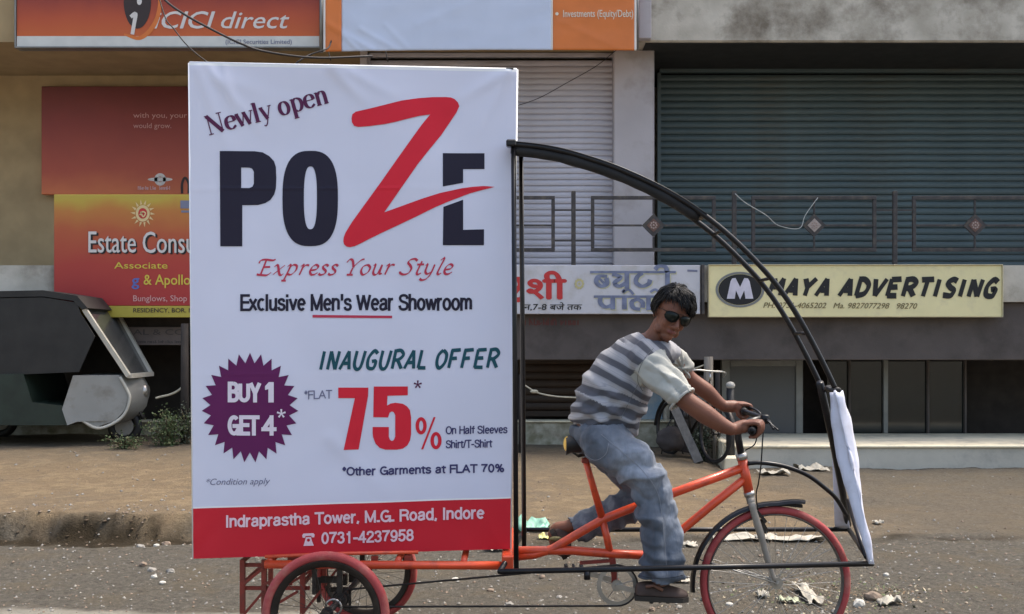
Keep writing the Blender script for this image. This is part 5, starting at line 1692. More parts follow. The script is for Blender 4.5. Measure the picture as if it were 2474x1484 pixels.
def hand(mb, wrist, barp, bard, side, yspan):
    """fist round a bar: barp point on bar, bard bar direction (unit), fingers spread along bard"""
    toW = (wrist - barp); toW = (toW - bard * toW.dot(bard)).normalized()
    upv = bard.cross(toW)
    if upv.z < 0: upv = -upv
    palm0 = wrist
    kn = []
    for i in range(4):
        off = bard * ((i - 1.5) * .0205)
        c = barp + off
        ang = lambda d, r: c + toW * (math.cos(R(d)) * r) + upv * (math.sin(R(d)) * r)
        L = (1, 1.06, 1.0, .88)[i]
        k = ang(128, .044)
        kn.append(k)
        finger(mb, [ang(40, .042), k, ang(178, .036 * L), ang(235, .031), ang(285, .030)], [.0105, .0102, .0092, .0085, .0072])
    mid = (kn[1] + kn[2]) / 2
    pc = barp + toW * .038 + upv * .012
    chain(mb, [wrist, wrist.lerp(pc, .55), pc], [.0275, .030, .030], 16, 4)
    for i in range(4):
        off = bard * ((i - 1.5) * .0205)
        mb.ell(barp + off + toW * .030 + upv * .012, .02, .013, .024, None, 12, 8)
    # thumb leaves the side of the palm and closes under the bar
    t0 = pc + bard * (side * .024) - upv * .008
    finger(mb, [wrist.lerp(t0, .6), t0, barp + bard * (side * .036) - upv * .028 + toW * .012, barp + bard * (side * .030) - upv * .034 - toW * .014], [.014, .0125, .0105, .0085])


bn = (P(1815, 1042, 4.985) - P(1828, 1032, 5.08)).normalized()
hand(body, P(1772, 1037, 5.03), P(1819, 1038, 5.035), bn, -1, 0)
bf_ = (P(1786, 989, 5.56) - P(1800, 995, 5.46)).normalized()
hand(body, P(1748, 982, 5.50), P(1791, 992, 5.52), bf_, -1, 0)
chain(body, [nearSh, P(1606, 914, 5.07), nE, P(1705, 1002, 5.03), P(1742, 1026, 5.025), nW], [.046, .044, .043, .044, .035, .027], 18)
chain(body, [farSh, P(1640, 885, 5.47), fE, P(1705, 945, 5.50), P(1730, 968, 5.50), fW], [.044, .042, .040, .040, .032, .026], 18)
chain(body, [nHip, P(1515, 1120, 5.13), nK, P(1588, 1290, 5.11), P(1594, 1370, 5.13), nA], [.080, .075, .055, .052, .036, .034], 16)
chain(body, [fHip, P(1505, 1135, 5.41), fK, P(1470, 1240, 5.43), P(1400, 1264, 5.42), fA], [.080, .075, .055, .050, .036, .032], 16)
# feet (ankle, heel and instep)
chain(body, [nA, P(1585, 1420, 5.13), P(1556, 1426, 5.13)], [.034, .034, .028], 14)
chain(body, [P(1575, 1424, 5.13), P(1612, 1430, 5.12), P(1645, 1437, 5.12)], [.034, .030, .022], 14)
chain(body, [fA, P(1346, 1278, 5.42), P(1336, 1292, 5.42)], [.032, .032, .028], 14)
chain(body, [P(1344, 1286, 5.42), P(1340, 1310, 5.41), P(1356, 1335, 5.40)], [.032, .028, .022], 14)
bm_ = remeshed(body, .0042, 3)
person = mesh_obj('person', bm_, [skin, lipm], None, origin=(pel.x, 5.27, pel.z))
tag(person, 'boy in sunglasses, striped shirt and faded jeans riding the orange tricycle, looking at the viewer', 'person')
# lips as part of the skin
lc = H(0, .094, -.056)
po_ = Vector((pel.x, 5.27, pel.z))
for pg in person.data.polygons:
    d = HM.transposed() @ (Vector(pg.center) + po_ - lc)
    if (d.x / .023) ** 2 + (d.z / .0085) ** 2 < 1 and d.y > -.012: pg.material_index = 1

# --- shirt
SP = [P(1452, 1062, 5.27), P(1460, 1000, 5.27), P(1480, 940, 5.27), P(1512, 885, 5.27), P(1545, 845, 5.27), P(1572, 818, 5.27)]
sh_ = MB()


def oval(mb, pts, ra, rb, seg=28, up=(0, 1, 0)):
    """tube with separate radii: rb along y, ra in the picture plane"""
    pts = [Vector(p) for p in pts]
    m = len(pts); vs = []
    for i in range(m):
        d = (pts[min(i + 1, m - 1)] - pts[max(i - 1, 0)]).normalized()
        yv = Vector((0, 1, 0)); yv = (yv - d * yv.dot(d)).normalized(); xv = d.cross(yv)
        for k in range(seg):
            a = 2 * math.pi * k / seg
            vs.append(pts[i] + yv * (rb[i] * math.sin(a)) + xv * (ra[i] * math.cos(a)))
    fs = [(i * seg + k, i * seg + (k + 1) % seg, (i + 1) * seg + (k + 1) % seg, (i + 1) * seg + k) for i in range(m - 1) for k in range(seg)]
    fs += [tuple(range(seg)), tuple(reversed([(m - 1) * seg + k for k in range(seg)]))]
    mb.add(vs, fs)


def interp(a, n):
    return [a[0] + 0 for _ in range(0)] if n == 0 else [(lambda t: a[int(min(t, len(a) - 2))] + (a[int(min(t, len(a) - 2)) + 1] - a[int(min(t, len(a) - 2))]) * (t - int(min(t, len(a) - 2))))(i / (n - 1) * (len(a) - 1)) for i in range(n)]


q = spline([P(1448, 1046, 5.27), P(1464, 1000, 5.27), P(1488, 945, 5.27), P(1515, 893, 5.27), P(1545, 850, 5.27), P(1566, 826, 5.27)], 5)
oval(sh_, q, interp([.140, .168, .166, .142, .106, .066], len(q)), interp([.145, .158, .16, .16, .145, .085], len(q)), 36)
chain(sh_, [nearSh + Vector((-.02, .02, .0)), P(1585, 850, 5.27), farSh], [.078, .075, .075], 20)
chain(sh_, [P(1556, 862, 5.15), P(1590, 905, 5.09), P(1622, 938, 5.06), P(1640, 956, 5.045)], [.086, .076, .068, .062], 22)
chain(sh_, [P(1604, 852, 5.40), P(1626, 872, 5.46), P(1648, 893, 5.49)], [.072, .062, .056], 20)
sm = remeshed(sh_, .0065, 5)


def spine_coord(p):
    """distance along the back from the hem"""
    best, acc, out = 1e9, 0, 0
    for a, c in zip(SP[:-1], SP[1:]):
        d = c - a; L = d.length
        t = max(-.2, min(1.2, (p - a).dot(d) / L / L)) if (a is SP[0] or c is SP[-1]) else max(0, min(1, (p - a).dot(d) / L / L))
        r = (p - a - d * t).length
        if r < best: best, out = r, acc + t * L
        acc += L
    return out


shc = []


def ridge(x, f):
    """sharp creases with soft valleys between them, -1..1"""
    t = x * f - math.floor(x * f)
    return 1 - 2 * abs(2 * t - 1) ** .6 if t < .5 else 1 - 2 * abs(2 * t - 1) ** 1.4


nearArm = [P(1560, 866, 5.12), P(1650, 966, 5.04)]
farArm = [P(1606, 855, 5.42), P(1656, 902, 5.49)]


def arm_t(p, a):
    d = a[1] - a[0]; t = (p - a[0]).dot(d) / d.length_squared
    return t, (p - a[0] - d * max(0, min(1, t))).length


bmx = bmesh.new(); bmx.from_mesh(sm)
# open the cuffs, the neck and the hem
cut = []
for w in bmx.verts:
    p = w.co
    t1, d1 = arm_t(p, nearArm); t2, d2 = arm_t(p, farArm)
    if (t1 > 1.0 and d1 < .12) or (t2 > 1.02 and d2 < .1 and p.y > 5.33): cut.append(w)
    elif (p - P(1586, 812, 5.25)).length < .058 or (p - pel).dot((SP[1] - SP[0]).normalized()) < -.035 - .012 * math.sin(p.x * 40): cut.append(w)
bmesh.ops.delete(bmx, geom=cut, context='VERTS')
bmx.to_mesh(sm); bmx.free()
n_ = len(sm.vertices)
dist = []
nrm = [Vector(v_.normal) for v_ in sm.vertices]
for i, v_ in enumerate(sm.vertices):
    p = v_.co.copy()
    t1, d1 = arm_t(p, nearArm); t2, d2 = arm_t(p, farArm)
    near_s = t1 > .06 and d1 < .105 and p.y < 5.20
    far_s = t2 > .15 and d2 < .1 and p.y > 5.36
    sc = spine_coord(p)
    if near_s or far_s:
        a = nearArm if near_s else farArm; t = t1 if near_s else t2
        d = (a[1] - a[0]).normalized(); side = d.cross(Vector((0, 1, 0)))
        ang = math.atan2((p - a[0]).dot(side), (p.y - a[0].y))
        fold = ridge(ang * 1.1 + t * .8 + .5 * noise.noise(p * 5), 1.1) * .011 * min(1, .25 + t) + ridge(t * 1.6 + ang * .5 + .9 * noise.noise(p * 5), 1.4) * .004 * (1 if t > .5 else .4) + .004 * noise.noise(p * 22)
        if t > .86: fold += .005
        sleeve = 1.0
    else:
        u = (p - SP[0]).normalized()
        # drapes pull from the armpit towards the waist
        k = p.x * 30 + p.z * 46 + 3.0 * noise.noise(p * 5)
        low = max(0, min(1, (.36 - sc) / .25))
        fold = .010 * ridge((p.x * 5.2 + p.z * 7.5) + .9 * noise.noise(p * 4), 1.0) * (.3 + .9 * low) + .005 * ridge(p.x * 7.5 - p.z * 4.0 + .8 * noise.noise(p * 3.3), 1.0) * max(0, .5 + noise.noise(p * 2.5)) + .0045 * math.sin(k) * (.35 + .65 * low) * (.5 + noise.noise(p * 4 + Vector((3, 1, 2)))) + .0065 * math.sin(p.z * 90 + p.x * 38 + 3 * noise.noise(p * 6)) * max(0, 1 - sc / .16) + .004 * noise.noise(p * 13)
        sleeve = 0.0
    if sleeve < .5 and sc < .30:
        fold += .011 * ridge(p.z * 13 - p.x * 6 + .9 * noise.noise(p * 5), 1) * (1 - sc / .30)
    dist.append((sc + .5 * fold + .022 * noise.noise(p * 5) + .16 * (p.x - SP[2].x) * max(0, .45 - sc) * -1.2, sleeve))
    v_.co = p + nrm[i] * fold
for nm, k in (('along', 0), ('sleeve', 1)):
    at = sm.attributes.new(nm, 'FLOAT', 'POINT'); at.data.foreach_set('value', [d[k] for d in dist])


def shirt_material():
    m = bpy.data.materials.new('striped_cotton'); m.use_nodes = True
    nt = m.node_tree; bs = nt.nodes['Principled BSDF']; bs.inputs['Roughness'].default_value = .9; bs.inputs['Specular IOR Level'].default_value = .2
    at = nt.nodes.new('ShaderNodeAttribute'); at.attribute_name = 'along'
    mu = nt.nodes.new('ShaderNodeMath'); mu.operation = 'MULTIPLY'; mu.inputs[1].default_value = 1 / .0655; nt.links.new(at.outputs['Fac'], mu.inputs[0])
    fr = nt.nodes.new('ShaderNodeMath'); fr.operation = 'FRACT'; nt.links.new(mu.outputs[0], fr.inputs[0])
    rp = nt.nodes.new('ShaderNodeValToRGB'); rp.color_ramp.interpolation = 'LINEAR'
    e = rp.color_ramp.elements; e[0].position = 0; e[0].color = (.088, .089, .104, 1); e[1].position = .42; e[1].color = (.088, .089, .104, 1)
    for p_, c in ((.48, (.27, .268, .285)), (.62, (.345, .34, .355)), (.66, (.26, .258, .28)), (.70, (.345, .34, .355)), (.94, (.28, .278, .295)), (1.0, (.075, .08, .10))):
        x = e.new(p_); x.color = (*c, 1)
    nt.links.new(fr.outputs[0], rp.inputs['Fac'])
    a2 = nt.nodes.new('ShaderNodeAttribute'); a2.attribute_name = 'sleeve'
    nz = nt.nodes.new('ShaderNodeTexNoise'); nz.inputs['Scale'].default_value = 9; tc = nt.nodes.new('ShaderNodeTexCoord'); nt.links.new(tc.outputs['Object'], nz.inputs['Vector'])
    r2 = nt.nodes.new('ShaderNodeValToRGB'); r2.color_ramp.elements[0].color = (.33, .325, .29, 1); r2.color_ramp.elements[1].color = (.46, .455, .415, 1); nt.links.new(nz.outputs['Fac'], r2.inputs['Fac'])
    mx = nt.nodes.new('ShaderNodeMix'); mx.data_type = 'RGBA'; nt.links.new(a2.outputs['Fac'], mx.inputs[0]); nt.links.new(rp.outputs[0], mx.inputs[6]); nt.links.new(r2.outputs[0], mx.inputs[7])
    nt.links.new(mx.outputs[2], bs.inputs['Base Color'])
    n3 = nt.nodes.new('ShaderNodeTexNoise'); n3.inputs['Scale'].default_value = 160; nt.links.new(tc.outputs['Object'], n3.inputs['Vector'])
    bp = nt.nodes.new('ShaderNodeBump'); bp.inputs['Strength'].default_value = .2; bp.inputs['Distance'].default_value = .004; nt.links.new(n3.outputs['Fac'], bp.inputs['Height']); nt.links.new(bp.outputs[0], bs.inputs['Normal'])
    return m


so = mesh_obj('shirt', sm, shirt_material(), person, origin=po_)
so['label'] = 'loose half sleeve shirt with grey stripes and plain cream sleeves'
md = so.modifiers.new('t', 'SOLIDIFY'); md.thickness = .0035; md.offset = -1
# cuffs
mb = MB()
for a, r in ((nearArm, .066),):
    d = (a[1] - a[0]).normalized(); c = a[1] - d * .006
    yv = Vector((0, 1, 0)); yv = (yv - d * yv.dot(d)).normalized(); xv = d.cross(yv)
    mb.tube([c + (yv * math.cos(t) + xv * math.sin(t)) * (r + .003 * math.sin(3 * t)) for t in [i * math.pi / 14 for i in range(28)]], .0065, 8, closed=True)
mb.build('cuff', mat('cream_cuff_cotton', (.42, .415, .38), .9), so, True)

# --- jeans
jn = MB()
q = spline([P(1444, 1022, 5.27), P(1448, 1048, 5.27), P(1458, 1076, 5.27)], 4)
oval(jn, q, interp([.130, .128, .105], len(q)), interp([.150, .168, .150], len(q)), 30)
chain(jn, [P(1452, 1058, 5.18), P(1500, 1096, 5.14), P(1545, 1138, 5.12), P(1574, 1190, 5.11), P(1586, 1255, 5.11), P(1594, 1330, 5.12), P(1600, 1398, 5.13)], [.110, .106, .097, .094, .087, .094, .110], 26, 5)
chain(jn, [P(1446, 1066, 5.36), P(1502, 1112, 5.40), P(1545, 1180, 5.43), P(1515, 1222, 5.43), P(1455, 1252, 5.43), P(1385, 1280, 5.42)], [.112, .105, .085, .082, .080, .066], 26, 5)
jm = remeshed(jn, .0065, 5)
bmx = bmesh.new(); bmx.from_mesh(jm)
hem_n = lambda p: (p - P(1600, 1398, 5.13)).dot(Vector((.02, 0, -1))) - .012 * math.sin(p.x * 30)
dF = (P(1385, 1280, 5.42) - P(1455, 1252, 5.43)).normalized()
cut = [w for w in bmx.verts if (hem_n(w.co) > 0 and w.co.y < 5.3) or ((w.co - P(1385, 1280, 5.42)).dot(dF) > .004 and w.co.z < .8 and w.co.y > 5.28) or w.co.z > Z(1020, 5.27)]
bmesh.ops.delete(bmx, geom=cut, context='VERTS'); bmx.to_mesh(jm); bmx.free()
nr = [Vector(v_.normal) for v_ in jm.vertices]
kneeN, hipc = P(1578, 1190, 5.1), P(1450, 1065, 5.2)
wear = []
for i, v_ in enumerate(jm.vertices):
    p = v_.co.copy()
    f = .010 * noise.noise(p * 9) + .008 * noise.noise(p * 20) + .003 * noise.noise(p * 45)
    kd = (p - kneeN).length
    f += .018 * ridge((p - kneeN).length * 12 + .5 * noise.noise(p * 7), 1) * math.exp(-((kd - .10) / .11) ** 2) * (1 if p.x < kneeN.x + .03 else .25)
    f += .003 * math.sin((p - kneeN).length * 85 + 2.5 * noise.noise(p * 6)) * math.exp(-((kd - .10) / .10) ** 2) * (1 if p.x < kneeN.x + .03 else .3)
    f += .011 * ridge((p - hipc).length * 10.5 + .6 * noise.noise(p * 6), 1) * math.exp(-((p - hipc).length / .22) ** 2)
    f += .003 * math.sin((p - hipc).length * 70 + 3 * noise.noise(p * 5)) * math.exp(-((p - hipc).length / .20) ** 2)
    if p.y < 5.27 and p.z < Z(1210, 5.1):
        f += .015 * ridge(p.x * 8.2 + .35 * noise.noise(p * 4) + p.z * .7, 1) * (.55 + noise.noise(p * 3))
        f += .010 * ridge(p.z * 11 + p.x * 3 + .7 * noise.noise(p * 5), 1) * math.exp(-((p.z - Z(1375, 5.1)) / .07) ** 2)
        f += .004 * math.sin(p.x * 62 + 2.2 * noise.noise(Vector((p.x * 3, p.y * 3, p.z * 4)))) * (.5 + noise.noise(p * 3)) + .006 * math.sin(p.z * 75 + p.x * 20 + 3 * noise.noise(p * 5)) * math.exp(-((p.z - Z(1370, 5.1)) / .07) ** 2)
    if p.y > 5.33 and p.z < Z(1200, 5.4): f += .010 * ridge((p - fA).length * 14 + .4 * noise.noise(p * 6), 1) + .002 * math.sin((p - fA).length * 95 + 2 * noise.noise(p * 6))
    v_.co = p + nr[i] * f
    wr = math.exp(-((p - P(1545, 1125, 5.03)).length / .14) ** 2) + .75 * math.exp(-(((p.x - X(1625, 5.1)) / .05) ** 2 + ((p.z - Z(1250, 5.1)) / .13) ** 2)) * (p.y < 5.27) - .35 * (p.y > 5.33) - .3 * (p.z < Z(1330, 5.1)) * (p.y < 5.27)
    wear.append(wr)
at = jm.attributes.new('wear', 'FLOAT', 'POINT'); at.data.foreach_set('value', wear)
nt = denim.node_tree; bs = nt.nodes['Principled BSDF']
lk = bs.inputs['Base Color'].links[0]; srcs = lk.from_socket
aw = nt.nodes.new('ShaderNodeAttribute'); aw.attribute_name = 'wear'
nw = nt.nodes.new('ShaderNodeTexNoise'); nw.inputs['Scale'].default_value = 18
mw = nt.nodes.new('ShaderNodeMath'); mw.operation = 'MULTIPLY'; nt.links.new(aw.outputs['Fac'], mw.inputs[0]); nt.links.new(nw.outputs['Fac'], mw.inputs[1]); mw.use_clamp = True
mxx = nt.nodes.new('ShaderNodeMix'); mxx.data_type = 'RGBA'; nt.links.new(mw.outputs[0], mxx.inputs[0]); nt.links.new(srcs, mxx.inputs[6]); mxx.inputs[7].default_value = (.39, .42, .48, 1)
nt.links.new(mxx.outputs[2], bs.inputs['Base Color'])
jo = mesh_obj('jeans', jm, denim, person, origin=po_)
jo['label'] = 'wide faded blue jeans'
md = jo.modifiers.new('t', 'SOLIDIFY'); md.thickness = .0045; md.offset = -1
mb = MB()
ring = [P(1600, 1398, 5.13) + Vector((.110 * math.cos(t), .106 * math.sin(t), .004 + .012 * math.sin(X(1600, 5.13) * 30 + 3.3 * math.cos(t)) * -1)) for t in [i * math.pi / 16 for i in range(32)]]
# stitched seams laid on the cloth where it faces the street
from mathutils.bvhtree import BVHTree


def seam(name, me_, pts, m, par, r=.0016):
    bv = BVHTree.FromPolygons([w.co + po_ for w in me_.vertices], [tuple(f.vertices) for f in me_.polygons])
    out = []
    for q in spline([(u, v, 0) for u, v in pts], 8):
        d = Vector(((q.x - UC) / FPX, 1.0, -(q.y - VH) / FPX)).normalized()
        h = bv.ray_cast(Vector((0, 0, CAM_Z)), d)
        if h[0] is not None and h[0].y < 5.35: out.append(h[0] - d * .0008)
    if len(out) > 3:
        mb = MB(); mb.tube(out, r, 6); return mb.build(name, m, par, True)


thr = mat('pale_denim_seam', (.23, .24, .27), .8)
seam('seam', jm, [(1452, 1050), (1500, 1090), (1550, 1135), (1588, 1190), (1600, 1260), (1606, 1330), (1612, 1392)], thr, jo)
seam('pocket_edge', jm, [(1400, 1062), (1408, 1092), (1436, 1112), (1462, 1098), (1470, 1072)], thr, jo, .0013)
seam('hem', jm, [(1540, 1390), (1570, 1396), (1600, 1397), (1630, 1394), (1650, 1388)], mat('dark_hem_stitch', (.04, .045, .06), .8), jo, .0018)
drk = mat('dark_shirt_seam', (.15, .15, .15), .9)  # dark grey line drawn along the shirt seams
seam('sleeve_seam', sm, [(1578, 842), (1560, 862), (1545, 890), (1540, 920), (1552, 945)], drk, so, .0014)
seam('side_seam', sm, [(1540, 930), (1520, 970), (1500, 1010)], drk, so, .0012)
# --- shoes
def shoe(heel, toe, ank, w, parent, name='shoe'):
    d = (toe - heel).normalized(); L = (toe - heel).length
    side = Vector((0, 1, 0)); side = (side - d * side.dot(d)).normalized(); up = side.cross(d)
    if up.dot(ank - heel) < 0: up = -up
    mb = MB()
    sec = [(0, .03, .050), (.12, .036, .058), (.3, .036, .064), (.5, .040, .056), (.7, .046, .042), (.88, .042, .032), (1.0, .020, .018)]
    vs, fs = [], []; n = 16
    for t, hw, h in sec:
        for k in range(n):
            a = 2 * math.pi * k / n
            y_ = math.sin(a)
            vs.append(heel + d * (t * L) + side * (math.cos(a) * hw * w) + up * ((h if y_ > 0 else .004) * y_ + .012))
    m = len(sec)
    fs = [(i * n + k, i * n + (k + 1) % n, (i + 1) * n + (k + 1) % n, (i + 1) * n + k) for i in range(m - 1) for k in range(n)] + [tuple(range(n)), tuple(reversed([(m - 1) * n + k for k in range(n)]))]
    mb.add(vs, fs)
    o = mb.build(name, shoem, parent, True)
    md = o.modifiers.new('s', 'SUBSURF'); md.levels = md.render_levels = 2
    mb = MB()
    out = []
    for t, hw, h in sec: out.append((t, hw * 1.08 * w))
    lo = [heel + d * (t * L) + side * h for t, h in out] + [heel + d * (t * L) - side * h for t, h in reversed(out)]
    nn = len(lo)
    mb.add([q - up * .012 for q in lo] + [q + up * .010 for q in lo], [tuple(range(nn)), tuple(nn + i for i in reversed(range(nn)))] + [(i, (i + 1) % nn, nn + (i + 1) % nn, nn + i) for i in range(nn)])
    mb.build('sole', solem, o)
    return o


s1 = shoe(P(1532, 1441, 5.13), P(1662, 1446, 5.12), nA, 1.05, person)
# open instep strap in tan and a small buckle
mb = MB(); mb.tube([P(1560, 1418, 5.09), P(1578, 1414, 5.08), P(1600, 1426, 5.085)], .008, 8); mb.build('strap', mat('tan_strap_leather', (.20, .10, .07), .6), s1, True)
s2 = shoe(P(1332, 1278, 5.42), P(1366, 1350, 5.40), fA, 1.0, person)
mb = MB(); mb.ell(P(1342, 1302, 5.375), .03, .012, .012); mb.build('strap', mat('olive_strap', (.17, .15, .06), .6), s2, True)

# --- hair
def hair_r(d):
    """radius of the hair volume in head direction d (r,f,u)"""
    n1 = noise.noise(Vector((d.x * 2.2, d.y * 2.2, d.z * 2.2 + 4)))
    return 1 + .06 * n1


hm = MB()
ns, nr_ = 48, 30
vs, fs = [], []


def hair_keep(d):
    # hairline: forehead uncovered in front, sides down to the ears, nape at the back
    f = d.y
    if f > .25: return d.z > .45 - .05 * (-d.x) - .85 * max(0, -d.x - .22)
    if f > -.25: return d.z > -.12
    return d.z > -.55


rx, ry, rz = .086, .112, .116
cen = H(0, -.012, .035)
top = []
for i in range(nr_ + 1):
    th = math.pi * i / nr_
    for k in range(ns):
        ph = 2 * math.pi * k / ns
        d = Vector((math.sin(th) * math.cos(ph), math.sin(th) * math.sin(ph), math.cos(th)))
        rr = hair_r(d)
        bulge = 1 + .10 * max(0, d.z) + .20 * max(0, -d.x) * max(0, d.z + .3)
        p = Vector((d.x * rx * rr * bulge, d.y * ry * rr * bulge, d.z * rz * rr))
        vs.append((p, d))
keep = [hair_keep(v_[1]) for v_ in vs]
pv = [cen + (R_ * p.x + F_ * p.y + U_ * p.z) * HS for p, d in vs]
for i in range(nr_):
    for k in range(ns):
        f = (i * ns + k, i * ns + (k + 1) % ns, (i + 1) * ns + (k + 1) % ns, (i + 1) * ns + k)
        if sum(keep[j] for j in f) >= 3: fs.append(f)
hm.add(pv, fs)
ho = hm.build('hair', hairm, person, True, fixn=True)
md = ho.modifiers.new('t', 'SOLIDIFY'); md.thickness = .018; md.offset = -1
# strands combed across the head, with a fringe swept over the forehead
st = MB()
rh = random.Random(11)
for n in range(2300):
    z = rh.uniform(-.45, 1); ph = rh.uniform(0, 2 * math.pi)
    d = Vector((math.sqrt(1 - z * z) * math.cos(ph), math.sqrt(1 - z * z) * math.sin(ph), z))
    if not hair_keep(d): continue
    part = Vector((.35, .15, 1)).normalized()
    flow = (d - part * d.dot(part))
    if flow.length < .05: continue
    flow = flow.normalized() + Vector((-.35, .35, -.25)) * max(0, d.y)
    p = d.copy(); pts = []
    L = rh.uniform(.035, .065) * (.62 if d.y > .2 and d.x > -.3 else 1)
    wv = rh.uniform(-.12, .12)
    lift = rh.uniform(.0, .005) if rh.random() < .93 else rh.uniform(.006, .010)
    for s in range(5):
        q = p.normalized(); rr = hair_r(q); bulge = 1 + .10 * max(0, q.z) + .20 * max(0, -q.x) * max(0, q.z + .3)
        base = Vector((q.x * rx * rr * bulge, q.y * ry * rr * bulge, q.z * rz * rr))
        e = base + q * (.0015 + lift * math.sin(s / 4 * math.pi * .8))
        pts.append(cen + (R_ * e.x + F_ * e.y + U_ * e.z) * HS)
        fl = flow - q * flow.dot(q); fl = fl.normalized() + Vector((wv, wv * .5, -.1 * s))
        p = q + fl * (L / 4 / .1)
    st.tube(pts, [.0016, .0019, .0017, .0012, .0004], 4, cap=False)
so_ = st.build('hair_strands', mat('hair_strand_sheen', (.006, .005, .005), .45, var=.4, scale=60, spec=.22), ho, True, fixn=False, kind='stuff')

# --- sunglasses
sg = thing('sunglasses', H(0, .1, .014), None, None); sg.parent = person; sg.location = H(0, .1, .014) - po_
lens = MB(); fr_ = MB()
for s in (-1, 1):
    o = []
    for i in range(24):
        a = 2 * math.pi * i / 24
        x_, z_ = math.cos(a), math.sin(a)
        w_, h_ = .034, (.020 if z_ > 0 else .030)
        xx = s * (.036 + w_ * x_ * (1 if z_ > 0 else .93) + .003 * (z_ < 0) * 1)
        zz = .020 + h_ * math.copysign(abs(z_) ** .85, z_)
        yy = .104 - .75 * (abs(xx) - .02) ** 2 * 14
        o.append(H(xx, yy, zz))
    c_ = H(s * .036, .106, .018)
    n = len(o)
    bk = [q - F_ * .003 for q in o]
    lens.add(o + [c_] + bk + [c_ - F_ * .003], [(i, (i + 1) % n, n) for i in range(n)] + [(n + 1 + (i + 1) % n, n + 1 + i, 2 * n + 1) for i in range(n)] + [(i, n + 1 + i, n + 1 + (i + 1) % n, (i + 1) % n) for i in range(n)])
    fr_.tube(o, .0013, 6, closed=True)
    fr_.tube([H(s * .067, .082, .030), H(s * .078, .045, .026), H(s * .080, .0, .016), H(s * .078, -.012, .004)], .0016, 6)
fr_.tube([H(-.008, .106, .028), H(0, .109, .030), H(.008, .106, .028)], .0016, 6)
fr_.tube([H(-.02, .104, .038), H(0, .108, .040), H(.02, .104, .038)], .0013, 6)
lens.build('lens', glass, sg, True); fr_.build('wire_frame', wiref, sg, True)
# ------------------------------------------------------------------ parked auto rickshaw, far left
body_g = mat('dusty_grey_white_body', (.26, .255, .235), .45, var=.08, scale=3, dirt=(.16, .14, .115), dscale=4, spec=.5)
hood = mat('black_vinyl_hood', (.022, .020, .018), .6, var=.2, scale=5)
nx0, ny = -4.28, 13.35
gzr = gz(nx0 - .3, ny)
ar = thing('auto_rickshaw', (nx0 - 1.2, ny, gzr), 'grey auto rickshaw with slanted windscreen and black hood at the far left', 'auto rickshaw')
mb = MB()
prof = [(-.02, .66), (.0, .54), (-.04, .40), (-.14, .28), (-.34, .21), (-.50, .28), (-.62, .28), (-.72, .24), (-.78, .42), (-.66, .80), (-.10, .80)]
w0 = .58
vs = []; n = len(prof)
for sgn in (-1, 0, 1):
    for x, z in prof:
        taper = 1 - .35 * max(0, min(1, (x + .7) / .7))
        vs.append((nx0 + x - (.10 * abs(sgn) if x > -.6 else 0), ny + sgn * w0 * taper, gzr + z))
fs = [(r_ * n + i, r_ * n + (i + 1) % n, (r_ + 1) * n + (i + 1) % n, (r_ + 1) * n + i) for r_ in (0, 1) for i in range(n)]
tri = tessellate_polygon([[Vector((x, z, 0)) for x, z in prof]])
fs += [tuple(t) for t in tri] + [tuple(2 * n + i for i in t) for t in tri]
mb.add(vs, fs); edges_smooth(mb.build('nose', body_g, ar), 40)
mb = MB(); mb.prism([(nx0 + x, gzr + z) for x, z in [(-.70, .24), (-2.35, .24), (-2.42, .4), (-2.42, .80), (-1.22, .82), (-1.12, .50), (-.78, .46)]], 'y', ny - .57, ny + .57); mb.build('body', mat('dark_green_tub_paint', (.018, .028, .020), .45, var=.2), ar)
y0_, y1_ = ny - .50, ny + .50
mb = MB()
a_, b__ = (nx0 - .10, gzr + .79), (nx0 - .56, gzr + 1.55)
mb.add([(a_[0], y0_ + .12, a_[1]), (a_[0], y1_ - .12, a_[1]), (b__[0], y1_, b__[1]), (b__[0], y0_, b__[1]), (a_[0] - .01, y0_ + .12, a_[1]), (a_[0] - .01, y1_ - .12, a_[1]), (b__[0] - .01, y1_, b__[1]), (b__[0] - .01, y0_, b__[1])],
       [(0, 1, 2, 3), (7, 6, 5, 4), (0, 4, 5, 1), (1, 5, 6, 2), (2, 6, 7, 3), (3, 7, 4, 0)])
wsn = mb.build('windscreen', mat('dusty_windscreen_glass', (.06, .062, .06), .15, var=.15, spec=.6), ar)
mb = MB()
mb.beam((a_[0] + .01, y0_ + .10, a_[1]), (b__[0] + .01, y0_ - .02, b__[1]), .05, .05, up=(0, 1, 0)); mb.beam((a_[0] + .01, y1_ - .10, a_[1]), (b__[0] + .01, y1_ + .02, b__[1]), .05, .05, up=(0, 1, 0))
mb.beam((a_[0] + .02, y0_ + .1, a_[1]), (a_[0] + .02, y1_ - .1, a_[1]), .05, .05); mb.build('frame', mat('cream_screen_frame', (.48, .45, .38), .5), wsn)
mb = MB()
rp_ = [(-.50, 1.56), (-.62, 1.70), (-1.0, 1.76), (-2.1, 1.74), (-2.38, 1.60), (-2.46, 1.25), (-2.44, .80), (-2.38, .80), (-2.38, 1.2), (-2.3, 1.54), (-2.06, 1.67), (-1.0, 1.69), (-.66, 1.64), (-.56, 1.54)]
mb.prism([(nx0 + x, gzr + z) for x, z in rp_], 'y', ny - .56, ny + .56); edges_smooth(mb.build('hood', hood, ar), 30)
sidep = [(-1.30, .81), (-2.37, .81), (-2.37, 1.2), (-2.29, 1.53), (-2.05, 1.66), (-1.0, 1.68), (-.62, 1.62), (-.58, 1.5), (-.42, 1.24), (-.60, .84)]
for ya in (ny - .555, ny + .54):
    mb = MB(); mb.prism([(nx0 + x, gzr + z) for x, z in sidep], 'y', ya, ya + .015); mb.build('side_curtain', hood, ar)
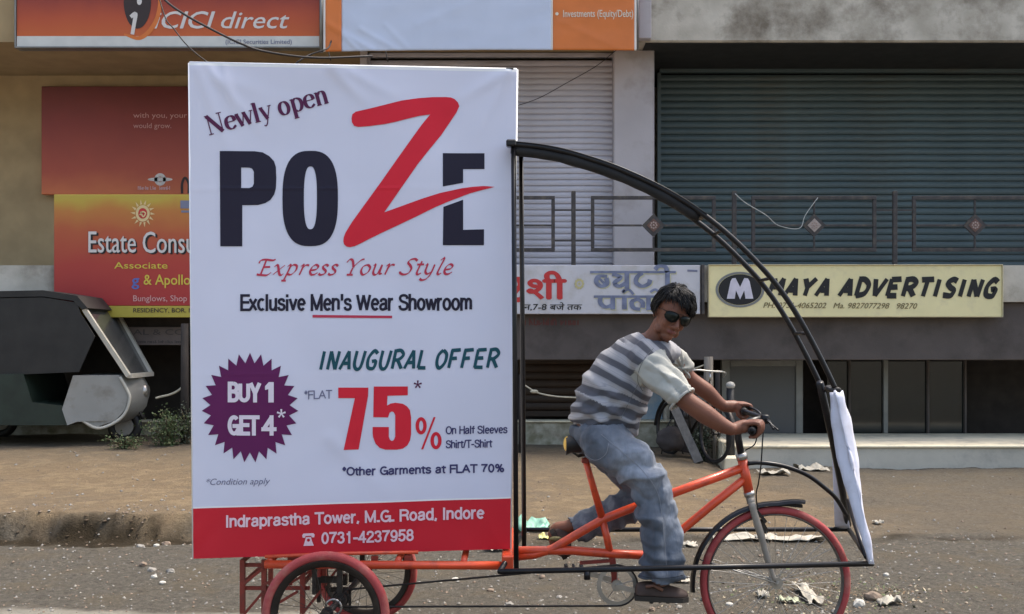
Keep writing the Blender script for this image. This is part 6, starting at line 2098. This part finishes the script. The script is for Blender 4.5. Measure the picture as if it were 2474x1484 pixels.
mb = MB(); mb.cbox(nx0 - 2.25, nx0 - 1.6, ny - .5, ny + .5, gzr + .45, gzr + .62, .03); mb.cbox(nx0 - 2.3, nx0 - 2.15, ny - .5, ny + .5, gzr + .62, gzr + 1.1, .03); mb.build('seat', hood, ar)
mb = MB()
trim = [(nx0 + x + .012, ny - .58 * (1 - .35 * max(0, min(1, (x + .7) / .7))) - .012 * 0, gzr + z) for x, z in [(-.10, .78), (-.02, .62), (.0, .52), (-.05, .36), (-.17, .25), (-.34, .20), (-.50, .30)]]
mb.tube(spline([(p[0] - .10, p[1], p[2]) for p in trim], 4), .018, 8)
mb.build('body_trim', mat('cream_trim', (.50, .47, .40), .5), ar, True)
mb = MB(); c_ = Vector((nx0 + .0, ny, gzr + .60)); mb.ell(c_ + Vector((-.03, 0, 0)), .05, .085, .085); mb.build('headlight', M['chrome'], ar, True)


def small_wheel(c, r, parent):
    c = Vector(c)
    mb = MB(); mb.tube([c + Vector((r * .78 * math.cos(t), 0, r * .78 * math.sin(t))) for t in [i * math.pi / 16 for i in range(32)]], r * .24, 10, closed=True)
    o = mb.build('wheel', M['blackrubber'], parent, True)
    mb = MB(); mb.tube([c + Vector((0, -.03, 0)), c + Vector((0, .03, 0))], r * .55, 20); mb.build('rim', body_g, o)
    return o


small_wheel((nx0 - .27, ny, gz(nx0 - .27, ny) + .19), .20, ar)
small_wheel((nx0 - 1.95, ny - .5, gz(nx0 - 1.95, ny - .5) + .19), .20, ar)
small_wheel((nx0 - 1.95, ny + .5, gz(nx0 - 1.95, ny + .5) + .19), .20, ar)
mb = MB(); c_ = Vector((nx0 - .27, ny, gzr + .20)); mb.tube([c_ + Vector((.24 * math.cos(R(t)), 0, .24 * math.sin(R(t)))) for t in range(20, 165, 12)], .05, 8, flat=.3, updir=(0, 1, 0)); mb.build('mudguard', hood, ar, True)

# ------------------------------------------------------------------ posts, rope, pole, board, sack, shrubs behind the rider
wood = mat('weathered_grey_wood', (.26, .225, .18), .85, col2=(.15, .125, .10), scale=3, stretch=(14, 14, 1.5), bump=.3)
dkwood = mat('dark_grey_board', (.085, .080, .074), .8, var=.2, scale=5, stretch=(6, 6, 1.2))


def post(name, u, v_top, y, r, m, label, cat, group=None, lean=0.0, cap=None):
    x = X(u, y); z0 = gz(x, y) - .06; zt = Z(v_top, y)
    mb = MB(); mb.tube([(x, y, z0), (x + lean * .5, y, (z0 + zt) / 2), (x + lean, y, zt)], [r * 1.1, r, r * .92], 10)
    o = mb.build(name, m, None, True)
    tag(o, label, cat, group)
    if cap:
        mb = MB(); mb.ell((x + lean, y, zt + .03), r * 1.1, r * 1.1, .045); mb.tube([(x + lean, y, zt - .005), (x + lean, y, zt + .03)], r * .8, 8); mb.build('cap', cap, o, True)
    return o


post('post', 446, 782, 13.1, .045, M['dark'], 'dark thin post beside the left edge of the poster board, rope tied to it', 'post')
pc_ = mat('pale_weathered_cap', (.38, .36, .32), .7)
post('wooden_post', 1711, 862, 13.3, .058, wood, 'tall pale weathered wooden post between the rider and the grey shop panel', 'post')
post('bollard', 1764, 938, 12.9, .048, M['blackrubber'], 'short black post with a pale cap, directly behind the handlebar', 'bollard', cap=pc_)
post('bollard', 1733, 900, 13.6, .034, M['dark'], 'thin dark post between the tall wooden post and the capped black post', 'post')
post('wooden_post', 1726, 960, 13.2, .022, wood, 'thin pale stick standing just right of the tall wooden post', 'stick')
rope_m = mat('pale_rope', (.42, .38, .29), .85, var=.15, scale=40)
mb = MB(); mb.tube(spline([P(376, 962, 13.1), P(392, 958, 13.1), P(412, 953, 13.1), P(430, 944, 13.1), P(444, 932, 13.1)], 5), .013, 8)
tag(mb.build('rope', rope_m, None, True), 'pale sagging rope from the auto rickshaw nose to the dark post', 'rope')
mb = MB()
pts = spline([P(1262, 927, 13.4), P(1272, 934, 13.4), P(1298, 949, 13.4), P(1335, 957, 13.4), P(1372, 960, 13.4), P(1420, 960, 13.4), P(1500, 950, 13.4), P(1600, 920, 13.4), P(1706, 880, 13.35)], 6)
mb.tube(pts, .0095, 8); mb.ell(P(1290, 946, 13.4), .05, .02, .022)
tag(mb.build('rope', rope_m, None, True), 'pale rope sagging in front of the dark brown shutter behind the back of the rider', 'rope')
post('post', 1258, 905, 13.45, .03, M['dark'], 'dark post just right of the poster board, seen through the black canopy posts', 'post')
# leaning board (an old cart shaft) and its prop
mb = MB()
a, c = P(1628, 985, 13.2), P(1688, 1142, 12.7)
c.z = gz(c.x, c.y) + .01
mb.beam(a, c, .10, .045, up=(0, 1, 0))
lb = mb.build('leaning_plank', dkwood, None); tag(lb, 'grey dusty plank leaning diagonally behind the forearm of the rider', 'plank')
bx, by = X(1668, 13.15), 13.15
bz = gz(bx, by)
bk = thing('parked_bicycle', (bx, by, bz), 'dusty black bicycle parked nose on behind the forearms of the rider', 'bicycle')
for sx, lbl in ((-.50, 'rear wheel'), (.50, 'front wheel')):
    wv = wheel('wheel', (bx + sx, by, bz + .335), .33, .034, M['rimdark'], .035, 24, bk, .014)
    for ch in wv.children:
        if ch.name.startswith('tyre'): ch.data.materials[0] = M['blackrubber']
O_ = lambda x, z, y=0: Vector((bx + x, by + y, bz + z))
for nm, pts, r_, m_ in (('top_tube', [O_(-.16, .80), O_(.34, .84)], .016, M['greasy']), ('down_tube', [O_(.36, .76), O_(-.04, .30)], .017, M['greasy']), ('seat_tube', [O_(-.04, .28), O_(-.18, .92)], .016, M['greasy']),
                        ('head_tube', [O_(.32, .92), O_(.37, .72)], .02, M['greasy']), ('stem', [O_(.32, .92), O_(.30, 1.02)], .013, M['chrome'])):
    mb = MB(); mb.tube(pts, r_, 10); mb.build(nm, m_, bk, True)
for sy in (-1, 1):
    mb = MB(); mb.tube([O_(.37, .72, .03 * sy), O_(.42, .60, .05 * sy), O_(.50, .335, .05 * sy)], .011, 8); mb.build('fork_blade', M['greasy'], bk, True)
    mb = MB(); mb.tube([O_(-.15, .78, .03 * sy), O_(-.50, .335, .05 * sy), O_(-.04, .30, .03 * sy)], .009, 8); mb.build('rear_stay', M['greasy'], bk, True)
    mb = MB(); mb.tube([O_(-.50, .335, .06 * sy), O_(-.42, .02, .15 * sy)], .008, 6); mb.build('stand_leg', M['greasy'], bk, True)
mb = MB(); mb.tube(spline([O_(.18, .98, -.26), O_(.30, 1.03, -.20), O_(.32, 1.03, 0), O_(.30, 1.03, .20), O_(.18, .98, .26)], 5), .011, 8); mb.build('handlebar', M['chrome'], bk, True)
mb = MB(); mb.ell(O_(-.20, .96), .13, .075, .035); mb.build('saddle', M['blackrubber'], bk, True)
for sx, a0, a1 in ((-.50, 20, 190), (.50, 5, 150)):
    mb = MB(); mb.tube([O_(sx + .365 * math.cos(R(t)), .335 + .365 * math.sin(R(t))) for t in range(a0, a1, 10)], .026, 8, flat=.35, updir=(0, 1, 0)); mb.build('mudguard', M['greasy'], bk, True)
bk.rotation_euler = (R(-4), 0, R(-68))


def sack(u, v, y, rx, ry, rz, m, label, seed):
    mb = MB(); mb.ell((0, 0, 0), 1, 1, 1, seg=36, rings=24)
    x = X(u, y); z0 = gz(x, y)
    vs = []
    for p in mb.v:
        d = p.normalized()
        k = 1 + .16 * noise.noise(d * 1.8 + Vector((seed, 0, 0))) + .06 * noise.noise(d * 6 + Vector((seed, 2, 0)))
        q = Vector((d.x * rx * k, d.y * ry * k, max(-.82, d.z) * rz * k))
        vs.append(q + Vector((x, y, Z(v, y))))
    m2 = MB(); m2.add(vs, mb.f)
    return m2, label


m2, l = sack(1618, 1062, 13.25, .17, .14, .15, None, '', 3)
for q in m2.v: q.z = max(q.z, gz(q.x, q.y) - .01)
tag(m2.build('sack', mat('dark_brown_sackcloth', (.055, .045, .042), .9, var=.2, bump=.4), None, True), 'dark brown sack lying on the verge behind the knee side of the rider', 'sack')


def leaf_plant(name, c, rx, ry, h, n, seed, mats, label, cat, leaf=.03, up=.6, parent=None):
    rr = random.Random(seed)
    t = thing(name, c, label, cat)
    c = Vector(c)
    mb = MB(); sm_ = MB()
    stems = []
    for i in range(14):
        a = rr.uniform(0, 2 * math.pi); k = rr.uniform(.3, 1)
        tip = c + Vector((rx * k * math.cos(a), ry * k * math.sin(a), h * rr.uniform(.5, 1) * (1.15 - .4 * k)))
        q = spline([c + Vector((0, 0, -.02)), c.lerp(tip, .5) + Vector((0, 0, h * .15)), tip], 4)
        stems.append(q); sm_.tube(q, [.006] * (len(q) - 1) + [.002], 5)
    sm_.build('stem', mats[2], t, True)
    for i in range(n):
        q = rr.choice(stems); b = q[rr.randint(1, len(q) - 1)]
        p = b + Vector((rr.gauss(0, rx * .22), rr.gauss(0, ry * .22), rr.gauss(0, h * .12)))
        p.z = max(p.z, gz(p.x, p.y) + .01)
        d = Vector((rr.gauss(0, 1), rr.gauss(0, 1), rr.gauss(.2, .7))).normalized()
        s = d.cross(Vector((rr.gauss(0, 1), rr.gauss(0, 1), rr.gauss(0, 1)))).normalized()
        L = leaf * rr.uniform(.6, 1.3)
        mb.add([p, p + d * L * .5 + s * L * .28, p + d * L, p + d * L * .5 - s * L * .28], [(0, 1, 2, 3)], rr.choice((0, 0, 1)))
    mb.build('foliage', mats[:2], t, fixn=False, kind=None)
    return t


gr = [mat('leaf_green', (.075, .105, .040), .7, var=.2, scale=9), mat('leaf_olive', (.11, .115, .05), .7, var=.2), mat('stem_brown', (.09, .07, .04), .8)]
gd = [mat('dark_leaf', (.050, .062, .034), .7, var=.2, scale=9), mat('grey_leaf', (.12, .13, .09), .7, var=.2), gr[2]]
x_ = X(404, 12.9); leaf_plant('weed_plant', (x_, 12.9, gz(x_, 12.9)), .28, .22, .42, 1500, 1, gr, 'green weed clump growing beside the nose of the auto rickshaw', 'plant', .035)
x_ = X(452, 13.0); leaf_plant('weed_plant', (x_, 13.0, gz(x_, 13.0)), .16, .18, .5, 500, 2, gd, 'dark weeds at the foot of the dark post by the poster board', 'plant', .03)
x_ = X(1700, 13.3); leaf_plant('shrub', (x_, 13.3, gz(x_, 13.3)), (.17), .15, .46, 2600, 3, gd, 'dark dusty shrub below the forearms of the rider, behind the leaning plank', 'plant', .034)
x_ = X(300, 12.6); leaf_plant('weed_plant', (x_, 12.6, gz(x_, 12.6)), .3, .2, .16, 500, 4, gr, 'low weeds in front of the auto rickshaw wheel', 'plant', .03)

mb = MB(); mb.cbox(X(1634, 13.9), X(1700, 13.9), 13.88, 14.1, gz(2.1, 13.9) - .02, Z(908, 13.9), .01)
ck = mb.build('crate', mat('dark_brown_crate_wood', (.05, .036, .028), .8, var=.3, scale=6, stretch=(2, 2, 9)), None)
tag(ck, 'dark brown wooden crate standing behind the far arm of the rider', 'crate')
for v in (930, 962, 1000):
    mb = MB(); mb.cbox(X(1632, 13.86), X(1702, 13.86), 13.852, 13.876, Z(v + 5, 13.86), Z(v - 5, 13.86), .003); mb.build('slat', M['alum'], ck)
# small things on the verge: green plastic bag, paper scraps
def scrap(u, v, y, w, h, m, label, cat, seed, group=None, flatk=.3, name='paper_scrap'):
    rr = random.Random(seed); x = X(u, y); z = gz(x, y)
    n = 9; vs, fs = [], []
    for j in range(n):
        for i in range(n):
            a, b_ = i / (n - 1) - .5, j / (n - 1) - .5
            px = x + a * w * (1 + .3 * noise.noise(Vector((b_ * 3, seed, 0)))); py = y + b_ * h * 1.2 * (1 + .4 * noise.noise(Vector((a * 3, seed, 4))))
            vs.append((px, py, gz(px, py) + .008 + h * flatk * abs(noise.noise(Vector((a * 3.2, b_ * 3.2, seed * 1.7)))) * 2.2))
    fs = [(j * n + i, j * n + i + 1, (j + 1) * n + i + 1, (j + 1) * n + i) for j in range(n - 1) for i in range(n - 1)]
    mb = MB(); mb.add(vs, fs); o = mb.build(name, m, None, True, fixn=False)
    md = o.modifiers.new('t', 'SOLIDIFY'); md.thickness = .0015
    return tag(o, label, cat, group)


def yg(v):   # distance at which flat ground is seen at picture height v
    return 1.45 * FPX / (v - VH)


wp = mat('dirty_white_paper', (.38, .35, .29), .8, var=.15, scale=20, dirt=(.24, .20, .15), dscale=14)
gp = mat('pale_green_plastic', (.20, .40, .30), .5, var=.3, scale=14)
scrap(1284, 1285, yg(1292), .24, .13, gp, 'crumpled pale green plastic bag on the ground right of the poster board', 'plastic bag', 1, None, .55, 'plastic_bag')
scrap(1318, 1300, yg(1306), .10, .05, mat('yellow_wrapper_foil', (.55, .5, .18), .5), 'yellow wrapper beside the green plastic bag', 'wrapper', 2, None, .5, 'wrapper')
scrap(1197, 1330, yg(1334), .13, .10, wp, 'white crumpled paper seen in the gap below the red footer', 'paper', 3, None, .8)
for i, (u, v, w, h) in enumerate([(1905, 1300, .50, .10), (1790, 1302, .42, .09), (1665, 1318, .10, .08), (1960, 1140, .34, .2), (1870, 1148, .30, .2), (2120, 1265, .06, .08), (1645, 1405, .10, .05)]):
    scrap(u, v, yg(v), w, h, wp, None, 'paper', 10 + i, 'white paper scraps scattered behind and right of the front wheel', .25)['label'] = ['long white torn paper strip lying behind the front wheel', 'white torn paper strip lying left of the fork', 'small white scrap at the end of the orange down tube', 'pale torn sheet in front of the grey plinth, right one', 'pale torn sheet in front of the grey plinth, left one', 'tiny white scrap at the far right beside the white cloth', 'white scrap between the shoe and the mudguard end'][i]
scrap(1952, 1440, 6.45, .085, .34, wp, 'white torn paper inside the lower part of the front wheel', 'paper', 31, None, .10)
scrap(1842, 1442, 6.4, .06, .07, wp, 'small white paper lump right of the fork foot', 'paper', 32, None, .5)
scrap(1905, 1462, 6.3, .11, .05, mat('pale_green_leaf_litter', (.36, .38, .26), .8), 'pale green litter left of the torn paper in the front wheel', 'litter', 33, None, .5)
scrap(2148, 1455, 6.25, .12, .07, wp, 'white paper scrap at the bottom right corner', 'paper', 34, None, .5)


# loose stones
def stone_mesh(seed, m, name='stone'):
    bm = bmesh.new(); bmesh.ops.create_icosphere(bm, subdivisions=2, radius=1)
    for w in bm.verts:
        d = w.co.normalized(); k = 1 + .32 * noise.noise(d * 1.6 + Vector((seed * 3.1, 0, 0))) + .12 * noise.noise(d * 5 + Vector((seed, 7, 0)))
        w.co = Vector((d.x * k, d.y * k * .9, d.z * k * .62))
    me = bpy.data.meshes.new(name); bm.to_mesh(me); bm.free(); me.materials.append(m); return me


stm = [mat('grey_stone', (.24, .225, .20), .9, var=.15, scale=2), mat('pale_stone', (.44, .42, .37), .9, var=.12, scale=2), mat('brown_stone', (.20, .15, .11), .9, var=.15, scale=2)]
rs_ = random.Random(5)
sms = [stone_mesh(i, stm[i % 3]) for i in range(9)]
spots = [(338, 1318, .030), (378, 1322, .022), (402, 1318, .034), (366, 1382, .030), (372, 1398, .022), (345, 1372, .03), (412, 1384, .028), (392, 1408, .02), (1838, 1346, .02), (2090, 1330, .022), (2140, 1390, .022), (1575, 1470, .022), (1640, 1465, .02), (1270, 1345, .02), (1310, 1400, .022), (1350, 1440, .018), (1100, 1405, .024), (1185, 1428, .022), (1230, 1465, .022), (520, 1340, .025), (680, 1395, .02), (2020, 1475, .03), (2075, 1462, .045), (2110, 1448, .05), (1700, 1450, .02), (1762, 1462, .024)]
for i, (u, v, r) in enumerate(spots):
    y = yg(v); x = X(u, y)
    o = share('stone', sms[i % 9], (x, y, gz(x, y) + r * .25), None, (0, 0, rs_.uniform(0, 6)), (r, r * rs_.uniform(.8, 1.2), r))
    side = 'at the far left edge of the road' if u < 460 else ('below the poster board behind the rear wheels' if u < 1240 else ('under the bottom rail between poster board and shoe' if u < 1680 else 'around the front wheel'))
    tag(o, ('small', 'pale', 'brownish')[(i % 9) % 3] + ' loose stone on the gravel ' + side, 'stone', ('small', 'pale', 'brownish')[(i % 9) % 3] + ' loose stones ' + side)
# gravel chips nobody could count
gb = MB()
vsc = []
for n in range(3900):
    v = rs_.uniform(1275, 1500) if n % 3 else rs_.uniform(1130, 1300)
    y = yg(v); u = rs_.uniform(-40, 2500); x = X(u, y)
    if n % 3 == 0 and rs_.random() < .5: continue
    r = rs_.choice((.004, .005, .006, .008, .008, .011, .014)) * (y / 6.5) ** .7
    z = gz(x, y) + r * .2
    k = [Vector((rs_.uniform(.6, 1) * r * a, rs_.uniform(.6, 1) * r * b_, rs_.uniform(.4, .8) * r * c_)) for a, b_, c_ in ((1, 0, 0), (-1, 0, 0), (0, 1, 0), (0, -1, 0), (.1, .1, 1), (0, 0, -1))]
    o = Vector((x, y, z))
    gb.add([o + q for q in k], [(0, 2, 4), (2, 1, 4), (1, 3, 4), (3, 0, 4), (2, 0, 5), (1, 2, 5), (3, 1, 5), (0, 3, 5)], rs_.choice((0, 0, 0, 1, 2, 2, 2, 0, 2)))
go = gb.build('gravel', [stm[0], mat('pale_gravel_chip', (.29, .27, .225), .9, var=.2, scale=30), stm[2]], None, fixn=False); tag(go, 'loose grey and pale gravel chips strewn over the road edge', None, None, 'stuff')
# leaf and earth litter heap at the lower right
hb = MB()
for n in range(900):
    x = X(1900, 6.4) + rs_.gauss(.25, .38); y = 6.5 + rs_.gauss(0, .28)
    if y < 5.9: continue
    z = gz(x, y) + abs(rs_.gauss(0, .012)) * math.exp(-((x - X(2090, 6.4)) / .3) ** 2) + .004
    L = rs_.uniform(.008, .026); a = rs_.uniform(0, 6.3); d = Vector((math.cos(a), math.sin(a), rs_.gauss(0, .4))); s = Vector((-math.sin(a), math.cos(a), rs_.gauss(0, .4)))
    o = Vector((x, y, z)); hb.add([o, o + d * L * .5 + s * L * .3, o + d * L, o + d * L * .5 - s * L * .3], [(0, 1, 2, 3)], rs_.choice((0, 1, 2)))
tag(hb.build('leaf_litter', [mat('dry_leaf', (.17, .11, .06), .8), mat('pale_dry_leaf', (.33, .28, .19), .8), mat('green_dry_leaf', (.10, .12, .05), .8)], None, fixn=False), 'dry leaf litter on the gravel behind the front wheel', None, None, 'stuff')
# dry weeds and dark clods along the broken bank
db = MB()
for n in range(700):
    x = rs_.uniform(-5.4, 2.2); y = bank_y(x) + rs_.gauss(.02, .05); z = gz(x, y)
    r = abs(rs_.gauss(.007, .005)) * (1.2 if x < -1.4 else .6)
    k = [Vector((rs_.uniform(.6, 1) * r * a, rs_.uniform(.6, 1) * r * b_, rs_.uniform(.25, .5) * r * c_)) for a, b_, c_ in ((1, 0, 0), (-1, 0, 0), (0, 1, 0), (0, -1, 0), (rs_.uniform(-.5, .5), .1, 1), (0, 0, -1))]
    o = Vector((x, y, z)); db.add([o + q for q in k], [(0, 2, 4), (2, 1, 4), (1, 3, 4), (3, 0, 4), (2, 0, 5), (1, 2, 5), (3, 1, 5), (0, 3, 5)])
tag(db.build('earth_clods', mat('dark_earth', (.075, .052, .032), .95, var=.3, scale=20), None, fixn=False), 'dark earth clods along the broken edge of the verge', None, None, 'stuff')

# ------------------------------------------------------------------ overhead cables, upper left
cb = mat('black_cable', (.025, .02, .02), .6)
for pts, r, l in (([P(350, -60, 12.9), P(398, 0, 12.8), P(450, 38, 12.7), P(520, 76, 12.7), P(580, 105, 12.7), P(640, 125, 12.8), P(760, 140, 13), P(900, 136, 13.4)], .013, 'thick black cable crossing the large white letters of the orange sign'),
                  ([P(380, -20, 12.9), P(400, 45, 12.8), P(420, 70, 12.8), P(452, 110, 12.8), P(500, 150, 12.8), P(560, 185, 13)], .007, 'thin dark cable hanging left of the thick one over the orange sign'),
                  ([P(700, 168, 13.4), P(722, 148, 13.4), P(750, 132, 13.5), P(790, 118, 13.6), P(800, 100, 13.8)], .010, 'short dark cable loop under the right end of the orange sign'),
                  ([P(1230, 262, 14.4), P(1300, 238, 14.4), P(1370, 200, 14.4), P(1440, 160, 14.4), P(1490, 120, 14.4)], .005, 'thin dark wire slanting across the lilac shutter')):
    mb = MB(); mb.tube(spline(pts, 6), r, 8); tag(mb.build('cable', cb, None, True), l, 'cable')
